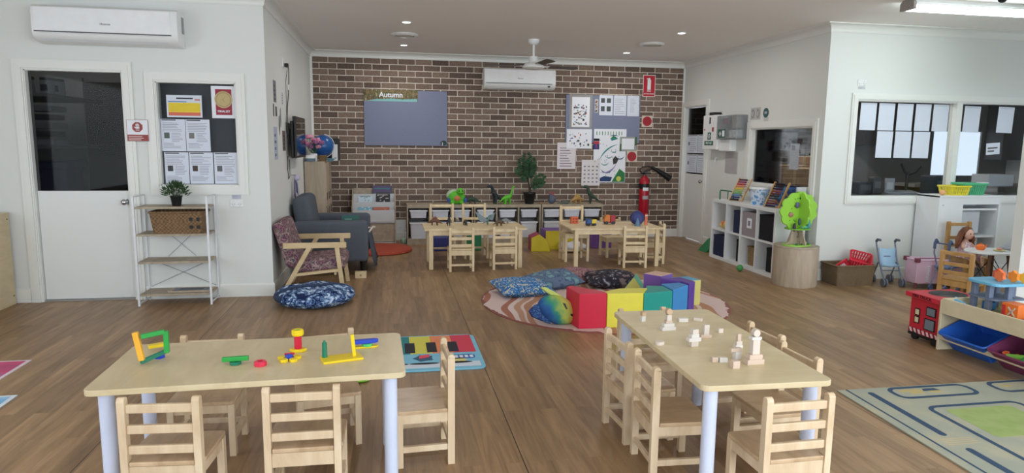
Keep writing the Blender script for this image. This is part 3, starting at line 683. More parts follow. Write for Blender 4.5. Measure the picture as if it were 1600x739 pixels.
paper_on('landscape notice with a yellow table and red band in the left wall window', -1.985, 1.665, -1.685, 1.863, py,
         [(M((232, 206, 50)), [(.015, .045, .285, .13)]), (M((214, 110, 84)), [(.015, .015, .285, .045)]), (M((90, 130, 190)), [(.015, .135, .17, .143)]), (M((200, 130, 120)), [(.24, .15, .285, .165)]),
          (M((206, 178, 40)), [(.015, .045+.014*i, .285, .0475+.014*i) for i in range(1, 6)]), (BLACK, [(.085, .163, .225, .175)])])
r = thing('award_certificate', 'certificate with a gold medal on dark red in the window', 'certificate', (-1.498, py, 1.662))
sheet('paper', .208, .29, PAPER, [(M((150, 40, 62)), [(.035, .03, .175, .262)])], r)
MB().cyl((0, -.0025, .168), (0, -.005, .168), .076, n=36).build('gold_medal', mat('dull_gold', (176, 156, 112), .45, .5), r)
mb = MB(); mb.lathe([(.060, 0), (.064, .0), (.064, .0016), (.060, .0016), (.06, 0)], n=36); o = mb.build('medal_rim', mat('dark_gold', (130, 110, 76), .4, .5), r); o.rotation_euler = (math.pi/2, 0, 0); o.location = (0, -.0045, .168)
mb = MB(); mb.tube([(.0, -.0065, .13), (.01, -.0065, .15), (-.012, -.0065, .168), (.012, -.0065, .185), (.0, -.0065, .205)], .0035, 6); mb.build('emblem', mat('pale_gold', (214, 200, 164), .4, .4), r)
text('FINALIST', .027, PAPER, r, 0, -.0032, .062, 'lettering', .0004, .0006)
r = thing('warning_sign', 'red and white stop hand sign between the left door and window', 'sign', (-2.215, Y1-.027, 1.445))
sheet('sign_board', .178, .19, PAPER, [(M((150, 66, 62)), [(.004, .004, .174, .058), (0, 0, .178, .003), (0, .187, .178, .19), (0, 0, .003, .19), (.175, 0, .178, .19), [(.089+.046*math.cos(D(22.5+45*i)), .125+.046*math.sin(D(22.5+45*i))) for i in range(8)]]),
    (PAPER, [(.075, .112, .105, .135), (.075, .13, .081, .152), (.0835, .13, .0895, .157), (.092, .13, .098, .155), (.1, .13, .105, .148), [(.07, .112), (.062, .128), (.066, .131), (.077, .12)]]),
    (M((224, 200, 196)), lines(.012, .168, .01, .054, 3, 3, .45))], r)
text('STOP', .013, PAPER, r, 0, -.003, .098, 'lettering', .0004, .0004)
def socket_plate(label, x, z, y=Y1, w=.115, h=.07, rz=0, gang=2, loc=None):
    r = thing('power_socket', label, 'socket', loc or (x, y, z), rz)
    MB().box(-w/2, -.010, -h/2, w/2, 0, h/2).build('face_plate', PLW, r, .003)
    for s in ((-1, 1) if gang == 2 else (0,)):
        mb = MB()
        for dx, rr in ((-.010, 25), (.010, -25)): mb.X = Matrix.Translation((s*w*.25+dx, -.0105, -.008)) @ Matrix.Rotation(D(rr), 4, 'Y'); mb.box(-.0015, -.0006, -.006, .0015, .0006, .006)
        mb.X = Matrix.Identity(4); mb.box(s*w*.25-.0015, -.0112, -.028, s*w*.25+.0015, -.0095, -.018); mb.build('pin_slots', M((80, 80, 84)), r)
        MB().box(s*w*.25-.007, -.014, .012, s*w*.25+.007, -.0095, .024).build('rocker_switch', PLW, r, .002)
    return r
socket_plate('white double power socket under the left wall window', -1.414, .885)
paper_on('small grey printed label above the double socket on the left wall', -1.455, .925, -1.375, .965, Y1, [(INK, lines(.008, .072, .006, .034, 3, 4))], M((190, 190, 206), .6), 'wall_label', 'label')
# storeroom behind the left door glass
ST = mat('grey_shelf_board', (120, 120, 122), .6)
r = thing('wall_shelf', 'upper storeroom shelf seen through the left door glass, carrying jars', 'shelf', (-3.6, 7.25, 1.84)); MB().box(-.54, -.45, 0, .54, .75, .03).build('board', ST, r); MB().box(-.5, .70, -.15, -.47, .74, 0).build('bracket', ST, r)
r = thing('wall_shelf', 'lower storeroom shelf seen through the left door glass, above the blue bin', 'shelf', (-3.6, 7.25, 1.37)); MB().box(-.54, -.45, 0, .56, .75, .03).build('board', ST, r); MB().box(-.5, .70, -.15, -.47, .74, 0).build('bracket', ST, r)
for k, (x, y) in enumerate([(-3.30, 6.99), (-3.16, 7.04), (-3.13, 7.18)]):
    r = thing('storage_jar', ['jar at the left on the upper storeroom shelf', 'jar in the middle on the upper storeroom shelf', 'small rear jar on the upper storeroom shelf'][k], 'jar', (x, y, 1.87), 0, 'jars on the storeroom shelf')
    MB().lathe([(.055, 0), (.06, .01), (.06, .11), (.05, .13)], n=18).build('body', M((150, 150, 156), .3), r, smooth=True); MB().cyl((0, 0, .13), (0, 0, .155), .056).build('lid', M((60, 60, 66)), r)
    MB().box(-.03, -.0625, .03, .03, -.0590, .09).build('label_patch', M((60, 62, 80)), r)
for k in range(5):
    tag(B(-3.34, 6.9, 1.4+.078*k, -3.08-.02*(k % 2), 7.2, 1.4+.078*k+.05).build('paper_stack', [M((150, 150, 156)), M((54, 56, 62)), M((130, 130, 134)), M((44, 46, 54)), M((120, 122, 130))][k]), 'flat pack of papers on the lower storeroom shelf, number %s from the bottom' % ['one', 'two', 'three', 'four', 'five'][k], 'papers', 'packs on the storeroom shelf')
r = thing('storage_bin', 'dark blue plastic bin standing in the storeroom behind the left door', 'bin', (-3.17, 7.1, 0))
mb = MB(); mb.prism(rrect(-.17, -.2, .17, .2, .04), 0, 1.18, 'z'); mb.build('body', M((34, 40, 84), .5), r); MB().prism(rrect(-.19, -.22, .19, .22, .05), 1.18, 1.25, 'z').build('lid', M((34, 40, 84), .5), r, .01)
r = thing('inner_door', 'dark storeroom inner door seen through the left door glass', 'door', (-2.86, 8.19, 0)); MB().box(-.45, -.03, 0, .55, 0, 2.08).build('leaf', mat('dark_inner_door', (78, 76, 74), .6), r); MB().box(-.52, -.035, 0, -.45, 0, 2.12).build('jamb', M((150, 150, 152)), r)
# ================================================================ left: plywood cabinet, metal shelf unit
r = thing('plywood_cabinet', 'pale plywood cabinet end at the left edge of the picture', 'cabinet', (-3.33, 6.15, 0))
MB().box(-.9, -.34, 0, .03, .33, .80).build('carcass', PLY, r, .002); MB().box(-.9, -.35, .80, .035, .335, .818).build('top', PLY, r, .003)
for z in (.08, .76): MB().cyl((.03, .30, z), (.033, .30, z), .008).build('screw', SCREW, r)
for s, dx in ((-1, -.45), (1, 0)): MB().box(-.88+(.45 if s > 0 else 0), -.356, .05, -.88+.43+(.45 if s > 0 else 0), -.34, .77).build('door', PLY, r, .003)
r = thing('shelf_unit', 'white metal frame shelf unit with four grey-oak boards beside the left door', 'shelf unit', (-1.905, 6.40, 0))
WM = mat('white_metal', (226, 228, 232), .35)
xs, yf, yb = .30, -.165, .10
for s in (-1, 1):
    mb = MB(); mb.bar((s*xs, yf, 0), (s*xs, yf, .975), .016); mb.bar((s*xs, yb, 0), (s*xs, yb, .975), .012); mb.bar((s*xs, yf, .967), (s*xs, yb, .967), .012); mb.bar((s*xs, yf, .02), (s*xs, yb, .02), .012); mb.build('side_frame', WM, r)
zs = (.105, .395, .64, .88)
for z in zs: MB().box(-xs+.008, yf+.004, z-.018, xs-.008, yb-.002, z).build('shelf_board', OAK, r, .001)
mb = MB()
for a, b in ((.40, .63), (.12, .38)): mb.cyl((-.12-(.16 if a < .2 else 0), yb, a), (.12+(.16 if a < .2 else 0), yb, b), .0022, n=6); mb.cyl((.12+(.16 if a < .2 else 0), yb, a), (-.12-(.16 if a < .2 else 0), yb, b), .0022, n=6)
mb.build('cross_bracing', mat('grey_wire', (140, 142, 146), .4), r)
GL = M((58, 92, 48), .6); GL2 = M((38, 66, 40), .6)
r = thing('potted_plant', 'small bushy green plant in a black pot on the metal shelf unit', 'plant', (-1.885, 6.35, .88))
MB().lathe([(.036, 0), (.048, .075), (.052, .08), (.052, .09), (.047, .09), (.04, .07), (.001, .07)], n=20).build('pot', DARK, r, smooth=True)
mb = MB(); rnd = random.Random(3)
for i in range(420):
    a = rnd.uniform(0, 2*math.pi); ph = rnd.uniform(-.1, 1.5); rr = rnd.uniform(.55, 1); c = Vector((.115*rr*math.cos(a)*math.cos(ph), .1*rr*math.sin(a)*math.cos(ph), .10+.115*rr*math.sin(ph)))
    d = (c-Vector((0, 0, .06))).normalized(); s = rnd.uniform(.012, .022); x = d.cross(Vector((rnd.uniform(-1, 1), rnd.uniform(-1, 1), rnd.uniform(-1, 1)))).normalized(); mb.cur = i % 2
    y = x.cross(d); mb.add([c-x*s*.35, c+d*s*.7+y*.002, c+x*s*.35, c+d*s*1.6], [(0, 1, 3), (1, 2, 3), (0, 3, 2), (0, 2, 1)])
for i in range(26):
    a = rnd.uniform(0, 6.28); mb.tube([(0, 0, .07), (.04*math.cos(a), .04*math.sin(a), .11), (.08*math.cos(a), .08*math.sin(a), .13+rnd.uniform(0, .05))], .0015, 4)
mb.build('foliage', [GL, GL2], r)
def wicker_box(label, loc, w, d, h, flare, rz, m, th=.014, group=None):
    r = thing('wicker_basket', label, 'basket', loc, rz, group); mb = MB(); n = 0
    a = rrect(-w/2, -d/2, w/2, d/2, .02, 3); b = rrect(-w/2-flare, -d/2-flare, w/2+flare, d/2+flare, .02, 3)
    ai = rrect(-w/2+th, -d/2+th, w/2-th, d/2-th, .015, 3); bi = rrect(-w/2-flare+th, -d/2-flare+th, w/2+flare-th, d/2+flare-th, .015, 3); k = len(a)
    v = [(*p, 0) for p in a]+[(*p, h) for p in b]+[(*p, h) for p in bi]+[(*p, th) for p in ai]
    f = [tuple(range(k-1, -1, -1)), tuple(range(3*k, 4*k))]
    for j in range(3): f += [(j*k+i, j*k+(i+1) % k, (j+1)*k+(i+1) % k, (j+1)*k+i) for i in range(k)]
    mb.add(v, f); mb.build('woven_body', m, r)
    mb = MB(); c = [Vector((*p, h)) for p in b]+[Vector((*b[0], h))]; mb.tube(c, .010, 6, False); mb.build('braided_rim', m, r, smooth=True)
    return r
WK = weave('brown_wicker', (78, 56, 36), (156, 124, 88), 62); WK2 = weave('seagrass_weave', (84, 68, 48), (140, 118, 90), 90)
r = wicker_box('brown wicker basket on the second board of the metal shelf unit', (-1.865, 6.36, .64), .40, .20, .19, .022, D(0), WK)
for s in (-1, 1):
    mb = MB(); 
    for q in (-.03, .03): mb.box(.15+q-.012, -.121, .045 if s < 0 else .115, .15+q+.012, -.112, .075 if s < 0 else .145)
    mb.build('open_weave_gap', DARK, r)
o = sheet('framed_picture', .36, .16, OAKV, [(M((120, 122, 130)), [(.03, .02, .33, .14)]), (M((60, 66, 84)), [(.08, .05, .28, .12)])], th=.012); o.location = (-1.80, 6.28, .1065); o.rotation_euler = (D(-90), 0, 0); tag(o, 'picture in a thin pale frame lying on the bottom board of the metal shelf', 'picture')
# ================================================================ alcove wall (left)
socket_plate('white socket high on the alcove side wall with a black plug in it', 0, 0, w=.115, h=.10, rz=math.pi/2, gang=1, loc=(X1, 7.56, 2.285))
r = thing('television', 'slim black wall television seen edge-on in the alcove, above the lockers', 'television', (X1, 7.98, 1.28), math.pi/2)
MB().box(-.40, -.11, 0, .40, -.075, .45).build('screen_casing', DARK, r, .004); MB().box(-.385, -.1125, .02, .385, -.109, .435).build('glossy_screen', mat('tv_glass', (14, 14, 18), .06), r)
MB().box(-.1, -.075, .15, .1, 0, .32).build('wall_bracket', DARK, r); MB().box(-.40, -.10, -.0, -.30, -.05, .40).build('rear_housing', DARK, r, .01)
r = thing('power_cable', 'black cable with plug running down the alcove wall to the television', 'cable', (X1, 7.60, 0))
MB().box(.012, -.01, 2.245, .05, .05, 2.285).build('plug', DARK, r, .006)
MB().tube([(.04, .05, 2.265), (.03, .17, 2.24), (.012, .28, 2.12), (.012, .22, 1.98), (.012, .10, 1.82), (.012, .04, 1.65), (.02, .06, 1.5)], .0045, 6).build('black_cable', DARK, r, smooth=True)
MB().tube([(.04, .02, 2.25), (.012, .05, 2.1), (.012, .04, 1.8), (.012, .02, 1.55)], .003, 6).build('grey_cable', M((60, 62, 66)), r, smooth=True)
MB().box(.006, .2, 2.02, .02, .25, 2.08).build('white_adaptor', PLW, r, .003)
MB().tube([(.012, .02, 1.3), (.012, -.02, 1.15), (.012, .02, 1.05), (.012, .12, 1.08), (.012, .14, 1.26)], .004, 6).build('lower_loop', DARK, r, smooth=True)
WP = [(6.90, 1.84, 7.06, 2.05, (118, 112, 124), 'grey and purple card, highest picture on the alcove side wall'), (6.86, 1.70, 6.91, 1.82, (60, 60, 64), 'thin dark strip picture on the alcove side wall'),
      (6.985, 1.705, 7.075, 1.80, (84, 86, 92), 'small dark grey square picture on the alcove side wall'), (7.40, 1.84, 7.50, 1.97, (196, 198, 200), 'pale cut-out card near the middle of the alcove side wall'),
      (6.84, 1.28, 7.04, 1.60, (176, 184, 204), 'tall pale blue printed sheet, lowest on the alcove side wall'), (7.36, 1.36, 7.56, 1.57, (110, 98, 92), 'brownish striped card just left of the television')]
for k, (ya, za, yb_, zb, c, lb) in enumerate(WP):
    w_, h_ = yb_-ya, zb-za
    o = sheet('wall_card', w_, h_, M(c, .6), [(M(tuple(int(q*.6) for q in c), .6), lines(w_*.15, w_*.8, h_*.1, h_*.9, 4, k, .4))]); o.location = (X1, (ya+yb_)/2, za); o.rotation_euler = (0, 0, math.pi/2); tag(o, lb, 'card', 'cards on the alcove side wall')
for k, (y, z) in enumerate([(7.19, 1.62), (7.28, 1.70)]):
    mb = MB(); mb.prism([(-.03, 0), (.0, -.1), (.03, -.04), (.02, .1), (-.01, .08)], -.003, 0, 'y'); o = mb.build('paper_feather', [M((54, 60, 58)), M((110, 114, 118))][k]); o.location = (X1, y, z); o.rotation_euler = (0, 0, math.pi/2); tag(o, ['dark feather-shaped cut-out on the alcove side wall', 'grey feather-shaped cut-out above the dark one on the alcove wall'][k], 'decoration')
# lockers with things on top
r = thing('locker_cabinet', 'pale oak locker cabinet against the alcove wall behind the armchair', 'cabinet', (-.95, 9.38, 0))
MB().box(-.155, -.38, 0, .10, .38, 1.205).build('carcass', OAKV, r, .002)
for k in range(3):
    for j in range(2):
        y0 = -.375+.25*k; MB().box(.10, y0+.004, .03+j*.585, .118, y0+.246, .03+j*.585+.575).build('door', OAKV, r, .002); MB().box(.118, y0+.02, .50+j*.2, .126, y0+.035, .60+j*.2).build('door_pull', DARK, r)
LT = 1.205
def onl(u, v, y): p = at(u, v, Y=y); return p
r = thing('globe', 'blue desk globe on the locker cabinet behind the pink flowers', 'globe', (-.90, 9.30, LT))
MB().lathe([(.07, 0), (.075, .008), (.02, .02), (.012, .045)], n=20).build('base', PLW, r, smooth=True)
MB().ell((0, 0, .20), .145, 28, 18).build('sphere', noiseramp('globe_map', [(0, (28, 84, 150)), (.56, (34, 96, 164)), (.6, (176, 150, 90)), (.68, (90, 130, 70))], 5.5, .3), r, smooth=True)
mb = MB(); mb.tube([(.155*math.cos(D(a)), 0, .20+.155*math.sin(D(a))) for a in range(-110, 81, 10)], .006, 6); mb.build('meridian_arm', M((210, 212, 216)), r, smooth=True)
r = thing('flower_bunch', 'bunch of pink artificial roses standing on the locker cabinet', 'flowers', (-1.0, 9.12, LT))
MB().lathe([(.045, 0), (.05, .09), (.045, .10)], n=16).build('white_vase', PLW, r, smooth=True)
rnd = random.Random(5); mb = MB(); PK = [M((206, 130, 160), .7), M((226, 160, 184), .7), M((150, 96, 140), .7)]
for i in range(15):
    a = rnd.uniform(0, 6.28); rr = rnd.uniform(.02, .12); c = Vector((rr*math.cos(a)*1.1, rr*math.sin(a)*.6-.02, .22+rnd.uniform(-.06, .14)))
    mb.cur = i % 3
    for k in range(9):
        b = rnd.uniform(0, 6.28); mb.ell(c+Vector((.018*math.cos(b), .018*math.sin(b), rnd.uniform(-.012, .012))), (.022, .022, .016), 8, 6)
    mb.cur = 3; mb.tube([(0, 0, .09), (c.x*.6, c.y*.6, .14), c], .0025, 4)
mb.build('roses', PK+[GL], r, smooth=True)
tag(B(-.86, 9.55, LT, -.70, 9.70, LT+.30).build('black_box', DARK, None, .004), 'dark box standing at the back of the locker cabinet', 'box')
tag(B(-.79, 9.42, LT, -.72, 9.54, LT+.22).build('white_carton', PLW, None, .003), 'white carton behind the globe on the locker cabinet', 'box')
r = wicker_box('small round-cornered wicker basket at the front of the locker cabinet', (-.875, 9.06, LT), .085, .06, .07, .006, 0, WK, .006)
r = thing('tape_dispenser', 'white and grey tub on the locker cabinet under the flowers', 'tub', (-1.03, 9.03, LT)); MB().lathe([(.06, 0), (.065, .04)], n=20).build('grey_band', M((100, 120, 136)), r, smooth=True); MB().lathe([(.065, .04), (.06, .075), (.055, .08)], n=20).build('white_lid', PLW, r, smooth=True)
r = thing('paint_tray', 'small teal bowl at the right front of the locker cabinet', 'bowl', (-.78, 9.04, LT)); MB().lathe([(.03, 0), (.055, .035), (.058, .04), (.05, .036), (.028, .006), (.001, .006)], n=20).build('bowl', M((110, 150, 160)), r, smooth=True); MB().tube([(.05, 0, .03), (.08, 0, .045), (.05, .02, .05)], .005, 6).build('handle', M((110, 150, 160)), r, smooth=True)
r = thing('hanging_ornament', 'purple and white bunch hanging on the alcove wall above the armchair', 'decoration', (X1+.03, 7.9, .80))
mb = MB(); rnd = random.Random(8)
for i in range(14): mb.cur = i % 2; a = rnd.uniform(0, 6.28); mb.tube([(.01, 0, .26), (.02+.02*math.cos(a), .04*math.sin(a), .18), (.02+.025*math.cos(a), .06*math.sin(a), .0+rnd.uniform(0, .08))], .008, 5)
mb.build('ribbons', [M((108, 96, 136)), M((170, 168, 184))], r, smooth=True); MB().ell((.03, 0, .25), .035, 12, 8).build('knot', M((190, 184, 206)), r, smooth=True); MB().cyl((-.03, 0, .28), (.02, 0, .28), .006).build('hook', CHROME, r)
# ================================================================ armchairs and floor cushion
def soft(name, dims, m, parent, loc=(0, 0, 0), R=None, r=.05, sub=0):
    """box with large rounded edges: upholstery"""
    mb = MB(); mb.X = Matrix.Translation(loc) @ (R or Matrix.Identity(4)); a, b, c = [q/2 for q in dims]; mb.box(-a, -b, -c, a, b, c)
    o = mb.build(name, m, parent, r, False, 5)
    for p in o.data.polygons: p.use_smooth = True
    return o
GF = mat('slate_grey_fabric', (90, 95, 104), .95, var=.1, scale=60, spec=.15, bump=.3)
r = thing('upholstered_armchair', 'slate grey upholstered armchair with dark throw, in the alcove beside the lockers', 'armchair', (-.66, 7.93, 0))
soft('left_arm', (.80, .15, .46), GF, r, (.0, -.40, .37), r=.05); soft('right_arm', (.80, .15, .46), GF, r, (.0, .40, .37), r=.05)
soft('backrest', (.20, .66, .66), GF, r, (-.29, 0, .53), rot(0, D(-8), 0), .07)
soft('seat_base', (.72, .66, .20), GF, r, (.02, 0, .23), r=.03); soft('seat_cushion', (.62, .64, .14), GF, r, (.07, 0, .38), r=.05)
for x in (-.33, .33):
    for y in (-.36, .36): MB().cyl((x, y, .0), (x, y, .15), .022, .032, 4).build('leg', DARK, r)
mb = MB(); rows = []
pr_ = [(-.10, .452), (.10, .458), (.30, .458), (.385, .452), (.41, .40), (.43, .30), (.45, .18), (.48, .06)]
for x, z in pr_: rows.append([Vector((x+.012*math.sin(j*1.3+x*9), -.31+.62*j/12, z+.005*math.sin(j*2.1+z*20))) for j in range(13)])
v = [p for q in rows for p in q]; mb.add(v, [(i*13+j, i*13+j+1, (i+1)*13+j+1, (i+1)*13+j) for i in range(len(rows)-1) for j in range(12)])
o = mb.build('throw_drape', mat('charcoal_throw', (78, 84, 96), .95, var=.15, scale=30, bump=.4), None, smooth=True); o.modifiers.new('s', 'SOLIDIFY').thickness = .008
o.name = 'throw_blanket'; o.location = r.location; tag(o, 'charcoal throw hanging over the front of the grey armchair', 'blanket')
mb = MB(); rnd = random.Random(2)
for i in range(8): mb.tube([(-.60+.05*i, 7.60+.3*rnd.random(), .462), (-.57+.05*i, 7.75+.3*rnd.random(), .48), (-.55+.05*i, 7.95+.2*rnd.random(), .464)], .011, 6)
tag(mb.build('chunky_cord', M((214, 208, 196), .9), None, smooth=True), 'knotted cream cord lying on the seat of the grey armchair', 'cord')
o = sheet('picture_book', .19, .16, M((34, 92, 84)), [(M((60, 130, 120)), [(.03, .03, .16, .05)]), (M((170, 200, 190)), lines(.03, .16, .08, .13, 3, 9, .4))], th=.012); o.location = (-.46, 7.72, .475); o.rotation_euler = (D(-8), 0, 0); tag(o, 'dark green book standing on the seat of the grey armchair', 'book')
PAIS = voro('paisley_fabric', [(70, 50, 74), (150, 104, 116), (92, 66, 84), (120, 104, 96), (168, 138, 140), (84, 84, 90)], 22, .9, 2.5)
r = thing('wooden_armchair', 'low wooden armchair with purple paisley cushions and pale slanted legs', 'armchair', (-.74, 6.785, 0))
AW = wood('armchair_birch', (196, 170, 128), (216, 192, 152), .4, (3, 9, 9))
for s in (-1, 1):
    y = s*.325
    MB().bar((-.27, y, .485), (.31, y, .487), .055, .022).build('armrest', AW, r, .006, True)
    MB().bar((.22, y, .475), (.275, y, 0), .042, .026).build('front_leg', AW, r, .004)
    MB().bar((-.03, y, .47), (-.30, y, 0), .042, .026).build('rear_leg', AW, r, .004)
    mb = MB(); mb.bar((-.175, y-s*.012, .205), (.25, y-s*.012, .245), .026, .055); mb.build('side_rail', AW, r, .003)
    for x, z in ((-.08, .215), (.16, .24)): MB().cyl((x, y+s*.004, z), (x, y+s*.006, z), .008).build('bolt', SCREW, r)
MB().bar((.20, -.31, .22), (.20, .31, .22), .05, .02).build('front_rail', AW, r); MB().bar((-.17, -.31, .20), (-.17, .31, .20), .05, .02).build('rear_rail', AW, r)
soft('seat_cushion', (.50, .56, .13), PAIS, r, (.05, 0, .285), rot(0, D(-5), 0), .05)
soft('back_cushion', (.13, .56, .46), PAIS, r, (-.255, 0, .485), rot(0, D(-17), 0), .05)
r = thing('floor_cushion', 'round blue and white leaf-patterned floor cushion by the low armchair', 'cushion', (-.70, 6.19, 0))
LEAF = voro('blue_leaf_print', [(206, 220, 238), (150, 180, 214), (40, 62, 112), (110, 140, 184), (26, 42, 84)], 17, .9, 3.6, [0, .30, .44, .56, .66], sc=(1, 1, 1.6))
DEN = mat('denim_trim', (52, 66, 92), .9, bump=.3)
prof = [(.0005, .0), (.22, .0), (.32, .02), (.355, .06), (.345, .10), (.29, .135), (.18, .155), (.08, .150), (.0005, .14)]
o = MB(); o.lathe(prof, n=40); o.cur = 0; o = o.build('cushion_body', LEAF, r, smooth=True)
for v in o.data.vertices:
    a = math.atan2(v.co.y, v.co.x); v.co.z *= 1+.07*math.sin(5*a)*v.co.z/.1*.6; v.co.x *= 1+.02*math.sin(3*a); v.co.y *= 1+.02*math.cos(4*a)
mb = MB()
def onc(x, y):
    q = math.hypot(x, y); zz = .158 if q < .18 else (.158-(q-.18)*.25 if q < .3 else .125-(q-.3)*.9); return (x, y, zz+.004)
mb.tube([onc(-.33+.66*i/14, -.10+.16*i/14-.0*i) for i in range(15)], .014, 6); mb.tube([(-.34*math.cos(D(a))*.98, -.345*math.sin(D(a))*.98, .075) for a in range(-20, 41, 6)], .03, 8)
mb.build('denim_band', DEN, r, smooth=True)
r = thing('wooden_cube', 'small pale wooden cube on the floor under the grey armchair', 'block', tuple(at(564, 434, Z=0))); MB().box(-.06, -.04, 0, .06, .04, .07).build('cube', CHL, r, .004); MB().cyl((0, -.0405, .035), (0, -.043, .035), .012).build('knot_hole', OCHRE, r)
tag(MB().lathe([(.45, 0), (.47, .01), (.46, .035), (.44, .04), (.001, .04)], (-.20, 9.12, 0), 40).build('floor_mat', M((176, 74, 52), .7), None, smooth=True), 'round rust-red mat on the floor in front of the book display', 'mat')
# ================================================================ brick wall displays
PIN = mat('blue_grey_pinboard', (128, 134, 158), .95, var=.05, scale=80, spec=.1)
r = thing('pinboard', 'large blue-grey pinboard with an Autumn banner, left on the brick wall', 'pinboard', (.224, Y2, 1.416))
MB().box(-.60, -.018, 0, .61, 0, .80).build('board', PIN, r, .003)
mb = MB(); rnd = random.Random(4)
for i in range(26): x = rnd.uniform(-.2, .45) ; z = rnd.choice([.015, .02, .03, .2, .4]) if i % 5 else rnd.uniform(.1, .6); mb.cyl((x, -.018, z), (x, -.022, z), .003, n=6)
mb.build('drawing_pins', M((60, 62, 80)), r)
LFS = noiseramp('autumn_forest_print', [(0, (74, 66, 40)), (.38, (130, 112, 70)), (.46, (60, 84, 48)), (.52, (160, 126, 80)), (.58, (84, 56, 42)), (.64, (150, 160, 120))], 26, .6, (1, 1, .6))
b = thing('autumn_banner', 'leafy forest banner reading Autumn pinned to the top left of the pinboard', 'banner', (-.06+.224-.15, Y2-.018, 2.055))
sheet('banner_print', .78, .165, LFS, [(M((130, 186, 186)), [[(.02, .0), (.77, 0), (.77, .045), (.55, .03), (.4, .045), (.25, .03), (.2, .035)]])], b)
mb = MB(); rnd = random.Random(6)
for i in range(16): x = -.38+.05*i; h_ = rnd.uniform(.05, .12); mb.box(x, -.003, .03, x+.006, -.0014, .03+h_)
mb.build('tree_trunks', M((52, 44, 34)), b)
text('Autumn', .105, PAPER, b, -.0, -.0035, .092, 'lettering', .0005, .0025)
b = thing('bush_cutout', 'small dark green bush cut-out at the lower right corner of the left pinboard', 'decoration', (.78, Y2-.019, 1.42))
mb = MB(); 
for i in range(9): a = D(20+17.5*i); mb.prism([(0, 0), (.055*math.cos(a)-.01, .07*math.sin(a)), (.065*math.cos(a), .085*math.sin(a)), (.05*math.cos(a)+.012, .06*math.sin(a))], -.003, 0, 'y')
mb.build('leaves', M((40, 66, 56)), b); MB().box(-.02, -.004, .0, -.012, 0, .05).build('stem', PAPER, b)
r = thing('pinboard', 'second blue-grey pinboard full of posters, right on the brick wall', 'pinboard', (3.255, Y2, 1.49))
MB().box(-.60, -.018, 0, .60, 0, .725).build('board', PIN, r, .003)
yb2 = Y2-.018
def wp(label, u0, v0, u1, v1, base=PAPER, layers=None, name='poster', cat='poster', y=None, deg=0, lay=None, group=None):
    y = y or yb2; a = at(u0, v1, Y=y); b = at(u1, v0, Y=y); w_, h_ = b.x-a.x, b.z-a.z
    ly = layers(w_, h_) if layers else ()
    o = sheet(name, w_, h_, base, ly); o.location = ((a.x+b.x)/2, y, a.z); o.rotation_euler = (0, D(deg), 0); return tag(o, label, cat, group)
def collage(seed, n, cols, x0=.08, x1=.92, z0=.05, z1=.95, s=.12):
    def f(w_, h_):
        rnd = random.Random(seed); out = []
        for k, c in enumerate(cols):
            rs = []
            for i in range(n):
                x = rnd.uniform(x0, x1-s)*w_; z = rnd.uniform(z0, z1-s*w_/h_)*h_; a = rnd.uniform(.3, 1)*s*w_; b = rnd.uniform(.3, 1)*s*w_
                if rnd.random() < .5: rs.append((x, z, x+a, z+b))
                else: rs.append([(x, z), (x+a, z+b*.4), (x+a*.6, z+b), (x+a*.1, z+b*.7)])
            out.append((M(c, .6), rs))
        return out
    return f
wp('grey card framing a busy picture collage, top left of the right pinboard', 889, 148, 926, 200, M((150, 148, 146), .7), lambda w_, h_: [], 'backing_card', 'card')
wp('busy picture collage poster at the top left of the right pinboard', 893, 152, 922, 198, PAPER, collage(1, 12, [(60, 60, 66), (120, 80, 56), (70, 110, 80), (90, 120, 160), (170, 90, 70)], z1=.8), y=yb2-.004)
wp('narrow dark patterned strip beside the collage poster', 929, 155, 935, 176, M((190, 186, 180)), collage(3, 6, [(50, 44, 44), (150, 60, 50)], s=.5), 'paper_strip', 'card')
wp('sheet with four small photos, top middle of the right pinboard', 936, 149, 958, 180, PAPERB, lambda w_, h_: [(M((70, 78, 80)), [(w_*.12, h_*.62, w_*.4, h_*.85), (w_*.55, h_*.62, w_*.85, h_*.85), (w_*.12, h_*.2, w_*.4, h_*.45), (w_*.55, h_*.2, w_*.85, h_*.45)])], group='sheets on the right pinboard')
wp('text sheet in the middle of the top row, right pinboard', 958.5, 149.5, 979, 180.5, PAPERB, lambda w_, h_: [(INK, lines(w_*.1, w_*.9, h_*.1, h_*.9, 9, 2, .25))], group='sheets on the right pinboard')
wp('pale text sheet at the right end of the top row, right pinboard', 979.5, 150, 999, 181.5, PAPERB, lambda w_, h_: [(M((170, 178, 196)), lines(w_*.25, w_*.75, h_*.2, h_*.9, 10, 4, .3))], group='sheets on the right pinboard')
wp('landscape white poster with small scattered pictures, left below the collage', 885, 202, 925, 232, PAPER, collage(9, 6, [(160, 70, 60), (60, 80, 140), (60, 60, 60), (120, 150, 150)], s=.09), y=yb2-.006)
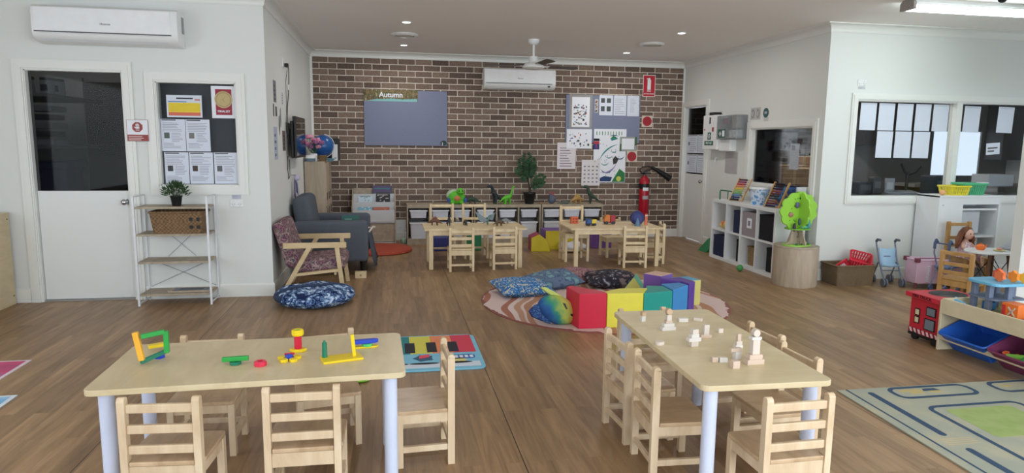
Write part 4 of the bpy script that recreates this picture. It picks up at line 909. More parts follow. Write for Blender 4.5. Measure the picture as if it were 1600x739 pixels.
def painted(w_, h_):
    GR = M((44, 120, 66), .6); NV = M((34, 62, 110), .6); TL = M((40, 130, 130), .6); out = []
    def arc(cx, cz, r0, a0, a1, t, n=14):
        o = [(cx+r0*math.cos(D(a0+(a1-a0)*i/n)), cz+r0*math.sin(D(a0+(a1-a0)*i/n))) for i in range(n+1)]
        q = [(cx+(r0-t*math.sin(math.pi*i/n))*math.cos(D(a0+(a1-a0)*i/n)), cz+(r0-t*math.sin(math.pi*i/n))*math.sin(D(a0+(a1-a0)*i/n))) for i in range(n, -1, -1)]
        return o+q
    out.append((TL, [arc(w_*.82, h_*.30, w_*.66, 95, 165, .022), arc(w_*.35, h_*.40, w_*.13, 200, 350, .016), arc(w_*.48, h_*.52, w_*.11, 200, 350, .016), arc(w_*.62, h_*.62, w_*.10, 200, 350, .016), [(w_*.55, h_*.78), (w_*.75, h_*.82), (w_*.66, h_*.86), (w_*.5, h_*.83)]]))
    out.append((NV, [arc(w_*.82, h_*.52, w_*.14, 190, 350, .018), arc(w_*.42, h_*.30, w_*.20, 200, 340, .018), arc(w_*.62, h_*.70, w_*.30, 60, 120, .014), [(w_*.2, h_*.02), (w_*.55, h_*.02), (w_*.6, h_*.10), (w_*.35, h_*.12), (w_*.2, h_*.08)]]))
    out.append((M((150, 130, 180)), [arc(w_*.35, h_*.42, w_*.38, 250, 350, .02)]))
    out.append((GR, [[(w_*.58, h_*.01), (w_*.99, h_*.01), (w_*.99, h_*.18), (w_*.82, h_*.26)], [(w_*.5, h_*.82), (w_*.7, h_*.84), (w_*.6, h_*.88)]]+[(w_*(.08+.085*i), h_*.885, w_*(.10+.085*i), h_*.955) for i in range(10)]))
    out.append((M((200, 200, 90)), [circ(w_*.80, h_*.07, w_*.08, 8)]))
    rnd = random.Random(12); out.append((M((50, 44, 40)), [[(x, z), (x+.012, z+.006), (x+.006, z+.02)] for x, z in [(rnd.uniform(.03, .95)*w_, rnd.uniform(.1, .85)*h_) for _ in range(34)]]+[[(w_*.62, h_*.34), (w_*.72, h_*.36), (w_*.78, h_*.44), (w_*.68, h_*.5), (w_*.6, h_*.44)]]))
    out.append((M((40, 50, 120)), [(w_*.0, h_*.62, w_*.17, h_*.74)])); out.append((M((190, 50, 60)), [(w_*.0, h_*.72, w_*.17, h_*.77), (w_*.07, h_*.64, w_*.09, h_*.77)])); out.append((BLACK, [(0, h_*.775, w_*.17, h_*.82)]))
    return out
wp('large white poster painted with green and blue curls over the lower pinboard', 926, 202, 979, 285, PAPER, painted, y=yb2-.009)
wp('small leafy bordered card overlapping the right of the painted poster', 968, 214, 995, 236, M((150, 156, 150)), lambda w_, h_: [(PAPER, [(w_*.12, h_*.12, w_*.86, h_*.88)]), (GL, [(0, 0, w_*.1, h_*.5), (w_*.9, h_*.4, w_, h_)])], 'greeting_card', 'card', y=yb2-.016)
wp('white text chart hanging on bricks left of the pinboard', 870, 223, 900, 264, M((220, 212, 214), .6), lambda w_, h_: [(M((120, 104, 124)), lines(w_*.15, w_*.85, h_*.1, h_*.88, 8, 6, .3))], 'wall_chart', 'poster', y=Y2-.02)
wp('white chart with a grid of small figures below the pinboard', 908, 250, 938, 290, M((220, 214, 216), .6), lambda w_, h_: [(M((110, 108, 124)), [(w_*(.12+.22*i), h_*(.12+.15*j), w_*(.12+.22*i+.1), h_*(.12+.15*j+.05)) for i in range(4) for j in range(5)])], 'wall_chart', 'poster', y=Y2-.028)
def fire_sign(w_, h_):
    return [(M((186, 34, 46)), [(.008, .008, w_-.008, h_-.008)]), (PAPER, [(w_*.36, h_*.32, w_*.64, h_*.78), (w_*.42, h_*.78, w_*.58, h_*.86), (w_*.3, h_*.80, w_*.42, h_*.84)])]
o = wp('red fire extinguisher sign high on the right of the brick wall', 1004, 117.5, 1024.5, 151, PAPER, fire_sign, 'fire_sign', 'sign', y=Y2)
par = thing('x', 'x', 'x'); bpy.data.objects.remove(par)
r = o; text('FIRE', .036, PAPER, r, 0, -.0035, .085, 'lettering', .0004, .0005); text('EXTINGUISHER', .024, PAPER, r, 0, -.0035, .045, 'lettering', .0004, .0004)
for k, (u, v, y, lb) in enumerate([(1011, 189.5, Y2, 'cream square with a dark red disc at the right edge of the pinboard'), (987, 244.5, yb2-.016, 'cream square with a dark red disc over the lower right of the painted poster')]):
    p = at(u, v, Y=y); r = thing('disc_sign', lb, 'sign', (p.x, y, p.z), 0, 'red disc signs'); MB().box(-.088, -.003, -.088, .088, 0, .088).build('card', M((206, 192, 178)), r)
    MB().cyl((0, -.003, 0), (0, -.005, 0), .075, n=32).build('red_disc', M((164, 34, 46)), r); mb = MB(); [mb.box(-.045, -.006, z, .045, -.0045, z+.006) for z in (-.03, -.005, .02)]; mb.build('print_lines', M((130, 20, 34)), r)
# ---- fire extinguisher
p = at(1004, 340, Y=Y2-.12); r = thing('fire_extinguisher', 'red fire extinguisher with black horn mounted on the brick wall', 'fire extinguisher', (3.925, Y2-.13, .36))
RX = M((170, 24, 44), .25)
MB().lathe([(.07, 0), (.078, .02), (.078, .54), (.066, .585), (.03, .61), (.026, .63)], n=28).build('cylinder', RX, r, smooth=True)
MB().cyl((0, 0, .42), (0, 0, .50), .0795, n=28, cap=False).build('black_band', DARK, r, smooth=True)
for z, h_, c in ((.395, .05, PAPER), (.26, .055, M((170, 168, 170)))):
    mb = MB(); mb.X = Matrix.Translation((0, 0, z))
    v = []; 
    for zz in (0, h_):
        for i in range(9): a = D(-125+70*i/8); v.append((.0805*math.cos(a), .0805*math.sin(a), zz))
    mb.add(v, [(i, i+1, 9+i+1, 9+i) for i in range(8)]); mb.build('label', c, r)
MB().cyl((0, 0, .62), (0, 0, .68), .024).build('valve', M((90, 90, 92), .3, metal=.8), r)
mb = MB(); mb.bar((-.01, 0, .69), (.11, -.01, .73), .022, .01); mb.bar((-.01, 0, .67), (.10, -.01, .665), .022, .01); mb.build('handle', DARK, r)
MB().tube([(0, -.02, .66), (-.07, -.03, .67), (-.10, -.03, .72), (-.05, -.03, .765), (.04, -.04, .77), (.10, -.05, .755)], .011, 8).build('hose', DARK, r, smooth=True)
mb = MB(); mb.cyl((.09, -.05, .76), (.20, -.05, .705), .022, .034, 16); mb.cyl((.20, -.05, .705), (.40, -.05, .585), .036, .052, 16); mb.build('horn', DARK, r, smooth=True)
MB().box(-.04, .06, .45, .04, .13, .50).build('wall_bracket', DARK, r)
# ================================================================ book display and tub shelves
r = thing('book_display', 'low grey book display rack with sloped tiers against the brick wall', 'bookshelf', (-.25, 9.85, 0))
for s in (-1, 1): MB().prism([(-.20, 0), (.20, 0), (.20, .79), (.08, .79), (-.20, .52)][::1], s*.30-.008, s*.30+.008, 'x').build('side_panel', OAK, r)
TIER = M((196, 198, 200), .5)
for k, (y, z0, z1) in enumerate([(-.19, .33, .50), (-.12, .42, .61), (-.0, .58, .72)]): MB().box(-.29, y-.006, z0, .29, y+.006, z1).build('tier_front', TIER, r)
MB().box(-.29, .17, 0, .29, .185, .79).build('back_panel', OAK, r)
for z, a, b in ((.02, -.19, .17), (.31, -.19, .17), (.42, -.12, .17), (.60, 0, .17)): MB().box(-.29, a, z, .29, b, z+.014).build('shelf', TIER, r)
MB().box(-.29, -.17, .04, .29, -.155, .30).build('storage_panel', OAK, r)
for k, (x, y, z, w_, h_, c, c2, lb) in enumerate([(-.12, -.145, .42, .22, .17, (120, 170, 190), (220, 226, 230), 'pale blue picture book in the front tier of the book display'),
    (-.12, -.03, .55, .20, .17, (196, 212, 222), (120, 150, 170), 'light blue and white book in the middle tier, left'), (.10, -.145, .42, .24, .125, (170, 90, 70), (200, 130, 110), 'orange-red book in the front tier of the book display'),
    (.13, -.03, .58, .20, .16, (40, 40, 46), (190, 186, 180), 'dark book with white lettering-like squiggles in the middle tier, right'), (.12, .10, .64, .28, .19, (86, 76, 110), (60, 120, 130), 'wide purple book standing highest at the back of the display')]):
    rnd = random.Random(k); o = sheet('picture_book', w_, h_, M(c), [(M(c2), [[(x0, z0), (x0+.03, z0+.004), (x0+.02, z0+.02)] for x0, z0 in [(rnd.uniform(.01, w_-.05), rnd.uniform(.01, h_-.03)) for _ in range(10)]]+[(.02, h_*.75, w_-.03, h_*.82)])], th=.010)
    o.location = (-.25+x, 9.85+y, z); o.rotation_euler = (D(-14), 0, 0); tag(o, lb, 'book', 'picture books in the display rack')
socket_plate('white square plate low on the bricks between book display and tub shelves', .125, .20, Y2, .17, .22, gang=1)
tag(MB().lathe([(.03, 0), (.045, .03), (.04, .07), (.015, .08)], (.17, 9.75, 0), 16).build('floor_bottle', M((160, 190, 170), .3), None, smooth=True), 'small pale green pot on the floor beside the tub shelves', 'pot')
TUB = mat('white_translucent_tub', (222, 226, 236), .4)
def tub(label, w_, d, h, g):
    r = thing('storage_tub', label, 'tub', (0, 0, 0), 0, g); mb = MB(); t = .004; fl = .018
    a = rrect(-w_/2+fl, -d/2+fl, w_/2-fl, d/2-fl, .02, 3); b = rrect(-w_/2+.006, -d/2+.006, w_/2-.006, d/2-.006, .025, 3); k = len(a)
    bi = [(x*.96, y*.97) for x, y in b]; ai = [(x*.94, y*.96) for x, y in a]
    v = [(*p, 0) for p in a]+[(*p, h) for p in b]+[(*p, h) for p in bi]+[(*p, .006) for p in ai]; f = [tuple(range(k-1, -1, -1)), tuple(range(3*k, 4*k))]
    for j in range(3): f += [(j*k+i, j*k+(i+1) % k, (j+1)*k+(i+1) % k, (j+1)*k+i) for i in range(k)]
    mb.add(v, f); mb.build('body', TUB, r, smooth=True)
    MB().prism(rrect(-w_/2-.004, -d/2-.012, w_/2+.004, d/2+.004, .02, 3), h-.018, h-.002, 'z').build('rim', mat('white_rim', (236, 238, 242), .35), r, .003)
    return r
deep = tub('x', .255, .36, .235, 'deep tubs in the low shelf row'); shal = tub('x', .255, .36, .115, 'shallow tubs in the low shelf row')
xs0 = [(.215, 1.17), (1.185, 2.18), (2.195, 3.14)]
names = ['left', 'middle', 'right']
for k, (a, b) in enumerate(xs0):
    cx = (a+b)/2; r = thing('tub_shelf', 'low grey-oak shelf unit holding white tubs, %s of the three by the brick wall' % names[k], 'shelf unit', (cx, 9.80, 0), 0, 'low tub shelves'); hw = (b-a)/2
    MB().box(-hw, -.20, .53, hw, .20, .575).build('top', OAK, r, .001); MB().box(-hw, -.20, 0, hw, .20, .085).build('plinth', OAK, r)
    MB().box(-hw+.01, .18, .085, hw-.01, .19, .53).build('back_panel', M((130, 122, 112)), r)
    for i in range(4):
        x = -hw+.009+(2*hw-.018)*i/3; MB().box(x-.009, -.20, .085, x+.009, .18, .53).build('divider', OAK, r)
    cw = (2*hw-.018)/3
    for i in range(3):
        x = cx-hw+.009+cw*(i+.5); col = ['left', 'centre', 'right'][i]
        inst(deep, (x, 9.78, .085), 0, 'deep white tub, lower %s in the %s low shelf unit' % (col, names[k])); inst(shal, (x, 9.78, .385), 0, 'shallow white tub, upper %s in the %s low shelf unit' % (col, names[k]))
        for s in (-1, 1): MB().box(x-cx+s*cw/2-s*.009-(.006 if s > 0 else 0), -.19, .38, x-cx+s*cw/2-s*.009+(.006 if s < 0 else 0), .17, .386).build('runner', M((150, 140, 126)), r)
# ================================================================ toy animals
def critter(label, name, loc, rz, s, m, spine, rad, legs, extra=None, cat='toy dinosaur', group=None):
    """one continuous animal body: spine tube of varying radius plus tapering legs, in the x-z plane, facing +x"""
    r = thing(name, label, cat, loc, rz, group); mb = MB(); mb.X = Matrix.Scale(s, 4)
    mb.tube([(x, 0, z) for x, z in spine], rad, 10)
    for (x, y, z, x1, z1, r0, r1) in legs:
        for sg in (-1, 1): mb.tube([(x, sg*y, z), ((x+x1)/2+.01, sg*(y+.01), (z+z1)/2), (x1, sg*(y+.012), z1+.012), (x1+.02, sg*(y+.012), z1+.008)], [r0, (r0+r1)/2, r1, r1*.8], 8)
    mb.build('body', m, r, smooth=True)
    if extra: extra(r, s)
    return r
def trex(label, loc, rz, s, m, extra=None, group=None):
    sp = [(-.55, .10), (-.42, .13), (-.28, .22), (-.14, .32), (0, .42), (.08, .56), (.12, .70), (.18, .80), (.28, .80), (.38, .76)]
    rd = [.008, .03, .055, .085, .115, .10, .07, .08, .075, .03]
    return critter(label, 'toy_dinosaur', loc, rz, s, m, sp, rd, [(-.04, .08, .34, .0, 0, .085, .032), (.10, .07, .56, .20, .44, .03, .014)], extra, group=group)
def sauro(label, loc, rz, s, m, extra=None, group=None):
    sp = [(-.55, .06), (-.42, .16), (-.26, .30), (-.06, .36), (.10, .38), (.20, .48), (.25, .66), (.28, .84), (.33, .93), (.41, .90)]
    rd = [.01, .03, .07, .14, .12, .075, .05, .042, .055, .028]
    return critter(label, 'toy_dinosaur', loc, rz, s, m, sp, rd, [(-.16, .08, .28, -.18, 0, .06, .04), (.10, .08, .28, .11, 0, .055, .038)], extra, group=group)
def quad(label, loc, rz, s, m, extra=None, group=None):
    sp = [(-.60, .10), (-.42, .20), (-.22, .30), (0, .36), (.20, .30), (.33, .24), (.44, .22), (.52, .18)]
    rd = [.01, .045, .11, .15, .115, .07, .065, .03]
    return critter(label, 'toy_dinosaur', loc, rz, s, m, sp, rd, [(-.18, .09, .24, -.2, 0, .06, .035), (.16, .08, .22, .18, 0, .05, .033)], extra, group=group)
def plates(c, spikes=False):
    def f(r, s):
        for k in range(7):
            x = -.36+.1*k; z = [.27, .35, .45, .50, .48, .42, .33][k]; hh = [.07, .11, .15, .17, .15, .12, .08][k]
            mb = MB(); mb.X = Matrix.Scale(s, 4); y = .02*(-1)**k
            mb.prism([(x-.045, z-.04), (x+.045, z-.04), (x+.05, z+hh*.5), (x, z+hh), (x-.05, z+hh*.5)], y-.008, y+.008, 'y'); mb.build('back_plate', c, r)
    return f
def horns(c):
    def f(r, s):
        mb = MB(); mb.X = Matrix.Scale(s, 4)
        for q in (-1, 1): mb.cyl((.42, q*.03, .26), (.52, q*.05, .38), .014, .002, 6)
        mb.ell((.33, 0, .31), (.03, .12, .11), 12, 8); mb.build('frill_and_horns', c, r, smooth=True)
    return f
TS = .577
def ontop(u, y=9.72): p = at(u, 320, Y=y); return (p.x, y, .575)
G6 = 'toy animals along the low shelves'
LG = M((96, 190, 50), .5)
r = thing('turtle_backpack', 'bright green standing toy turtle with pale shell and blue sides', 'toy', ontop(713)); r.scale = (1, 1, 1)
mb = MB(); mb.ell((0, .0, .10), (.13, .06, .10)); mb.ell((.055, -.05, .185), (.055, .05, .055)); mb.ell((-.06, -.02, .03), (.04, .04, .035)); mb.ell((.07, -.02, .03), (.04, .04, .035)); mb.tube([(.04, -.03, .10), (.055, -.05, .16)], .035); mb.build('body', LG, r, smooth=True)
mb = MB(); mb.ell((-.035, .02, .125), (.115, .055, .09)); mb.build('shell', M((176, 196, 170), .5), r, smooth=True)
mb = MB(); mb.ell((.01, -.058, .09), (.05, .02, .04)); mb.build('shell_pattern', M((200, 130, 80), .5), r, smooth=True)
for s in (-1, 1): MB().ell((s*.12+.01, -.02, .06), (.025, .03, .04)).build('blue_flipper', M((70, 100, 180)), r, smooth=True)
mb = MB(); [mb.ell((.055+s*.022, -.095, .20), (.009, .006, .012)) for s in (-1, 1)]; mb.build('eyes', BLACK, r, smooth=True)
mb = MB(); mb.tube([(.025, -.094, .168), (.055, -.104, .16), (.085, -.094, .168)], .003, 5); mb.build('mouth', BLACK, r)
quad('low dark green armoured toy dinosaur beside the green turtle on the shelf', ontop(738), D(180), .22, M((52, 76, 62), .6), group=G6)
def gorilla(r, s): pass
trex('dark grey upright toy dinosaur left of the green long-necked one', ontop(773, 9.70), D(200), .33, M((44, 52, 56), .6), group=G6)
sauro('lime green long-necked toy dinosaur on the shelf beside the palm pot', ontop(793, 9.70), D(15), .275, LG, group=G6)
r = trex('dark green toy tyrannosaur standing on the right low shelf below the chart', ontop(922, 9.72), D(170), .32, M((52, 70, 58), .6), group=G6)
quad('tan toy stegosaurus on the right low shelf', ontop(902, 9.70), D(20), .24, M((176, 140, 84), .6), plates(M((190, 160, 96))), G6)
r = thing('toy_bird', 'blue-grey toy bird with a red crest on the right low shelf', 'toy', ontop(862)); mb = MB(); mb.ell((0, 0, .06), (.06, .045, .06)); mb.tube([(-.01, 0, .08), (-.02, 0, .13), (-.03, -.01, .145)], [.04, .03, .018]); mb.build('body', M((84, 96, 112)), r, smooth=True)
mb = MB(); [mb.cyl((-.035+.02*k, 0, .135), (-.045+.026*k, 0, .18), .009, .002, 6) for k in range(4)]; mb.build('crest', M((190, 50, 70)), r)
r = critter('grey toy lizard lying flat on the right low shelf between bird and stegosaurus', 'toy_lizard', ontop(882, 9.68), D(0), .2, M((90, 104, 92)), [(-.6, .05), (-.3, .09), (0, .12), (.3, .10), (.45, .09)], [.01, .06, .1, .07, .03], [(-.15, .1, .08, -.2, 0, .035, .02), (.2, .09, .08, .25, 0, .035, .02)], cat='toy', group=G6)
p = ontop(845); tag(MB().cyl((p[0], p[1], .575), (p[0], p[1], .60), .013, n=12).build('wooden_peg', M((190, 120, 80))), 'tiny orange-brown wooden peg on the low shelf right of the palm', 'peg')
# palm
r = thing('potted_palm', 'dark green leafy palm in a tall black pot on the low shelf', 'plant', ontop(827))
MB().lathe([(.065, 0), (.092, .15), (.098, .155), (.098, .17), (.09, .17), (.08, .14), (.001, .14)], n=24).build('pot', DARK, r, smooth=True)
mb = MB(); rnd = random.Random(21); leafm = MB(); DG = [M((30, 62, 38), .5), M((44, 84, 50), .5)]
def frond(base, tip, wd, n=13):
    b = Vector(base); t = Vector(tip); mid = (b+t)/2+Vector((0, 0, .06)); pts = [(b*(1-q)**2+mid*2*q*(1-q)+t*q*q) for q in [i/12 for i in range(13)]]
    mb.tube(pts, [.006-.004*i/12 for i in range(13)], 5)
    side = (t-b).cross(Vector((0, -1, .2))).normalized(); dr = (t-b).normalized()
    for i in range(2, 13):
        for s in (-1, 1):
            ln = wd*math.sin(math.pi*(.12+.8*i/13)); p = pts[i]; q = p+side*s*ln+dr*ln*.55+Vector((0, -.02*rnd.random(), -.01)); nrm = (q-p).cross(Vector((0, 1, 0))).normalized()*.013
            leafm.cur = rnd.randint(0, 1); m_ = (p+q)/2
            leafm.add([p, m_+nrm, q, m_-nrm, m_+Vector((0, -.004, 0))], [(0, 1, 4), (1, 2, 4), (2, 3, 4), (3, 0, 4)])
for tip, wd in [((-.14, -.02, .66), .11), ((-.05, .02, .74), .12), ((-.19, .0, .52), .10), ((.02, -.05, .58), .11), ((.04, .03, .68), .10), ((-.12, -.08, .42), .10), ((.02, .06, .50), .10), ((-.02, -.09, .62), .1)]:
    frond((-.02, 0, .34), tip, wd)
for tip, wd in [((.21, -.02, .42), .085), ((.22, .03, .34), .08), ((.17, -.06, .30), .075)]: frond((.0, 0, .22), tip, wd)
mb.tube([(0, 0, .14), (-.005, 0, .26), (-.02, 0, .36)], [.014, .011, .009], 8); mb.tube([(.012, 0, .14), (.02, 0, .24)], [.01, .006], 6)
mb.build('stem', M((50, 48, 32)), r, smooth=True); leafm.build('leaves', DG, r)
# ---- on the dinosaur table
TZ = .475
def tb(u, v): p = at(u, v, Z=TZ); return (p.x, p.y, TZ)
G7 = 'toy dinosaurs on the pine table'
quad('brown spiky toy stegosaurus at the left end of the dinosaur table', tb(679, 352), D(165), .17, M((104, 74, 58), .6), plates(M((130, 70, 54))), G7)
trex('dark blue-grey upright toy dinosaur on the pine table', tb(701, 353), D(-70), .155, M((50, 54, 66), .6), None, G7)
sauro('small pale toy dinosaur in the middle of the pine table', tb(714, 346), D(120), .10, M((186, 170, 150), .6), None, G7)
quad('small dark toy dinosaur near the middle front of the pine table', tb(727, 352), D(-80), .14, M((52, 54, 50), .6), None, G7)
def wings(r, s):
    mb = MB(); mb.prism([(0, .06), (-.10, .13), (-.17, .17), (-.12, .06), (-.06, .03)], -.03, -.026, 'y'); mb.prism([(0, .06), (.05, .12), (.10, .15), (.07, .05)], .01, .014, 'y'); mb.build('wings', M((120, 134, 140), .6), r)
trex('grey-green winged toy dinosaur with raised wings on the pine table', tb(762, 351), D(10), .14, M((96, 128, 116), .6), wings, G7)
quad('brown toy triceratops at the right of the dinosaur table', tb(780, 353), D(15), .15, M((92, 76, 60), .6), horns(M((104, 90, 74))), G7)
quad('pale grey toy dinosaur at the back right of the dinosaur table', tb(790, 349.5), D(10), .14, M((130, 136, 136), .6), None, G7)
# ---- on the toy truck table
TZ2 = .475
def wheels(r, xs, y, rad, m=DARK):
    for x in xs:
        for s in (-1, 1): MB().cyl((x, s*y-.008, rad), (x, s*y+.008, rad), rad, n=14).build('wheel', m, r)
p = tb(897, 349); r = thing('toy_cube', 'orange toy cube on the left of the toy truck table', 'toy', p); MB().box(-.045, -.035, 0, .045, .035, .085).build('body', M((214, 104, 62)), r, .005); mb = MB(); [mb.cyl((x, -.035, z), (x, -.038, z), .012, n=12) for x in (-.02, .02) for z in (.025, .06)]; mb.build('round_holes', M((150, 60, 40)), r)
p = tb(923, 352.5); r = thing('toy_dump_truck', 'small blue and yellow toy dump truck on the pine table', 'toy truck', p, D(5)); MB().box(-.06, -.03, .014, .06, .03, .026).build('chassis', M((60, 60, 70)), r)
MB().prism([(-.062, .028), (-.005, .028), (-.0, .075), (-.055, .085)], -.032, .032, 'y').build('cab', M((50, 90, 150)), r, .003); MB().prism([(.0, .03), (.058, .03), (.068, .078), (.004, .07)], -.032, .032, 'y').build('tipper', M((220, 190, 60)), r, .003); wheels(r, (-.04, .04), .032, .015)
p = tb(952, 350); r = thing('toy_truck', 'orange and dark red wooden toy truck in the middle of the table', 'toy truck', p, D(-4)); MB().box(-.07, -.035, .018, .07, .035, .032).build('chassis', M((120, 30, 44)), r)
MB().box(.005, -.035, .032, .07, .035, .11).build('load_bed', M((160, 40, 50)), r, .003); MB().prism([(-.07, .032), (-.0, .032), (-.0, .115), (-.05, .115), (-.07, .07)], -.035, .035, 'y').build('cab', M((206, 120, 50)), r, .003); wheels(r, (-.045, .045), .036, .020)
p = at(999, 352, Z=TZ2); r = thing('round_toy_case', 'dark blue round toy case standing at the right of the table', 'toy', (p.x-.01, p.y+.06, TZ2))
MB().cyl((0, -.03, .085), (0, .03, .085), .085, n=32).build('case', M((44, 48, 104)), r, .006, True); MB().box(-.03, -.03, .165, .03, .03, .172).build('catch', M((44, 48, 104)), r); MB().cyl((0, -.031, .085), (0, -.034, .085), .055, n=28).build('face_disc', M((60, 66, 130)), r)
p = at(996, 353, Z=TZ2); r = thing('toy_cone', 'translucent blue-grey ribbed cone in front of the dark blue case', 'toy', (p.x, p.y, TZ2)); MB().cyl((0, 0, 0), (0, 0, .10), .038, .004, 16).build('cone', mat('translucent_blue', (120, 150, 180), .15, alpha=.75), r, smooth=True); mb = MB(); [mb.cyl((0, 0, z), (0, 0, z+.003), .039*(1-z/.11)+.002, n=16) for z in (.0, .02, .04, .06, .08)]; mb.build('ribs', M((90, 120, 156)), r)
p = at(1009, 351, Z=TZ2); r = thing('toy_post', 'slim upright orange toy post beside the dark blue case', 'toy', (p.x, p.y, TZ2)); MB().box(-.017, -.012, 0, .017, .012, .135).build('post', M((216, 116, 84)), r, .003); MB().box(-.017, -.014, .11, .017, -.011, .12).build('stripe', PAPER, r)
# ================================================================ foam blocks by the brick wall
def foam(label, loc, rz, pts, depth, mats_, ax='y', name='foam_block', group=None, bev=.006):
    """soft-play block: polygon in x-z extruded along y; mats_ = (side, top/other)"""
    r = thing(name, label, 'foam block', loc, rz, group)
    n = len(pts); a = MB().prism(pts, 0, depth, 'y'); a.mi = [0, 0]+[1]*n; a.build('cover', list(mats_), r, bev)
    return r
FY = M((214, 196, 40), .45); FM = M((160, 50, 84), .45); FP = M((112, 76, 150), .45); FB = M((52, 62, 130), .45); FG = M((44, 130, 84), .45)
foam('yellow foam wedge with magenta slope on the floor between the tables', (1.87, 8.80, 0), D(-4), [(0, 0), (.27, 0), (.22, .16), (.11, .24), (.0, .19)], .30, (FY, FM), name='foam_wedge')
foam('yellow foam block with purple top by the low shelf unit', (2.10, 8.92, 0), 0, [(0, 0), (.40, 0), (.40, .27), (0, .27)], .35, (FY, FP))
foam('purple foam block on the floor behind the toy truck table', (2.80, 8.98, 0), 0, [(0, 0), (.28, 0), (.28, .235), (0, .235)], .22, (FP, M((140, 100, 170), .45)))
foam('dark blue foam block under the left end of the dinosaur table', (.56, 8.98, 0), 0, [(0, 0), (.2, 0), (.2, .18), (0, .18)], .25, (FB, FB))
foam('green foam block behind the chairs of the dinosaur table', (.99, 8.98, 0), 0, [(0, 0), (.22, 0), (.22, .24), (0, .24)], .25, (FG, FG))
o = MB(); o.ell((0, 0, .07), (.21, .16, .07), 20, 10); o = o.build('white_cushion', M((206, 206, 212), .9), None, smooth=True); o.location = (2.45, 8.76, 0); tag(o, 'white cushion lying in front of the yellow and purple foam block', 'cushion')
for v in o.data.vertices: v.co.z = max(v.co.z, 0) + .012*math.sin(v.co.x*30)*(v.co.z > .05)
# ================================================================ round rug, pillows and rainbow foam blocks
RC = (1.96, 5.905)
def rug_mat():
    T = NT('pink_ochre_rug_print'); tc = T.n('ShaderNodeTexCoord'); wv = T.n('ShaderNodeTexWave', wave_type='BANDS', bands_direction='DIAGONAL', i_Scale=.42, i_Distortion=6.5, i_Detail=2.5, i_Detail_Scale=.8)
    mp = T.n('ShaderNodeMapping'); mp.inputs['Rotation'].default_value = (0, 0, D(38)); mp.inputs['Location'].default_value = (.3, .2, 0); T.l(tc.outputs['Object'], mp.inputs[0]); T.l(mp.outputs[0], wv.inputs['Vector'])
    cr = T.n('ShaderNodeValToRGB'); r = cr.color_ramp; r.interpolation = 'CONSTANT'
    st = [(0, (216, 190, 184)), (.22, (182, 132, 106)), (.40, (222, 200, 194)), (.48, (196, 150, 124)), (.66, (226, 206, 200)), (.80, (172, 112, 92)), (.92, (220, 196, 190))]
    while len(r.elements) < len(st): r.elements.new(.5)
    for e, (p, c) in zip(r.elements, st): e.position = p; e.color = L(c)
    T.l(wv.outputs['Fac'], cr.inputs[0])
    # patchy dark red border
    gr = T.n('ShaderNodeVectorMath', operation='LENGTH'); T.l(tc.outputs['Object'], gr.inputs[0])
    no = T.n('ShaderNodeTexNoise', i_Scale=7, i_Detail=2); T.l(tc.outputs['Object'], no.inputs[0])
    ad = T.n('ShaderNodeMath', operation='MULTIPLY_ADD'); ad.inputs[1].default_value = .14; T.l(no.outputs['Fac'], ad.inputs[0]); T.l(gr.outputs['Value'], ad.inputs[2])
    gt = T.n('ShaderNodeMath', operation='GREATER_THAN'); gt.inputs[1].default_value = 1.195; T.l(ad.outputs[0], gt.inputs[0])
    mx = T.n('ShaderNodeMix', data_type='RGBA'); T.l(gt.outputs[0], mx.inputs[0]); T.l(cr.outputs[0], mx.inputs[6]); mx.inputs[7].default_value = L((140, 84, 76))
    T.l(mx.outputs[2], T.b.inputs['Base Color']); T.b.inputs['Roughness'].default_value = .9; return T.m
RR = 1.15
o = MB(); o.lathe([(RR, 0), (RR, .006), (RR-.004, .008), (.001, .008)], n=96); o.cur = 0
o = o.build('round_rug', rug_mat()); o.location = (RC[0], RC[1], 0); tag(o, 'large round rug in pinks and ochres under the pillows and rainbow foam blocks', 'rug')
def pillow(label, cx, cy, rz, w_, d, h, m, tilt=(0, 0), z=.008, seed=0, pinch=.10):
    n = 17; mb = MB(); rnd = random.Random(seed); v = []
    for side in (1, -1):
        for i in range(n):
            for j in range(n):
                a = -1+2*i/(n-1); b = -1+2*j/(n-1); e = (1-a*a)*(1-b*b)
                x = a*w_/2*(1-pinch*(1-b*b)*abs(a)**3*.6); y = b*d/2*(1-pinch*(1-a*a)*abs(b)**3*.6)
                zz = side*h/2*(e**.42)+.006*math.sin(a*5+seed)*math.sin(b*4+seed*2)*e
                v.append((x, y, zz))
    N = n*n; f = []
    for i in range(n-1):
        for j in range(n-1):
            q = (i*n+j, i*n+j+1, (i+1)*n+j+1, (i+1)*n+j); f.append(q[::-1]); f.append(tuple(N+k for k in q))
    ring = [i*n for i in range(n)]+[(n-1)*n+j for j in range(1, n)]+[i*n+n-1 for i in range(n-2, -1, -1)]+[j for j in range(n-2, 0, -1)]
    for a, b in zip(ring, ring[1:]+ring[:1]): f.append((a, b, N+b, N+a))
    mb.add(v, f); o = mb.build('pillow', m, None, smooth=True); R = rot(D(tilt[0]), D(tilt[1]), 0); zm = min((R @ Vector(q)).z for q in v)
    for vt in o.data.vertices: vt.co = R @ vt.co
    # flatten the underside a little where it rests
    zmin = min(vt.co.z for vt in o.data.vertices)
    for vt in o.data.vertices: vt.co.z = max(vt.co.z-zmin-.02, 0)
    o.location = (cx, cy, z); o.rotation_euler = (0, 0, D(rz)); return tag(o, label, 'pillow')
P1 = voro('blue_dotted_print', [(196, 206, 214), (100, 150, 196), (50, 104, 168), (84, 126, 168), (190, 190, 176)], 30, .9, 2.0, [0, .20, .40, .58, .66])
P2 = voro('teal_waterlily_print', [(130, 162, 168), (112, 146, 158), (78, 94, 124), (104, 120, 146)], 14, .9, 1.6, [0, .26, .44, .54])
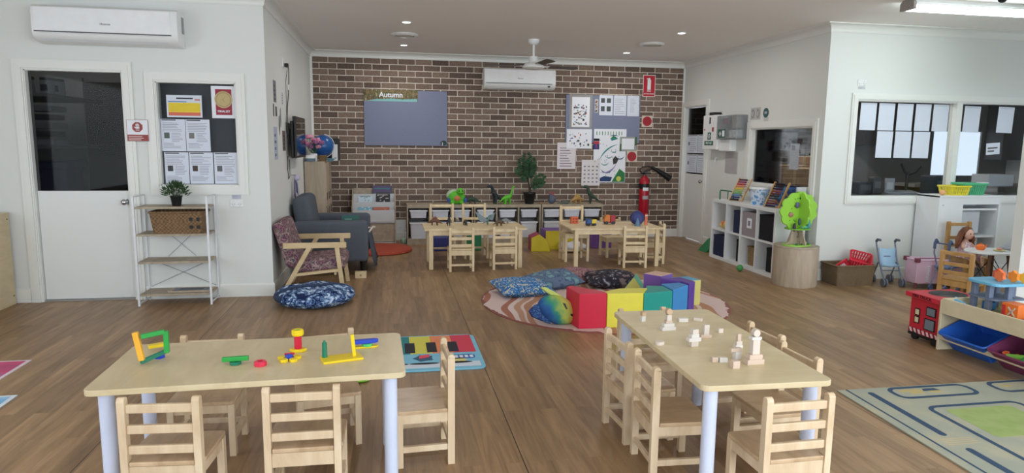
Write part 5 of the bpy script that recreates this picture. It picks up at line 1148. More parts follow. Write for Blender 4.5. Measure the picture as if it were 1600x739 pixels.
P3 = voro('maroon_speckle_print', [(206, 180, 178), (132, 88, 94), (168, 130, 132), (112, 74, 82)], 42, .9, 1.6)
P4 = voro('black_grey_print', [(160, 158, 168), (84, 82, 92), (44, 42, 50), (60, 54, 62), (128, 110, 112)], 13, .9, 3)
pillow('blue dotted pillow nearest the left edge of the round rug', 1.25, 6.28, 12, .56, .44, .16, P1, (6, 2), seed=1)
pillow('teal waterlily pillow on the rug, partly behind the blue dotted pillow', 1.64, 6.56, 14, .52, .42, .16, P2, (8, -5), seed=2)
pillow('maroon speckled pillow between the teal and the black patterned pillows', 1.97, 6.80, 0, .46, .36, .15, P3, (6, 3), seed=3)
pillow('black and grey swirl pillow behind the rainbow foam blocks', 2.24, 6.50, -6, .56, .40, .17, P4, (6, 0), seed=4)
# fish cushion
r = thing('fish_cushion', 'fish-shaped cushion in blue, green and yellow leaning by the red foam block', 'cushion', (1.32, 5.14, .008), D(0))
def fish_mat():
    T = NT('fish_print'); tc = T.n('ShaderNodeTexCoord'); sep = T.n('ShaderNodeSeparateXYZ'); T.l(tc.outputs['Object'], sep.inputs[0])
    no = T.n('ShaderNodeTexNoise', i_Scale=14, i_Detail=4); T.l(tc.outputs['Object'], no.inputs[0])
    a = T.n('ShaderNodeMath', operation='MULTIPLY_ADD'); a.inputs[1].default_value = 1.9; a.inputs[2].default_value = .28; T.l(sep.outputs['X'], a.inputs[0])
    z = T.n('ShaderNodeMath', operation='MULTIPLY_ADD'); z.inputs[1].default_value = .9; T.l(sep.outputs['Z'], z.inputs[0]); T.l(a.outputs[0], z.inputs[2])
    b = T.n('ShaderNodeMath', operation='MULTIPLY_ADD'); b.inputs[1].default_value = .30; T.l(no.outputs['Fac'], b.inputs[0]); T.l(z.outputs[0], b.inputs[2])
    cr = T.n('ShaderNodeValToRGB'); r_ = cr.color_ramp; st = [(.22, (26, 50, 110)), (.38, (36, 92, 150)), (.50, (52, 140, 110)), (.62, (170, 184, 80)), (.82, (220, 206, 110)), (1, (206, 210, 196))]
    while len(r_.elements) < len(st): r_.elements.new(.5)
    for e, (p, c) in zip(r_.elements, st): e.position = p; e.color = L(c)
    T.l(b.outputs[0], cr.inputs[0]); T.l(cr.outputs[0], T.b.inputs['Base Color']); T.b.inputs['Roughness'].default_value = .8; return T.m
FR = rot(D(-18), D(22), 0)
mb = MB(); mb.X = Matrix.Translation((0, 0, .115)) @ FR; mb.ell((0, 0, 0), (.175, .085, .115), 28, 18); ob = mb.build('fish_body', fish_mat(), r, smooth=True)
for v in ob.data.vertices: v.co.z = max(v.co.z, .001)
STR = noiseramp('blue_striped_fin', [(0, (30, 52, 110)), (.47, (70, 120, 170)), (.53, (30, 52, 110))], 30, .8, (1, .2, 3))
mb = MB(); mb.X = Matrix.Translation((0, 0, .115)) @ FR; mb.prism([(-.12, .03), (-.20, -.03), (-.23, -.09), (-.19, -.125), (-.10, -.13), (-.02, -.13), (-.10, -.06)], -.02, .02, 'y'); ob = mb.build('tail_fin', STR, r, .008)
for v in ob.data.vertices: v.co.z = max(v.co.z, .001)
mb = MB(); mb.X = Matrix.Translation((0, 0, .115)) @ FR; mb.prism([(-.08, .09), (-.20, .12), (-.16, .14), (-.06, .13), (.02, .115)], -.015, .015, 'y'); mb.build('top_fin', M((190, 200, 110), .8), r, .006)
mb = MB(); mb.X = Matrix.Translation((0, 0, .115)) @ FR; mb.ell((.105, -.068, -.01), (.013, .008, .009)); mb.prism([(.0, .055), (.04, .015), (.05, .02), (.02, .055)], -.088, -.080, 'y'); mb.build('eye_and_gill', DARK, r)
# rainbow foam cubes in an arc, joined blocks standing on the rug
def block_q(label, quad_, h, side, top=None, name='foam_block', group='rainbow foam arc on the round rug'):
    c = Vector((sum(p[0] for p in quad_)/len(quad_), sum(p[1] for p in quad_)/len(quad_))); r = thing(name, label, 'foam block', (c.x, c.y, .008), 0, group)
    a = MB().prism([(p[0]-c.x, p[1]-c.y) for p in quad_], 0, h, 'z'); n = len(quad_); a.mi = [1, 1]+[0]*n; a.build('cover', [side, top or side], r, .006); return r
VR = .42
FRD = M((208, 36, 66), VR); FYE = M((226, 216, 74), VR); FTL = M((36, 150, 138), VR); FBL = M((60, 138, 200), VR); FPU = M((92, 62, 150), VR)
HF = .285
block_q('red foam block at the left end of the rainbow arc', [(1.447, 4.955), (1.676, 4.955), (1.676, 5.02), (1.47, 5.28), (1.415, 5.23)], HF, FRD)
block_q('yellow foam block between the red and the teal ones of the arc', [(1.680, 4.955), (1.975, 4.945), (2.08, 5.12), (1.84, 5.14), (1.680, 5.04)], HF-.005, FYE)
block_q('teal foam block in the middle of the rainbow arc', [(1.985, 4.955), (2.255, 5.01), (2.25, 5.20), (2.12, 5.24)], HF-.01, FTL)
block_q('light blue foam block right of the teal one in the arc', [(2.262, 5.02), (2.475, 5.19), (2.44, 5.30), (2.26, 5.27)], HF-.005, FBL)
block_q('purple foam block at the right end of the rainbow arc', [(2.485, 5.20), (2.58, 5.28), (2.53, 5.48), (2.33, 5.44), (2.46, 5.31)], HF+.005, FPU)
# loose blocks behind
r = thing('foam_prism', 'yellow triangular foam prism with mint slope behind the arc', 'foam block', (2.31, 6.04, .008), D(-28)); a = MB().prism([(-.13, 0), (.13, 0), (0, .18)], 0, .20, 'y'); a.mi = [0, 0, 1, 1, 1]; a.build('cover', [M((222, 218, 120), VR), M((110, 186, 160), VR)], r, .004)
r = thing('foam_block', 'lilac foam block with peach top, tallest at the back of the arc', 'foam block', (2.44, 5.76, .008), D(36)); a = MB().box(-.10, -.095, 0, .10, .095, .27); a.mi = [0, 1, 0, 0, 0, 0]; a.build('cover', [M((124, 92, 172), VR), M((214, 178, 160), VR)], r, .006)
r = thing('foam_block', 'foam block with sky blue top and yellow side behind the purple one', 'foam block', (2.66, 5.65, .008), D(14)); a = MB().box(-.10, -.09, 0, .11, .10, .235); a.mi = [0, 1, 0, 0, 2, 0]; a.build('cover', [M((210, 204, 120), VR), M((96, 166, 200), VR), M((220, 200, 110), VR)], r, .006)
tag(MB().ell((2.47, 5.55, .108), (.045, .04, .10)).build('soft_toy', M((216, 160, 180), .6), None, smooth=True), 'small pink soft toy peeping out inside the foam arc', 'toy')
# ================================================================ right wall fittings
def onx(y, z, dx=0): return (X2-dx, y, z)
def wall_r(name, label, cat, y, z, group=None): return thing(name, label, cat, (X2, y, z), -math.pi/2, group)   # local x runs towards the camera, -y points into the room
r = wall_r('first_aid_cabinet', 'white metal first aid cabinet with green cross signs beside the right door', 'first aid box', 8.88, 1.41)
MB().box(-.21, -.13, 0, .21, 0, .48).build('body', PLW, r, .004); MB().box(-.205, -.136, .005, .205, -.13, .475).build('door', PLW, r, .002)
GSI = M((36, 92, 72)); MB().box(-.055, -.139, .14, .045, -.136, .24).build('cross_sign', GSI, r); mb = MB(); mb.box(-.02, -.141, .155, .01, -.139, .225); mb.box(-.04, -.141, .178, .03, -.139, .203); mb.build('white_cross', PAPER, r)
MB().box(-.14, -.139, .06, .12, -.136, .12).build('green_text_sign', GSI, r); text('FIRST AID', .042, PAPER, r, -.01, -.1395, .09, 'lettering', .0004, .0006)
MB().box(-.02, -.139, .36, .02, -.136, .45).build('dark_symbol', M((60, 64, 66)), r); mb = MB(); mb.box(-.17, -.139, .27, -.14, -.136, .29); mb.box(.07, -.139, .25, .12, -.136, .31); mb.build('latch_symbols', M((160, 60, 60)), r)
tag(B(X2-.13, 8.80, 1.89, X2-.01, 8.93, 1.93).build('black_tray', DARK, None, .004), 'small black tray on top of the first aid cabinet', 'tray')
r = wall_r('medicine_box', 'clear grey plastic box with papers and a green cross next to the first aid cabinet', 'box', 8.37, 1.555)
CLR = mat('clear_grey_plastic', (150, 156, 158), .2, alpha=.55); MB().box(-.27, -.155, 0, .27, 0, .315).build('clear_case', CLR, r, .006)
MB().box(-.20, -.10, .20, -.06, -.09, .28).build('red_label', M((150, 70, 80)), r); MB().box(-.22, -.157, .02, -.02, -.152, .13).build('green_label', GSI, r); mb = MB(); mb.box(-.19, -.16, .06, -.13, -.157, .08); mb.box(-.17, -.16, .04, -.15, -.157, .10); mb.box(-.10, -.16, .035, -.04, -.157, .115); mb.build('cross_and_symbol', PAPER, r)
MB().box(.02, -.12, .02, .22, -.04, .12).build('white_papers', PAPER, r); MB().box(.05, -.10, .14, .24, -.05, .30).build('packets', M((176, 168, 164)), r)
o = B(X2-.10, 8.36, 1.395, X2, 8.66, 1.55).build('white_box', PLW, None, .004); tag(o, 'plain white box under the clear plastic box on the right wall', 'box')
o = B(X2-.012, 8.30, 1.10, X2, 8.62, 1.38).build('grey_notice', M((176, 172, 174))); tag(o, 'blank pale grey square notice below the white box on the right wall', 'notice')
r = wall_r('wall_hook', 'small white hook and cord just right of the right door frame', 'hook', 8.88, 1.22); MB().tube([(0, 0, .08), (0, -.03, .07), (0, -.035, .02), (.01, -.03, -.01), (.0, -.02, .02)], .008, 6).build('hook', PLW, r, smooth=True)
for k, (y, lb) in enumerate([(7.98, 'left one of two pale outlined cards above the right window'), (7.86, 'right one of two pale outlined cards above the right window')]):
    r = wall_r('outlined_card', lb, 'card', y, 1.80, 'pale cards above the right window'); MB().box(-.055, -.003, 0, .055, 0, .15).build('card', M((186, 184, 182)), r)
    mb = MB(); mb.tube([(.03*math.cos(D(a)), -.004, .075+.05*math.sin(D(a))) for a in range(-150, 151, 30)], .004, 5); mb.build('outline', M((110, 110, 112)), r)
r = wall_r('round_badge', 'small dark teal round badge above the right window', 'badge', 7.68, 1.845); MB().cyl((0, 0, .03), (0, -.004, .03), .06, n=28).build('disc', M((56, 92, 96)), r); mb = MB(); mb.box(-.03, -.0055, .035, .03, -.004, .043); mb.box(-.025, -.0055, .02, .025, -.004, .027); mb.build('print', PAPER, r); MB().box(-.045, -.002, -.09, .06, 0, -.02).build('white_strip', M((196, 196, 198)), r)
# door papers behind the right door glass, red framed poster
def inr(name, label, y0, z0, y1, z1, m, layers=(), x=X2+.04, cat='notice', group=None):
    o = sheet(name, y1-y0, z1-z0, m, layers); o.location = (x, (y0+y1)/2, z0); o.rotation_euler = (0, 0, -math.pi/2); return tag(o, label, cat, group)
w_, h_ = .34, .27
for k, z in enumerate((1.05, 1.35)):
    inr('notice', ['lower pale blue notice on the right door', 'upper pale blue notice on the right door'][k], 9.60, z, 9.97, z+.28, PAPERB, [(INK, lines(.10, .35, .03, .25, 7, k, .2)), (BLACK, [(.02, .265, .35, .272)]), (M((80, 84, 90)), [(.05, .12, .09, .17)])], group='notices on the right door')
    inr('notice', ['lower narrow notice at the latch side of the right door', 'upper narrow notice at the latch side of the right door'][k], 9.30, z, 9.59, z+.28, PAPERB, [(INK, lines(.04, .26, .03, .25, 7, k+4, .2)), (BLACK, [(.02, .265, .27, .272)])], group='notices on the right door')
inr('red_framed_notice', 'dark red framed notice behind the top of the right door glass', 9.36, 1.68, 9.66, 2.03, M((120, 30, 46)), [(M((150, 140, 150)), [(.10, .10, .22, .27)])], X2+.06)
# room seen through the right window
tag(B(X2+.12, 7.27, 0, X2+1.2, 8.9, .92).build('window_counter', M((120, 116, 110)), None), 'counter behind the right window carrying cardboard boxes', 'counter')
CB = mat('brown_cardboard', (156, 126, 94), .8, var=.06, scale=5)
def carton(label, x0, y0, x1, y1, h, z=.92):
    r = thing('cardboard_box', label, 'box', ((x0+x1)/2, (y0+y1)/2, z), 0, 'cardboard boxes behind the right window'); a, b = (x1-x0)/2, (y1-y0)/2
    MB().box(-a, -b, 0, a, b, h).build('carton', CB, r, .003); MB().box(-a-.001, -.03, .0, -a+.001, .03, h).build('tape', M((176, 152, 116)), r); MB().box(-a, -.03, h, a, .03, h+.0015).build('top_tape', M((176, 152, 116)), r)
carton('large cardboard box in the centre behind the right window', X2+.16, 6.98, X2+.5, 7.50, .29); carton('cardboard box at the left behind the right window', X2+.2, 7.62, X2+.6, 7.98, .31); carton('upper cardboard box behind the centre one, right window', X2+.65, 7.50, X2+1.0, 8.1, .42)
inr('white_sheet', 'white sheet of paper taped inside the right window', 7.06, 1.20, 7.24, 1.50, PAPER, [(M((170, 174, 184)), [(.03, .22, .10, .28)])], X2+.08, 'paper')
tag(B(X2+.17, 8.45, .92, X2+.62, 8.9, 1.72).build('grey_cupboard', M((92, 98, 108)), None, .004), 'dark blue-grey cupboard seen at the left in the right window', 'cupboard')
r = thing('notice_wall', 'grey board crowded with faint pictures behind the right window', 'board', (5.85, 8.94, 1.0), 0); sheet('board', 1.5, .9, M((110, 114, 120)), collage(8, 14, [(90, 94, 98), (140, 142, 146)])(1.5, .9), r, th=.02)
# ---- cube shelf along the right wall
SX0, SX1, SY0, SY1, SH = 4.17, 4.54, 6.66, 8.165, .77
r = thing('cube_shelf', 'long white cube shelf of eight compartments against the right wall', 'shelf', (SX0, 0, 0))
d_ = SX1-SX0; t = .022
MB().box(0, SY0, SH-.035, d_, SY1, SH).build('top', WHITE, r, .001); MB().box(0, SY0, 0, d_, SY1, .04).build('base', WHITE, r, .001)
for y in (SY0, SY1-.035): MB().box(0, y, .04, d_, y+.035, SH-.035).build('end_panel', WHITE, r, .001)
cw = (SY1-SY0-.07)/4
for k in (1, 2, 3): MB().box(.0, SY0+.035+cw*k-.01, .04, d_, SY0+.035+cw*k+.01, SH-.035).build('upright', WHITE, r)
MB().box(.004, SY0+.035, SH/2-.01, d_, SY1-.035, SH/2+.01).build('middle_shelf', WHITE, r); MB().box(d_-.006, SY0, .04, d_, SY1, SH-.035).build('back', WHITE, r)
mb = MB(); [mb.cyl((.03 if 0 else .04, SY0, z), (.04, SY0-.003, z), .007, n=10) for z in (.06, SH-.02)]; mb.build('screw_cap', SCREW, r)
NVY = mat('navy_fabric', (34, 40, 72), .9, bump=.2); BKF = mat('black_fabric', (22, 22, 28), .9, bump=.2)
def cell(c, row): return SY1-.035-cw*(c+.5), (.41 if row else .04)
def fbox(label, c, row, m, w_=.30, x=.03, dd=.30, h=.30, dy=0):
    y, z = cell(c, row); z = SH/2+.01 if row else .04
    r = thing('fabric_box', label, 'box', (SX0+x, y+dy, z), 0, 'fabric boxes in the cube shelf'); mb = MB(); mb.box(0, -w_/2, 0, dd, w_/2, h); mb.build('body', m, r, .004)
    MB().box(-.002, -w_/2, h-.03, 0, w_/2, h).build('hem', m, r); return r
fbox('navy fabric box in the lower left compartment of the cube shelf', 0, 0, NVY, .30, .02, h=.27)
fbox('navy fabric box in the upper second compartment of the cube shelf', 1, 1, NVY, .2, .03, h=.28, dy=-.06)
fbox('black fabric box in the lower second compartment of the cube shelf', 1, 0, BKF, .14, .05, h=.28, dy=-.10)
fb = fbox('grey fabric box with a white picture label in the upper third compartment', 2, 1, M((150, 140, 146), .9), .325, .015, h=.29); sheet_ = MB().box(-.005, -.06, .10, -.002, .045, .22).build('picture_label', PAPER, fb); MB().box(-.0065, -.03, .13, -.005, .02, .19).build('label_picture', M((130, 126, 150)), fb)
fbox('black fabric box in the upper right compartment of the cube shelf', 3, 1, BKF, .325, .03, h=.29)
fbox('black fabric box in the lower right compartment of the cube shelf', 3, 0, BKF, .18, .05, h=.28, dy=-.08)
y, z = cell(2, 0); wicker_box('small wicker basket in the lower third compartment of the cube shelf', (SX0+.2, y-.02, .04), .25, .24, .22, .006, 0, weave('wicker_light', (96, 76, 50), (176, 146, 106), 60), .01)
y, z = cell(0, 1); r = thing('soft_doll', 'small yellow and orange soft toy in the upper left compartment', 'toy', (SX0+.1, y-.02, SH/2+.01)); mb = MB(); mb.ell((0, 0, .06), (.05, .07, .055)); mb.ell((0, -.05, .10), .035); mb.ell((-.03, .06, .05), (.03, .035, .035)); mb.build('body', M((222, 186, 110), .8), r, smooth=True); mb = MB(); mb.ell((-.035, .02, .08), (.025, .035, .03)); mb.build('orange_patch', M((220, 130, 90), .8), r, smooth=True)
# items on the cube shelf
def abacus(label, loc, rz, h, cols, dark=False):
    r = thing('abacus', label, 'abacus', loc, rz); R = rot(D(-30), 0, 0); FM_ = OCHRE if dark else wood('abacus_wood', (196, 160, 116), (220, 190, 146), .4)
    def L3(p): return tuple(R @ Vector(p))
    w_ = .20
    for s in (-1, 1): MB().bar(L3((s*w_/2, 0, 0)), L3((s*w_/2, 0, h)), .016, .022).build('side_rail', FM_, r, .002)
    MB().bar((-w_/2, .02, .008), (w_/2, .02, .008), .012).build('foot_rail', FM_, r)
    for s in (-1, 1): MB().bar(L3((s*w_/2, 0, h*.62)), (s*w_/2, h*.62*math.sin(D(30))+.16, 0), .012, .016).build('prop', FM_, r, .002)
    n = len(cols)
    for k, c in enumerate(cols):
        z = h*(.07+.9*k/(n-1)*.95); mb = MB(); mb.cyl(L3((-w_/2, 0, z)), L3((w_/2, 0, z)), .002, n=6); m_ = 1
        b = MB()
        for i in range(8): x = -w_/2+.018+.0165*i; b.ell(L3((x, 0, z)), (.0085, .0125, .0125), 8, 6)
        b.build('bead_row', M(c, .35), r, smooth=True); mb.build('wire', SCREW, r)
    return r
abacus('rainbow bead abacus on the left of the cube shelf top', (4.30, 7.80, SH), D(-72), .33, [(30, 30, 40), (40, 60, 110), (90, 140, 190), (120, 180, 110), (170, 196, 110), (226, 196, 80), (220, 130, 80), (200, 70, 70), (150, 60, 100), (90, 50, 60)])
abacus('dark bead abacus on the right of the cube shelf top', (4.27, 6.93, SH), D(-72), .33, [(40, 44, 80), (120, 40, 50), (140, 90, 60), (60, 60, 70), (44, 40, 44), (110, 50, 50), (150, 80, 50), (60, 30, 34), (50, 30, 34), (40, 24, 28)], True)
r = thing('toy_bucket', 'blue and white patterned tub between the two abacuses', 'bucket', (4.36, 7.34, SH)); BKT = noiseramp('bucket_print', [(0, (90, 150, 206)), (.42, (206, 220, 236)), (.55, (120, 170, 216)), (.62, (220, 196, 130)), (.66, (206, 220, 236))], 14, .4)
MB().lathe([(.095, 0), (.115, .19), (.12, .19)], n=28).build('body', BKT, r, smooth=True); MB().lathe([(.122, .185), (.122, .205), (.118, .21), (.001, .21)], n=28).build('lid', PLW, r, smooth=True)
r = thing('picture_book', 'wide blue book leaning against the right window frame behind the abacus', 'book', (4.535, 6.98, SH+.0), -math.pi/2+.0)
MB().prism([(-.0, 0), (.0, .0), (.0, .0)][:0] or [(-.26, .0), (.26, 0), (.26, .25), (-.26, .25)], -.03, -.012, 'y').build('cover', noiseramp('blue_cover', [(0, (40, 70, 130)), (.5, (60, 110, 180)), (.58, (90, 160, 200)), (.64, (40, 70, 130))], 9, .35), r, .002)
MB().box(-.262, -.032, .235, .262, -.01, .252).build('dark_edge', M((30, 40, 70)), r)
tag(B(4.42, 6.68, SH, 4.53, 6.71, SH+.25).build('white_book', M((190, 192, 194)), None, .003), 'white upright book at the right end of the cube shelf top', 'book')
r = thing('toy_stand', 'green toy frame at the far left end of the cube shelf top', 'toy', (4.36, 8.07, SH)); mb = MB(); mb.tube([(-.13, 0, 0), (-.13, 0, .10), (-.125, 0, .12), (.02, 0, .105), (.06, .0, .09), (.06, 0, 0)], .009, 6); mb.build('frame', M((40, 110, 76)), r, smooth=True); MB().cyl((-.02, .0, 0), (-.02, 0, .1), .006).build('strut', M((40, 110, 76)), r)
# green door wedge, ball
r = thing('green_wedge', 'green rubber wedge on the floor at the corner by the right door', 'wedge', (4.42, 8.58, 0)); MB().prism([(-.16, 0), (.1, 0), (.1, .17), (.0, .17)], -.12, .12, 'y').build('wedge', M((40, 120, 74), .6), r, .008)
p = at(1157, 424, Z=0); tag(MB().ell((p.x, p.y+.02, .038), .038, 20, 14).build('ball', M((70, 150, 84), .5), None, smooth=True), 'small green ball on the floor in front of the cube shelf', 'ball')
# ---- round stool and tree toy
SC = (4.24, 6.36)
r = thing('round_pouf', 'round grey-oak drum stool with vertical grooves holding the tree toy', 'stool', (*SC, 0))
prof_n = 96; mb = MB(); v = []
for z in (0, .015, .395, .41):
    for i in range(prof_n):
        a = 2*math.pi*i/prof_n; rr = .225+(.0025 if i % 2 else -.0015) - (.004 if z in (0, .41) else 0); v.append((rr*math.cos(a), rr*math.sin(a), z))
f = [tuple(range(prof_n-1, -1, -1)), tuple(range(3*prof_n, 4*prof_n))]
for j in range(3): f += [(j*prof_n+i, j*prof_n+(i+1) % prof_n, (j+1)*prof_n+(i+1) % prof_n, (j+1)*prof_n+i) for i in range(prof_n)]
mb.add(v, f); mb.build('drum', OAKV, r, smooth=True); MB().cyl((0, 0, .41), (0, 0, .425), .228, n=64).build('top_disc', OAK, r, .003)
r = thing('tree_activity_toy', 'bright green tree-shaped activity toy standing on the round drum stool', 'toy', (*SC, .425), D(12))
LIM = M((150, 206, 70), .4)
def scal(R_, n=11, b=.024, ry=.80):
    p = []
    for i in range(n*8):
        a = 2*math.pi*i/(n*8); rr = R_+b*abs(math.sin(n*a/2)); p.append((rr*math.cos(a), (.365)+ry*rr*math.sin(a)))
    return p
MB().prism(circ(0, 0, .16, 36, .12), 0, .012, 'z').build('green_base', LIM, r)
MB().prism([(-.15, .012), (.15, .012), (.10, .05), (.075, .17), (-.075, .17), (-.10, .05)], -.008, .008, 'y').build('trunk_panel', OAKV, r); MB().prism([(-.13, .012), (.13, .012), (.07, .17), (-.07, .17)], -.008, .008, 'x').build('cross_trunk', OAKV, r)
MB().prism(scal(.235), -.010, .010, 'y').build('crown_panel', LIM, r, .003); MB().prism([(x*.62, z) for x, z in scal(.235)], -.010, .010, 'x').build('cross_crown', LIM, r, .003)
MB().prism(circ(0, 0, .14, 30, .12), .172, .182, 'z').build('crown_floor', M((120, 180, 60)), r)
G8 = [(-.10, -.055, .20, (60, 54, 60), (.018, .02, .045)), (-.12, -.02, .33, (170, 120, 110), (.03, .012, .026)), (.03, -.05, .37, (200, 120, 70), (.022, .02, .03)), (.09, -.02, .44, (226, 160, 60), (.032, .014, .032)), (.12, -.03, .22, (80, 150, 150), (.022, .02, .06)), (-.05, -.03, .43, (96, 100, 130), (.024, .014, .034)), (.02, -.07, .20, (90, 170, 150), (.05, .02, .014)), (-.05, -.07, .26, (70, 90, 90), (.016, .016, .04)), (0, -.02, .50, (30, 40, 34), (.016, .012, .016))]
for x, y, z, c, rd in G8: MB().ell((x, y, z), rd, 12, 8).build('animal_figure', M(c), r, smooth=True)
mb = MB(); rnd = random.Random(14)
for i in range(34):
    a = rnd.uniform(0, 6.28); q = rnd.uniform(.09, .185); mb.cyl((q*math.cos(a), -.010, .34+.9*q*math.sin(a)), (q*math.cos(a), -.0125, .34+.9*q*math.sin(a)), rnd.uniform(.004, .007), n=8)
mb.build('printed_leaves', M((44, 96, 44)), r); mb = MB(); [mb.ell((x, -.08, .02), (.018, .012, .014), 10, 6) for x in (-.08, 0, .08)]; mb.build('small_bushes', M((60, 110, 60)), r, smooth=True)
mb = MB(); mb.tube([(-.05, -.10, .02), (-.04, -.07, .10), (-.03, -.03, .175)], .004, 6); mb.ell((-.05, -.06, .10), .01); mb.build('wire_track', SCREW, r, smooth=True)
# ---- seagrass crate with red baskets
wicker_box('large seagrass crate with two red plastic baskets, on the floor by the kitchen wall', (4.855, 6.33, 0), .42, .28, .215, .014, D(-2), WK2)
def plastic_basket(label, loc, eul, w_, d, h, m, slots=True, rim=.006, name='plastic_basket', group=None):
    r = thing(name, label, 'basket', loc, 0, group); r.rotation_euler = eul; t = .004; k0 = rrect(-w_/2+.02, -d/2+.02, w_/2-.02, d/2-.02, .02, 3); k1 = rrect(-w_/2, -d/2, w_/2, d/2, .025, 3); k = len(k0)
    MB().prism(k0, 0, .004, 'z').build('floor_panel', m, r)
    mb = MB()
    for i in range(k):   # slatted sides
        a0, b0 = Vector((*k0[i], 0)), Vector((*k1[i], h)); a1, b1 = Vector((*k0[(i+1) % k], 0)), Vector((*k1[(i+1) % k], h)); n_ = max(1, int((a1-a0).length/.022))
        for j in range(n_):
            u0 = (j+.15)/n_; u1 = (j+.72)/n_; q = [a0.lerp(a1, u0), a0.lerp(a1, u1), b0.lerp(b1, u1), b0.lerp(b1, u0)]; nn = (q[1]-q[0]).cross(q[2]-q[1]).normalized()*t; mb.add(q+[p-nn for p in q], [(0, 1, 2, 3), (7, 6, 5, 4), (0, 4, 5, 1), (1, 5, 6, 2), (2, 6, 7, 3), (3, 7, 4, 0)])
    for zf in (.0, .5): ring = [Vector((*k0[i], 0)).lerp(Vector((*k1[i], h)), zf) for i in range(k)]; mb.tube(ring+[ring[0]], .004, 5, False)
    mb.build('slatted_sides', m, r); ring = [Vector((*p, h)) for p in k1]; MB().tube(ring+[ring[0]], rim+.002, 6, False).build('rim', m, r, smooth=True); return r
RB = M((210, 40, 60), .4)
b1 = plastic_basket('red plastic basket with a sticker, leaning at the left in the seagrass crate', (4.81, 6.36, .10), (D(-38), D(-24), D(10)), .24, .18, .10, RB, group='red baskets in the crate')
MB().box(-.045, -.093, .02, .045, -.088, .075).build('sticker', M((190, 150, 160)), b1)
plastic_basket('red plastic basket lying tilted open on the right of the seagrass crate', (5.00, 6.36, .215), (D(35), D(12), D(-28)), .22, .17, .09, RB, group='red baskets in the crate')
# ---- doll stroller
r = thing('doll_stroller', 'pale blue doll stroller with grey frame and double wheels by the kitchen wall', 'stroller', (5.26, 6.22, 0), D(-12))
STL = M((122, 132, 150), .3, metal=.4); BLS = M((164, 196, 222), .7)
for s in (-1, 1):
    x = s*.095
    MB().tube([(x, -.12, .05), (x, .02, .26), (x*1.05, .10, .44), (x*1.05, .08, .475), (x*1.05, .04, .48)], .009, 8).build('long_rail', STL, r, smooth=True)
    MB().tube([(x*1.05, .10, .455), (x*1.05, .075, .478), (x*1.05, .02, .478)], .014, 8).build('handle_grip', M((90, 96, 108), .6), r, smooth=True)
    MB().tube([(x, .13, .05), (x, .03, .24)], .008, 8).build('rear_leg', STL, r, smooth=True)
    for y in (-.12, .13):
        for q in (-.014, .014): MB().cyl((x+q-.008, y, .042), (x+q+.008, y, .042), .042, n=20).build('wheel', M((110, 116, 128), .5), r, smooth=True)
for y, z in ((.05, .30), (-.04, .16)): MB().cyl((-.095, y, z), (.095, y, z), .006).build('cross_tube', STL, r)
mb = MB(); pts = [(-.06, .22), (-.02, .20), (.045, .225), (.06, .31), (.075, .39)]; v = []
for y, z in pts: v += [(-.085, y-.015, z), (0, y-.0, z-.012), (.085, y-.015, z)]
mb.add(v, [(3*i+j, 3*i+j+1, 3*i+j+4, 3*i+j+3) for i in range(4) for j in range(2)]); o = mb.build('fabric_seat', BLS, r, smooth=True); o.modifiers.new('s', 'SOLIDIFY').thickness = .008
# ---- pink doll cot
r = thing('doll_cot', 'pink folding doll cot with soft sides near the kitchen wall', 'doll cot', (5.70, 6.06, 0), D(-4))
PKF = mat('pink_fabric', (226, 190, 210), .85, bump=.2); MSH = mat('pink_mesh', (214, 170, 196), .8); PR = M((120, 62, 74), .5)
a, b, h = .285, .085, .30
for s in (-1, 1):
    MB().box(-a, s*b-.004, .05, a, s*b+.004, h).build('side_wall', PKF, r, .003); MB().box(s*a-.004, -b, .05, s*a+.004, b, h).build('end_wall', PKF, r, .003)
    MB().box(-.12, s*b-.006*1, .10, .16, s*b+.006, .25).build('mesh_window', MSH, r)
    MB().tube([(-a, s*b, h), (a, s*b, h-.01)], .012, 8).build('padded_rail', PKF, r, smooth=True); MB().tube([(s*a, -b, h), (s*a, b, h)], .012, 8).build('end_rail', PKF, r, smooth=True)
for x in (-a, a):
    for y in (-b, b): MB().cyl((x, y, 0), (x, y, .06), .014).build('foot', PR, r); MB().box(x-.025, y-.018, h-.025, x+.025, y+.018, h+.02).build('corner_cap', PR, r, .006)
MB().box(-a, -b, .045, a, b, .06).build('cot_floor', M((150, 70, 90)), r); mb = MB(); [mb.box(-.175+.004*(i % 2), -b-.0075, .07+.022*i, -.145+.004*(i % 2), -b-.0045, .083+.022*i) for i in range(8)]; mb.build('white_motif', PAPER, r)
# ---- kitchen unit with baskets
KX, KY = 5.765, 6.17
r = thing('play_kitchen_unit', 'white play shelf cabinet with slanted side under the kitchen window', 'shelf unit', (KX, KY, 0))
MB().box(0, 0, 0, .022, .32, .96).build('side_panel', WHITE, r, .002); MB().box(.75, 0, 0, .772, .32, .96).build('side_panel', WHITE, r, .002); MB().box(0, -.005, .94, .775, .32, .962).build('top', WHITE, r, .002)
MB().box(.022, 0, 0, .30, .02, .94).build('front_panel', WHITE, r, .001); MB().box(.30, 0, .865, .75, .02, .94).build('front_rail', WHITE, r); MB().box(.022, .30, 0, .75, .31, .94).build('back_panel', M((206, 210, 214)), r)
for z in (.22, .50, .80): MB().box(.30, .02, z, .75, .30, z+.02).build('shelf', WHITE, r)
for z in (.54, .24): MB().box(.33, .10, z, .62, .12, z+.24).build('inner_door', M((214, 220, 226)), r, .002)
MB().cyl((.05, -.004, .86), (.05, .0, .86), .010).build('cap', M((200, 204, 206)), r)
plastic_basket('yellow plastic basket on top of the white play shelf under the window', (KX+.28, KY+.12, .962), (0, 0, 0), .27, .19, .095, M((232, 216, 60), .4), rim=.008)
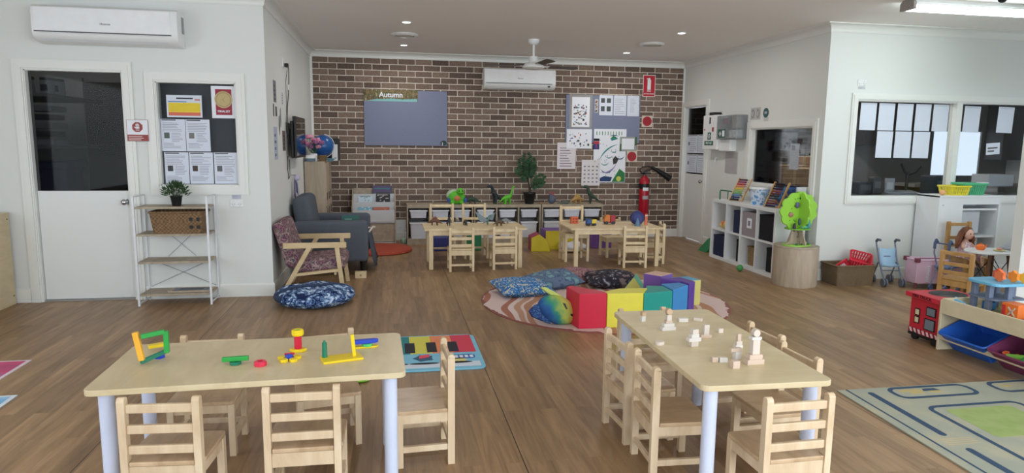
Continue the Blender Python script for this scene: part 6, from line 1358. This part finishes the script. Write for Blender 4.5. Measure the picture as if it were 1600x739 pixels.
b1 = plastic_basket('mint green plastic basket with lid behind the yellow one', (KX+.52, KY+.17, .962), (0, 0, D(-4)), .28, .20, .115, M((86, 186, 136), .4), rim=.009); MB().prism(rrect(-.15, -.11, .15, .11, .03), .115, .13, 'z').build('lid', M((86, 186, 136), .4), b1, .004); MB().box(.05, -.10, .13, .14, -.03, .137).build('white_card', PAPER, b1)
tag(MB().ell((KX+.10, KY+.08, .99), (.03, .03, .028)).build('peach_toy_fruit', M((230, 170, 120), .6), None, smooth=True), 'small peach-coloured toy fruit beside the yellow basket', 'toy fruit')
socket_plate('white switch plate above the left corner of the kitchen window', 4.985, 2.15, Y3, .10, .065); paper_on('small printed label under the switch plate above the kitchen window', 4.945, 2.085, 5.03, 2.11, Y3, [(INK, lines(.008, .07, .004, .022, 3, 4))], M((190, 194, 196), .6), 'wall_label', 'label')
# ================================================================ kitchen behind the window
GK = 'blank sheets taped in the kitchen window'
yk = Y3+.045
ks = [(5.032, 5.226), (5.256, 5.452), (5.486, 5.682), (5.715, 5.908), (5.938, 6.136)]
for k, (a, b) in enumerate(ks): paper_on('white sheet in the top row of the kitchen window, %s from the left' % ['first', 'second', 'third', 'fourth', 'fifth'][k], a, 1.652, b, 1.945, yk, [(M((190, 196, 210)), [(.02, .02, .03, .028)])], PAPERB, 'white_sheet', 'paper', GK, .6)
for k, (a, b) in enumerate([(5.258, 5.456), (5.486, 5.690), (5.716, 5.925)]): paper_on('white sheet in the second row of the kitchen window, %s from the left' % ['first', 'second', 'third'][k], a, 1.352, b, 1.642, yk, [(M((190, 196, 210)), [(.02, .02, .03, .028)])], PAPERB, 'white_sheet', 'paper', GK, .5)
for k, (a, b) in enumerate([(6.335, 6.545), (6.78, 6.99)]): paper_on('white sheet in the right-hand pane of the kitchen window, %s one' % ['left', 'right'][k], a, 1.645, b, 1.935, yk, [(M((190, 196, 210)), [(.02, .02, .03, .028), (.02, .27, .19, .28)])], PAPERB, 'white_sheet', 'paper', GK, 1.5)
r = thing('kitchen_bench', 'dark kitchen worktop seen through the kitchen window', 'worktop', (6.75, 6.94, 0)); MB().box(-2.03, -.31, .88, 1.9, .31, .92).build('worktop', M((70, 66, 62), .3), r, .003); MB().box(-2.03, -.29, 0, 1.9, .29, .88).build('cupboards', M((120, 118, 114)), r)
tag(B(6.7, 8.62, 1.5, 7.6, 8.94, 2.3).build('wall_cupboard', M((52, 46, 44)), None, .004), 'dark brown wall cupboard left of the bright window in the kitchen', 'cupboard')
tag(B(9.05, 8.62, 1.3, 9.45, 8.94, 2.3).build('wall_cupboard', M((52, 46, 44)), None, .004), 'dark brown wall cupboard right of the bright window in the kitchen', 'cupboard')
r = thing('kettle', 'silver kettle at the left end of the kitchen worktop', 'kettle', (5.16, 6.92, .92)); MB().lathe([(.07, 0), (.072, .02), (.06, .15), (.045, .18), (.01, .195)], n=24).build('body', mat('brushed_steel', (130, 132, 136), .3, .9), r, smooth=True); MB().tube([(.05, 0, .17), (.10, 0, .16), (.105, 0, .08), (.07, 0, .04)], .010, 8).build('handle', DARK, r, smooth=True)
for k, (x, y, w_, d, h, c, n_, lb, ct) in enumerate([(5.42, 6.95, .17, .16, .15, (30, 30, 34), 'toaster', 'black toaster beside the kettle on the kitchen worktop', 'toaster'), (5.62, 6.98, .12, .1, .20, (70, 72, 76), 'canister', 'grey canister on the kitchen worktop', 'canister'), (5.75, 6.9, .12, .02, .19, (150, 152, 156), 'notepad', 'pale upright card on the kitchen worktop', 'card'), (6.5, 7.0, .30, .24, .22, (46, 50, 60), 'microwave', 'dark microwave behind the window mullion', 'microwave'), (7.0, 6.9, .3, .2, .10, (150, 140, 134), 'storage_tray', 'pale tray on the worktop in the right kitchen pane', 'tray')]):
    r = thing(n_, lb, ct, (x, y, .92)); MB().box(-w_/2, -d/2, 0, w_/2, d/2, h).build('body', M(c), r, .015 if d > .05 else .002); MB().box(-w_/2+.02, -d/2-.002, h*.35, w_/2-.02, -d/2, h*.75).build('front_detail', M(tuple(min(255, q+30) for q in c)), r)
r = thing('mixer_tap', 'tall dark tap with two spring arms in front of the bright kitchen window', 'tap', (6.02, 6.95, .92)); mb = MB(); mb.cyl((0, 0, 0), (0, 0, .26), .018); mb.tube([(0, 0, .2), (-.05, 0, .28), (-.10, 0, .36)], .013, 8); mb.tube([(0, 0, .22), (.10, 0, .26), (.17, 0, .33)], .012, 8); mb.build('tap_body', DARK, r, smooth=True)
r = thing('dish_rack', 'pale dish drainer on the kitchen worktop', 'dish rack', (5.86, 6.82, .92)); mb = MB(); mb.box(-.18, -.08, 0, .18, .1, .03); [mb.bar((-.16+.04*i, -.07, .03), (-.16+.04*i, .08, .05), .005) for i in range(9)]; mb.build('rack', M((140, 144, 150)), r)
for k, (x, z, c) in enumerate([(8.3, 1.15, (206, 206, 210)), (8.7, 1.12, (90, 60, 70)), (9.1, 1.2, (70, 74, 110))]): 
    pass
tag(B(7.5, 8.5, .9, 9.4, 8.94, .95).build('window_ledge', M((150, 150, 150))), 'pale ledge below the bright window at the back of the kitchen', 'ledge')
tag(B(7.0, 6.8, 1.02, 7.35, 7.05, 1.16).build('appliance_box', M((190, 190, 196)), None, .01), 'white box with dark top seen low in the right kitchen pane', 'box')
sg = paper_on('small tilted white sign hanging in the right kitchen pane', 6.68, 1.40, 6.86, 1.53, yk, [(M((90, 80, 80)), lines(.02, .16, .03, .10, 2, 1, .5))], PAPERB, 'hanging_sign', 'sign', tilt=-4)
# ================================================================ home corner: chairs, doll, small table
okid = make_chair('childs_chair', 'x', .52, .27, .262, .25, OCHRE, OCHRE, rails=(.02, .12, .20), t=.036)
chair(5.125, 5.22, -72, 'honey pine chair seen from behind, right of the fire truck box', okid, 'honey pine chairs in the home corner')
otal = make_chair('childs_chair', 'x', .70, .36, .235, .30, OCHRE, OCHRE, rails=(.03, .17, .25), t=.036)
chair(5.90, 6.03, 176, 'taller honey pine chair holding the red-haired doll', otal, 'honey pine chairs in the home corner')
r = thing('doll', 'doll with long reddish-brown hair in a pale pink dress sitting on the tall chair', 'doll', (5.80, 5.80, .362), 0)
SKN = M((222, 176, 154), .6)
mb = MB(); mb.tube([(0, .02, .0), (0, .03, .08), (0, .03, .14), (0, .025, .17), (0, .02, .19)], [.055, .05, .045, .022, .018], 12)
mb.ell((0, .0, .235), (.045, .048, .055), 18, 12); mb.ell((0, -.047, .228), (.008, .008, .008), 8, 6)
for s in (-1, 1):
    mb.tube([(s*.04, .02, .14), (s*.07, -.02, .10), (s*.06, -.07, .09)], [.017, .014, .011], 8); mb.ell((s*.058, -.08, .09), (.012, .015, .009), 8, 6)
    for q in range(4): mb.tube([(s*(.050+.005*q), -.088, .09), (s*(.049+.006*q), -.104, .087)], .0028, 5)
    mb.tube([(s*.03, .0, .02), (s*.045, -.08, .025), (s*.045, -.14, .01), (s*.045, -.15, -.06)], [.03, .026, .02, .014], 8); mb.ell((s*.045, -.165, -.07), (.014, .03, .013), 8, 6)
mb.build('body', SKN, r, smooth=True)
mb = MB(); mb.tube([(0, .02, -.0), (0, .02, .05), (0, .03, .13), (0, .028, .155)], [.085, .075, .055, .035], 16); mb.tube([(0, -.02, .03), (0, -.09, .03), (0, -.13, .02)], [.07, .065, .055], 12); mb.build('dress', voro('pink_flower_dress', [(220, 190, 196), (200, 160, 176), (232, 214, 214)], 60, .9), r, smooth=True)
mb = MB(); mb.ell((0, .025, .25), (.062, .052, .062), 18, 12); rnd = random.Random(3)
for i in range(26):
    a = D(-20+220*i/25); x = .055*math.cos(a); y = .03+.04*math.sin(a); mb.tube([(x*.6, y*.6+.005, .295), (x*1.1, y, .25), (x*1.5+rnd.uniform(-.01, .01), y*1.1+rnd.uniform(-.01, .01), .17), (x*1.75+rnd.uniform(-.02, .02), y*1.2, .10+rnd.uniform(-.02, .03))], [.012, .017, .018, .007], 6)
mb.build('hair', wood('doll_hair', (92, 52, 34), (138, 84, 56), .6, (20, 20, 3)), r, smooth=True)
mb = MB(); [mb.ell((s*.018, -.043, .242), (.007, .005, .006), 8, 6) for s in (-1, 1)]; mb.build('eyes', M((60, 50, 60), .2), r, smooth=True); mb = MB(); mb.ell((0, -.045, .212), (.011, .005, .004), 8, 6); mb.build('mouth', M((190, 90, 100)), r, smooth=True)
r = thing('childs_round_table', 'white oval play table with brown wooden legs and black wire bracing', 'table', (5.68, 5.40, 0), D(0))
MB().prism(circ(0, 0, .25, 40, .20), .475, .495, 'z').build('tabletop', WHITE, r, .005)
for sx in (-1, 1):
    for sy in (-1, 1): MB().cyl((sx*.15, sy*.12, 0), (sx*.10, sy*.08, .475), .010, .015, 10).build('wooden_leg', M((110, 78, 54)), r, smooth=True)
mb = MB()
for s in (-1, 1): mb.cyl((-.135, s*.11, .14), (.11, s*.09, .42), .004, n=6); mb.cyl((.135, s*.11, .14), (-.11, s*.09, .42), .004, n=6); mb.cyl((s*.135, -.11, .14), (s*.11, .09, .42), .004, n=6)
mb.build('wire_bracing', DARK, r)
r = thing('toy_teapot', 'bright orange toy teapot on the white oval play table', 'toy', (5.60, 5.45, .495)); MB().lathe([(.03, 0), (.042, .02), (.04, .04), (.02, .055)], n=18).build('pot', M((240, 120, 50), .4), r, smooth=True); MB().tube([(.035, 0, .02), (.06, 0, .03), (.07, 0, .05)], [.009, .007, .005], 6).build('spout', M((240, 120, 50), .4), r, smooth=True); MB().ell((0, 0, .06), .008).build('lid_knob', M((240, 120, 50), .4), r)
r = thing('toy_food', 'pale yellow plate of toy food on the white oval table', 'toy food', (5.72, 5.36, .495)); MB().lathe([(.03, 0), (.05, .006), (.052, .01), (.001, .006)], n=20).build('plate', M((226, 214, 150)), r, smooth=True); MB().ell((0, 0, .02), (.03, .02, .014)).build('food', M((210, 150, 130)), r, smooth=True)
r = thing('doll_seat', 'pale grey curved plastic doll seat at the right of the oval table', 'toy', (5.93, 5.42, .495)); mb = MB(); mb.prism([(-.08, 0), (.06, 0), (.08, .09), (.04, .11), (-.02, .05), (-.09, .02)], -.06, .06, 'y'); mb.build('shell', M((170, 170, 180)), r, .01)  # curved grey shell standing for a doll seat
r = thing('doll_carrier', 'second doll stroller handle in navy blue beside the pink cot', 'stroller', (5.62, 5.86, 0), D(20))
NB = M((70, 86, 120), .4)
for s in (-1, 1): MB().tube([(-.11, s*.07, .05), (-.02, s*.07, .25), (-.10, s*.07, .40), (-.10, s*.07, .50)], .008, 8).build('frame_rail', M((130, 136, 150), .4), r, smooth=True); MB().tube([(-.10, s*.07, .44), (-.10, s*.07, .50), (-.08, s*.07, .53), (-.05, s*.07, .50)], .014, 8).build('handle_grip', NB, r, smooth=True)
for x, z, x1, z1 in ((-.02, .25, .12, .05),):
    for s in (-1, 1): MB().tube([(x, s*.07, z), (x1, s*.07, z1)], .008, 8).build('front_leg', M((130, 136, 150), .4), r, smooth=True)
for x in (-.11, .12):
    for s in (-1, 1): MB().cyl((x, s*.07-.01, .035), (x, s*.07+.01, .035), .035, n=16).build('wheel', NB, r)
MB().box(-.08, -.07, .24, .14, .07, .262).build('seat', M((96, 116, 150), .7), r, .006); MB().cyl((-.10, -.07, .5), (-.10, .07, .5), .007).build('handle_bar', NB, r)
# ================================================================ fire truck box, toy storage, garage
r = thing('fire_truck_box', 'red fire engine shaped toy box behind the wooden storage unit', 'toy box', (3.965, 4.12, 0))
FR_ = M((196, 40, 58), .45)
MB().box(.0, 0, .045, .36, .30, .325).build('body', FR_, r, .004); MB().box(-.03, -.0, .325, .38, .33, .362).build('lid', M((206, 46, 64), .45), r, .005)
MB().box(-.004, .0, .03, .0, .30, .05).build('black_skirt', DARK, r)
mb = MB()
for k in range(7): mb.prism([(.012+.041*k, .055), (.030+.041*k, .055), (.044+.041*k, .085), (.026+.041*k, .085)], -.006, -.003, 'x')
mb.build('white_stripes', M((232, 206, 210)), r); MB().box(-.003, .0, .052, 0, .30, .088).build('stripe_band', M((150, 26, 44)), r)
for y, z, w_, h_, nm in [(.20, .13, .05, .055, 'window'), (.20, .19, .05, .055, 'window'), (.05, .21, .09, .07, 'window'), (.05, .10, .10, .09, 'panel')]:
    MB().box(-.004, y, z, -.001, y+w_, z+h_).build('window_frame', DARK, r); MB().box(-.006, y+.008, z+.008, -.003, y+w_-.008, z+h_-.008).build('window_fill', M((220, 206, 170) if y > .1 else (120, 130, 140)), r)
for y in (.045, .235): MB().cyl((-.006, y, .03), (.02, y, .03), .030, n=20).build('wheel', DARK, r)
t_ = text('FIRE TRUCK', .034, DARK, None, 0, 0, 0, 'lettering', .0004, .0008); t_.parent = r; t_.rotation_euler = (0, 0, -math.pi/2); t_.location = (-.031, .165, .3435)
MB().ell((.2, .17, .362), (.14, .12, .014)).build('dark_seat_pad', DARK, r, smooth=True)
# wooden storage with sloping bins (runs along y, front towards -x)
r = thing('toy_storage_unit', 'light birch storage bench with sloping coloured bins at the right edge', 'storage unit', (3.92, 0, 0))
EY = 4.10; NYY = 2.35
for y in (EY-.02, NYY): MB().prism([(0, 0), (.42, 0), (.42, .385), (.02, .385), (0, .365)], y, y+.02, 'y').build('end_panel', PLY2, r, .004)
MB().box(0, NYY, .275, .018, EY-.02, .388).build('top_rail', PLY2, r, .003); MB().box(.02, NYY+.02, .31, .42, EY-.02, .325).build('top_board', PLY2, r); MB().box(.40, NYY+.02, .10, .42, EY-.02, .388).build('back_panel', PLY2, r)
MB().box(-.0, NYY+.02, .085, .018, EY-.02, .125).build('lower_rail', PLY2, r, .003); MB().box(.02, NYY, .385-.02, .42, NYY+.02, .385).build('top_edge', PLY2, r)
def bin_(label, y, m, rimc=(206, 204, 206)):
    b = thing('sloping_bin', label, 'bin', (3.92, y, .13), 0, 'sloping bins in the storage bench'); b.rotation_euler = (0, D(-24), 0); w_, d, h = .39, .32, .15; t = .004
    mb = MB(); k0 = rrect(.02, -w_/2+.03, d-.02, w_/2-.03, .02, 3); k1 = rrect(-.03, -w_/2, d, w_/2, .03, 3); k = len(k0); 
    bi = rrect(-.022, -w_/2+.007, d-.007, w_/2-.007, .03, 3); ai = rrect(.026, -w_/2+.036, d-.026, w_/2-.036, .02, 3)
    v = [(*p, -h+.02) for p in k0]+[(*p, .02) for p in k1]+[(*p, .02) for p in bi]+[(*p, -h+.026) for p in ai]; f = [tuple(range(k-1, -1, -1)), tuple(range(3*k, 4*k))]
    for j in range(3): f += [(j*k+i, j*k+(i+1) % k, (j+1)*k+(i+1) % k, (j+1)*k+i) for i in range(k)]
    mb.add(v, f); mb.build('body', m, b); ring = [Vector((*p, .02)) for p in k1]; MB().tube(ring+[ring[0]], .008, 6, False).build('rim', m, b, smooth=True); return b
BINB = M((44, 100, 196), .35); BINP = M((128, 60, 96), .35); BINY = M((190, 160, 50), .35)
bin_('blue sloping bin, farthest in the storage bench', 3.865, BINB); bin_('plum sloping bin full of toys in the middle of the storage bench', 3.46, BINP); bin_('mustard sloping bin at the right edge of the picture', 3.05, BINY)
r = thing('toy_aeroplane', 'green toy aeroplane with orange wheels lying in the plum bin', 'toy', (3.99, 3.44, .11)); r.rotation_euler = (0, D(-24), D(8))
MB().tube([(-.02, .12, .02), (0, 0, .03), (.03, -.12, .02)], [.018, .024, .010], 8).build('fuselage', M((120, 180, 70)), r, smooth=True); MB().bar((-.06, -.02, .04), (.10, .03, .05), .008, .05).build('wing', M((60, 140, 70)), r, .002)
for y in (.07, .14): MB().lathe([(.008, 0), (.020, 0), (.020, .012), (.008, .012), (.008, 0)], (.0, y, .02), 14).build('orange_wheel', M((230, 110, 70)), r)
tag(MB().cyl((4.10, 3.36, .15), (4.11, 3.34, .23), .03, .004, 12).build('grey_cone', M((120, 130, 150)), None, smooth=True), 'grey toy cone in the plum bin', 'toy')
tag(MB().ell((4.00, 3.36, .10), (.045, .05, .03)).build('green_toy', M((110, 190, 70)), None, smooth=True), 'lime green lump-shaped toy at the front of the plum bin', 'toy')
r = thing('toy_garage', 'grey and blue multi-storey toy garage on top of the storage bench', 'toy garage', (4.18, 3.96, .325), D(0))
GB_ = M((110, 180, 216), .4); GG = M((108, 120, 142), .45)
MB().prism(rrect(-.15, -.36, .16, .06, .03), 0, .014, 'z').build('base', M((186, 176, 110)), r, .002)
for x, y in ((-.10, .02), (-.10, -.10), (.08, .02), (.08, -.10), (-.01, -.16)): MB().box(x-.018, y-.018, .014, x+.018, y+.018, .205).build('pillar', GG, r, .004)
MB().prism(rrect(-.14, -.19, .13, .06, .05), .105, .115, 'z').build('middle_deck', GG, r); MB().prism(rrect(-.15, -.20, .14, .07, .06), .205, .225, 'z').build('roof_deck', GB_, r, .004)
MB().box(-.06, -.07, .014, .0, -.01, .07).build('lift_cabin', M((60, 130, 200)), r, .004); MB().tube([(-.13, .05, .02), (-.15, .12, .035), (-.12, .145, .045)], .02, 6).build('ramp', GB_, r, smooth=True)
r = thing('toy_house', 'orange toy house panel with cross window in front of the toy garage', 'toy', (4.09, 3.70, .339)); ORH = M((232, 120, 50), .4); MB().box(-.05, -.10, 0, .05, .02, .105).build('walls', ORH, r, .004); mb = MB(); mb.bar((-.053, -.08, .025), (-.053, -.03, .08), .005, .008); mb.bar((-.053, -.03, .025), (-.053, -.08, .08), .005, .008); mb.build('cross_window', M((200, 190, 180)), r); MB().box(-.056, -.01, .01, -.05, .012, .09).build('red_lever', M((200, 50, 50)), r)
p = (4.20, 3.88, .55); r = thing('toy_flower_gears', 'orange and yellow gear-like toy pieces on the garage roof', 'toy', p)
for k, (x, y, c) in enumerate([(-.05, -.02, (236, 120, 70)), (.02, -.06, (240, 150, 60)), (.05, -.12, (236, 196, 70)), (-.02, .02, (220, 90, 70))]):
    mb = MB(); mb.prism([((.032+.010*(i % 2))*math.cos(2*math.pi*i/12)+y, (.032+.010*(i % 2))*math.sin(2*math.pi*i/12)+.042) for i in range(12)], x-.012, x+.012, 'x'); mb.build('gear', M(c), r)
tag(B(4.0, 3.02, .325, 4.28, 3.56, .365).build('navy_toy_tray', M((50, 60, 130)), None, .004), 'navy blue toy tray on the storage bench right of the orange house', 'tray')
tag(MB().ell((4.05, 3.3, .385), (.04, .05, .025)).build('pink_toy', M((220, 90, 110)), None, smooth=True), 'pink toy in the navy tray at the right edge', 'toy')
# ================================================================ floor mats
r = thing('road_map_rug', 'grey-green play rug printed with dark blue roads, lower right corner', 'rug', (0, 0, 0))
a = at(1308, 612, Z=0); b = at(1600, 594, Z=0); RX0, RY1 = a.x, 3.437; c2 = at(1515, 739, Z=0)
sk = (c2.x-a.x)/(c2.y-a.y)
WR, LR = 1.75, 2.4
RUGB = noiseramp('rug_grey_green', [(0, (140, 148, 136)), (.45, (160, 164, 150)), (.62, (176, 172, 150))], 3, .95, interp='LINEAR', detail=5)
def R2(x, y): return (RX0+x+sk*(-y), RY1-y)
def band(x0, y0, x1, y1): return [R2(x0, y0), R2(x1, y0), R2(x1, y1), R2(x0, y1)]
MB().prism(band(0, 0, WR, LR), 0, .008, 'z').build('pile', RUGB, r)
NVR = M((56, 78, 104), .95)
def ring(mb, x0, y0, x1, y1, t, z0, z1, rad=.07):
    o = rrect(x0, y0, x1, y1, rad, 4); i = rrect(x0+t, y0+t, x1-t, y1-t, max(rad-t, .01), 4); k = len(o)
    v = [(*R2(*p), z1) for p in o]+[(*R2(*p), z1) for p in i]; mb.add(v, [(j, (j+1) % k, k+(j+1) % k, k+j) for j in range(k)])
mb = MB()
cells = [(.30, -.25, .86, .19), (1.0, -.25, 1.56, .19), (.34, .30, .96, 1.02), (1.07, .30, 1.7, 1.02), (.36, 1.16, .98, 1.9), (1.1, 1.16, 1.72, 1.9)]
for x0, y0, x1, y1 in cells: ring(mb, x0, max(y0, .01), x1, y1, .028, .008, .0088)
for y0, y1 in ((.06, .66), (.80, 1.5), (1.62, 2.3)): mb.prism([R2(*p) for p in rrect(.155, y0, .195, y1, .019, 4)], .0081, .0088, 'z')
mb.prism(band(.055, .0, .068, LR), .0081, .0086, 'z')
mb.prism([R2(*p) for p in [(.52, .09), (.64, .09), (.62, .055), (.54, .055)]], .0081, .0088, 'z'); mb.prism([R2(*p) for p in [(.66, .83), (.74, .80), (.82, .83)]], .0081, .0088, 'z'); mb.prism([R2(*p) for p in [(.52, 1.32), (.8, 1.28), (.8, 1.36)]], .0081, .0088, 'z')
mb.build('blue_roads', NVR, r)
for q in ((.43, .36, .86, .72), (.60, 1.5, .85, 1.8), (1.15, .42, 1.5, .75)): MB().prism([R2(*p) for p in rrect(*q, .03)], .0081, .0086, 'z').build('green_field', noiseramp('rug_green', [(0, (134, 156, 84)), (.6, (156, 174, 110))], 12, .95, interp='LINEAR'), r)
mb = MB(); rnd = random.Random(31)
for x0, y0, x1, y1 in cells:
    for i in range(7): x = rnd.uniform(x0+.06, x1-.14); y = rnd.uniform(max(y0, .02)+.03, y1-.07); mb.prism([R2(*p) for p in rrect(x, y, x+rnd.uniform(.05, .12), y+rnd.uniform(.02, .04), .008, 2)], .0081, .0084+.00004*i, 'z')
mb.build('ochre_details', M((188, 172, 120), .95), r)
for yy_ in (.72, 1.55):
    mb = MB(); [mb.prism(band(.11, yy_+.02*i-.03, .30, yy_+.02*i-.022), .0081, .0084, 'z') for i in range(4)]
    mb.build('zebra_crossing', M((190, 176, 140), .95), r)
# left mats
def mat_ray(label, cols, p, pts, nm):
    r = thing('floor_poster', label, 'floor mat', (0, 0, 0)); MB().prism(pts, 0, .004, 'z').build('mat', cols[0], r); c = Vector((sum(q[0] for q in pts)/len(pts), sum(q[1] for q in pts)/len(pts)))
    MB().prism([tuple(c+(Vector(q)-c)*.93) for q in pts], .004, .0048, 'z').build('printed_centre', cols[1], r); return r
a = at(50, 563, Z=0); d0 = (at(0, 594, Z=0)-a).normalized(); e = at(0, 565, Z=0)-a
PKM = noiseramp('pink_purple_print', [(0, (120, 60, 110)), (.45, (206, 70, 120)), (.6, (180, 110, 160)), (.75, (210, 180, 206))], 4, .5, interp='LINEAR')
mat_ray('pink and purple printed floor mat at the left edge, the upper of two', [M((222, 206, 214)), PKM], 0, [(a.x, a.y), (a.x-.7, a.y), (a.x-.7+d0.x*.62, a.y+d0.y*.62-.0), (a.x+d0.x*.62, a.y+d0.y*.62)], 'p')
a = at(28, 618, Z=0); d0 = (at(0, 638, Z=0)-a).normalized()
BLM = noiseramp('sky_blue_print', [(0, (60, 130, 190)), (.5, (110, 176, 220)), (.7, (180, 210, 230))], 3, .5, interp='LINEAR')
mat_ray('sky blue printed floor mat at the left edge, the lower of two', [M((216, 224, 232)), BLM], 0, [(a.x, a.y), (a.x-.7, a.y), (a.x-.7+d0.x*.6, a.y+d0.y*.6), (a.x+d0.x*.6, a.y+d0.y*.6)], 'b')
# piano mat
r = thing('piano_mat', 'colourful padded piano keyboard mat on the floor behind the side-on chair', 'floor mat', (.0, 4.54, 0), D(0)); PX0, PX1 = -.22, .60
MB().prism(rrect(PX0, -.39, PX1, .39, .06), 0, .012, 'z').build('padded_mat', M((130, 196, 222), .7), r, .004)
for k, c in enumerate([(60, 120, 170), (40, 130, 136), (222, 214, 90), (236, 140, 96), (214, 64, 88)]):
    w_ = (PX1-PX0-.06)/5; x = PX0+.03+w_*k; MB().box(x, .0-.05, .012, x+w_, .365, .0135).build('coloured_key', M(c, .7), r)
for k in (1, 2, 3, 4): w_ = (PX1-PX0-.06)/5; x = PX0+.03+w_*k; MB().box(x-.035, -.03, .0135, x+.035, .20, .0155).build('black_key', M((34, 36, 48), .7), r, .001)
MB().prism([(PX0+.05, -.345), (PX1-.03, -.345), (PX1-.03, -.25), (PX0+.05, -.25)], .012, .0128, 'z').build('white_wave', M((214, 224, 236), .7), r)
mb = MB(); [mb.prism(circ(x, -.262, .10, 20, .018), .0128, .0135, 'z') for x in (.0, .20, .42)]; mb.build('button_ovals', M((30, 34, 46), .7), r)
mb = MB(); mb.prism([(.20+(.055+.02*(i % 2))*math.cos(D(36*i)), -.15+(.055+.02*(i % 2))*math.sin(D(36*i))) for i in range(10)], .012, .0135, 'z'); mb.build('star_patch', M((56, 100, 130), .7), r); MB().bar((.17, -.16, .0142), (.24, -.13, .0142), .04, .001).build('guitar_print', M((220, 80, 90), .7), r)
MB().prism(rrect(.36, -.19, .55, -.10, .03), .012, .0135, 'z').build('small_keyboard', M((60, 110, 190), .7), r); mb = MB(); [mb.box(.375+.035*i, -.17, .0135, .398+.035*i, -.12, .0142) for i in range(5)]; mb.build('small_keys', PAPER, r)
MB().prism(circ(.44, -.215, .05, 6), .012, .0135, 'z').build('yellow_star', M((220, 210, 140), .7), r)
p = at(565, 596, Z=0); o = MB().ell((p.x, p.y, .012), (.05, .04, .012)).build('green_toy', M((130, 200, 50)), None, smooth=True); tag(o, 'lime green toy on the floor under the left table', 'toy')
# ---- second level: pieces that belong to a part
def near_c(o):
    b = [Vector(c) for c in o.bound_box]; return sum(b, Vector())/8
def sub(kid_names, part_name):
    for o in list(bpy.data.objects):
        if o.type == 'MESH' and o.name.split('.')[0] in kid_names and o.parent and o.parent.type == 'EMPTY' and o.matrix_basis == Matrix.Identity(4):
            c = [k for k in kids(o.parent) if k.name.split('.')[0] == part_name and k.matrix_basis == Matrix.Identity(4)]
            if c: o.parent = min(c, key=lambda k: (near_c(k)-near_c(o)).length)
for a_, b_ in [(('door_pull', 'latch_symbols', 'cross_sign', 'green_text_sign', 'dark_symbol'), 'door'), (('window_fill',), 'window_frame'), (('black_band', 'label'), 'cylinder'), (('label_picture',), 'picture_label'),
               (('printed_leaves', 'animal_figure'), 'crown_panel'), (('medal_rim', 'emblem'), 'gold_medal'), (('brand_lettering', 'display'), 'front_panel'), (('label_patch',), 'body'), (('tree_trunks', 'lettering'), 'banner_print'),
               (('pin_slots', 'rocker_switch'), 'face_plate'), (('red_lever', 'cross_window'), 'walls'), (('white_stripes',), 'stripe_band'), (('print_lines',), 'red_disc'), (('print',), 'disc'), (('hem',), 'body'),
               (('eyes', 'mouth', 'hair'), 'body'), (('bolt',), 'side_rail'), (('tape', 'top_tape'), 'carton'), (('small_keys',), 'small_keyboard'), (('guitar_print',), 'star_patch')]: sub(a_, b_)
# ---- housekeeping: parts of copied things keep their own clean names
for o in bpy.data.objects:
    if '_used' in o: del o['_used']
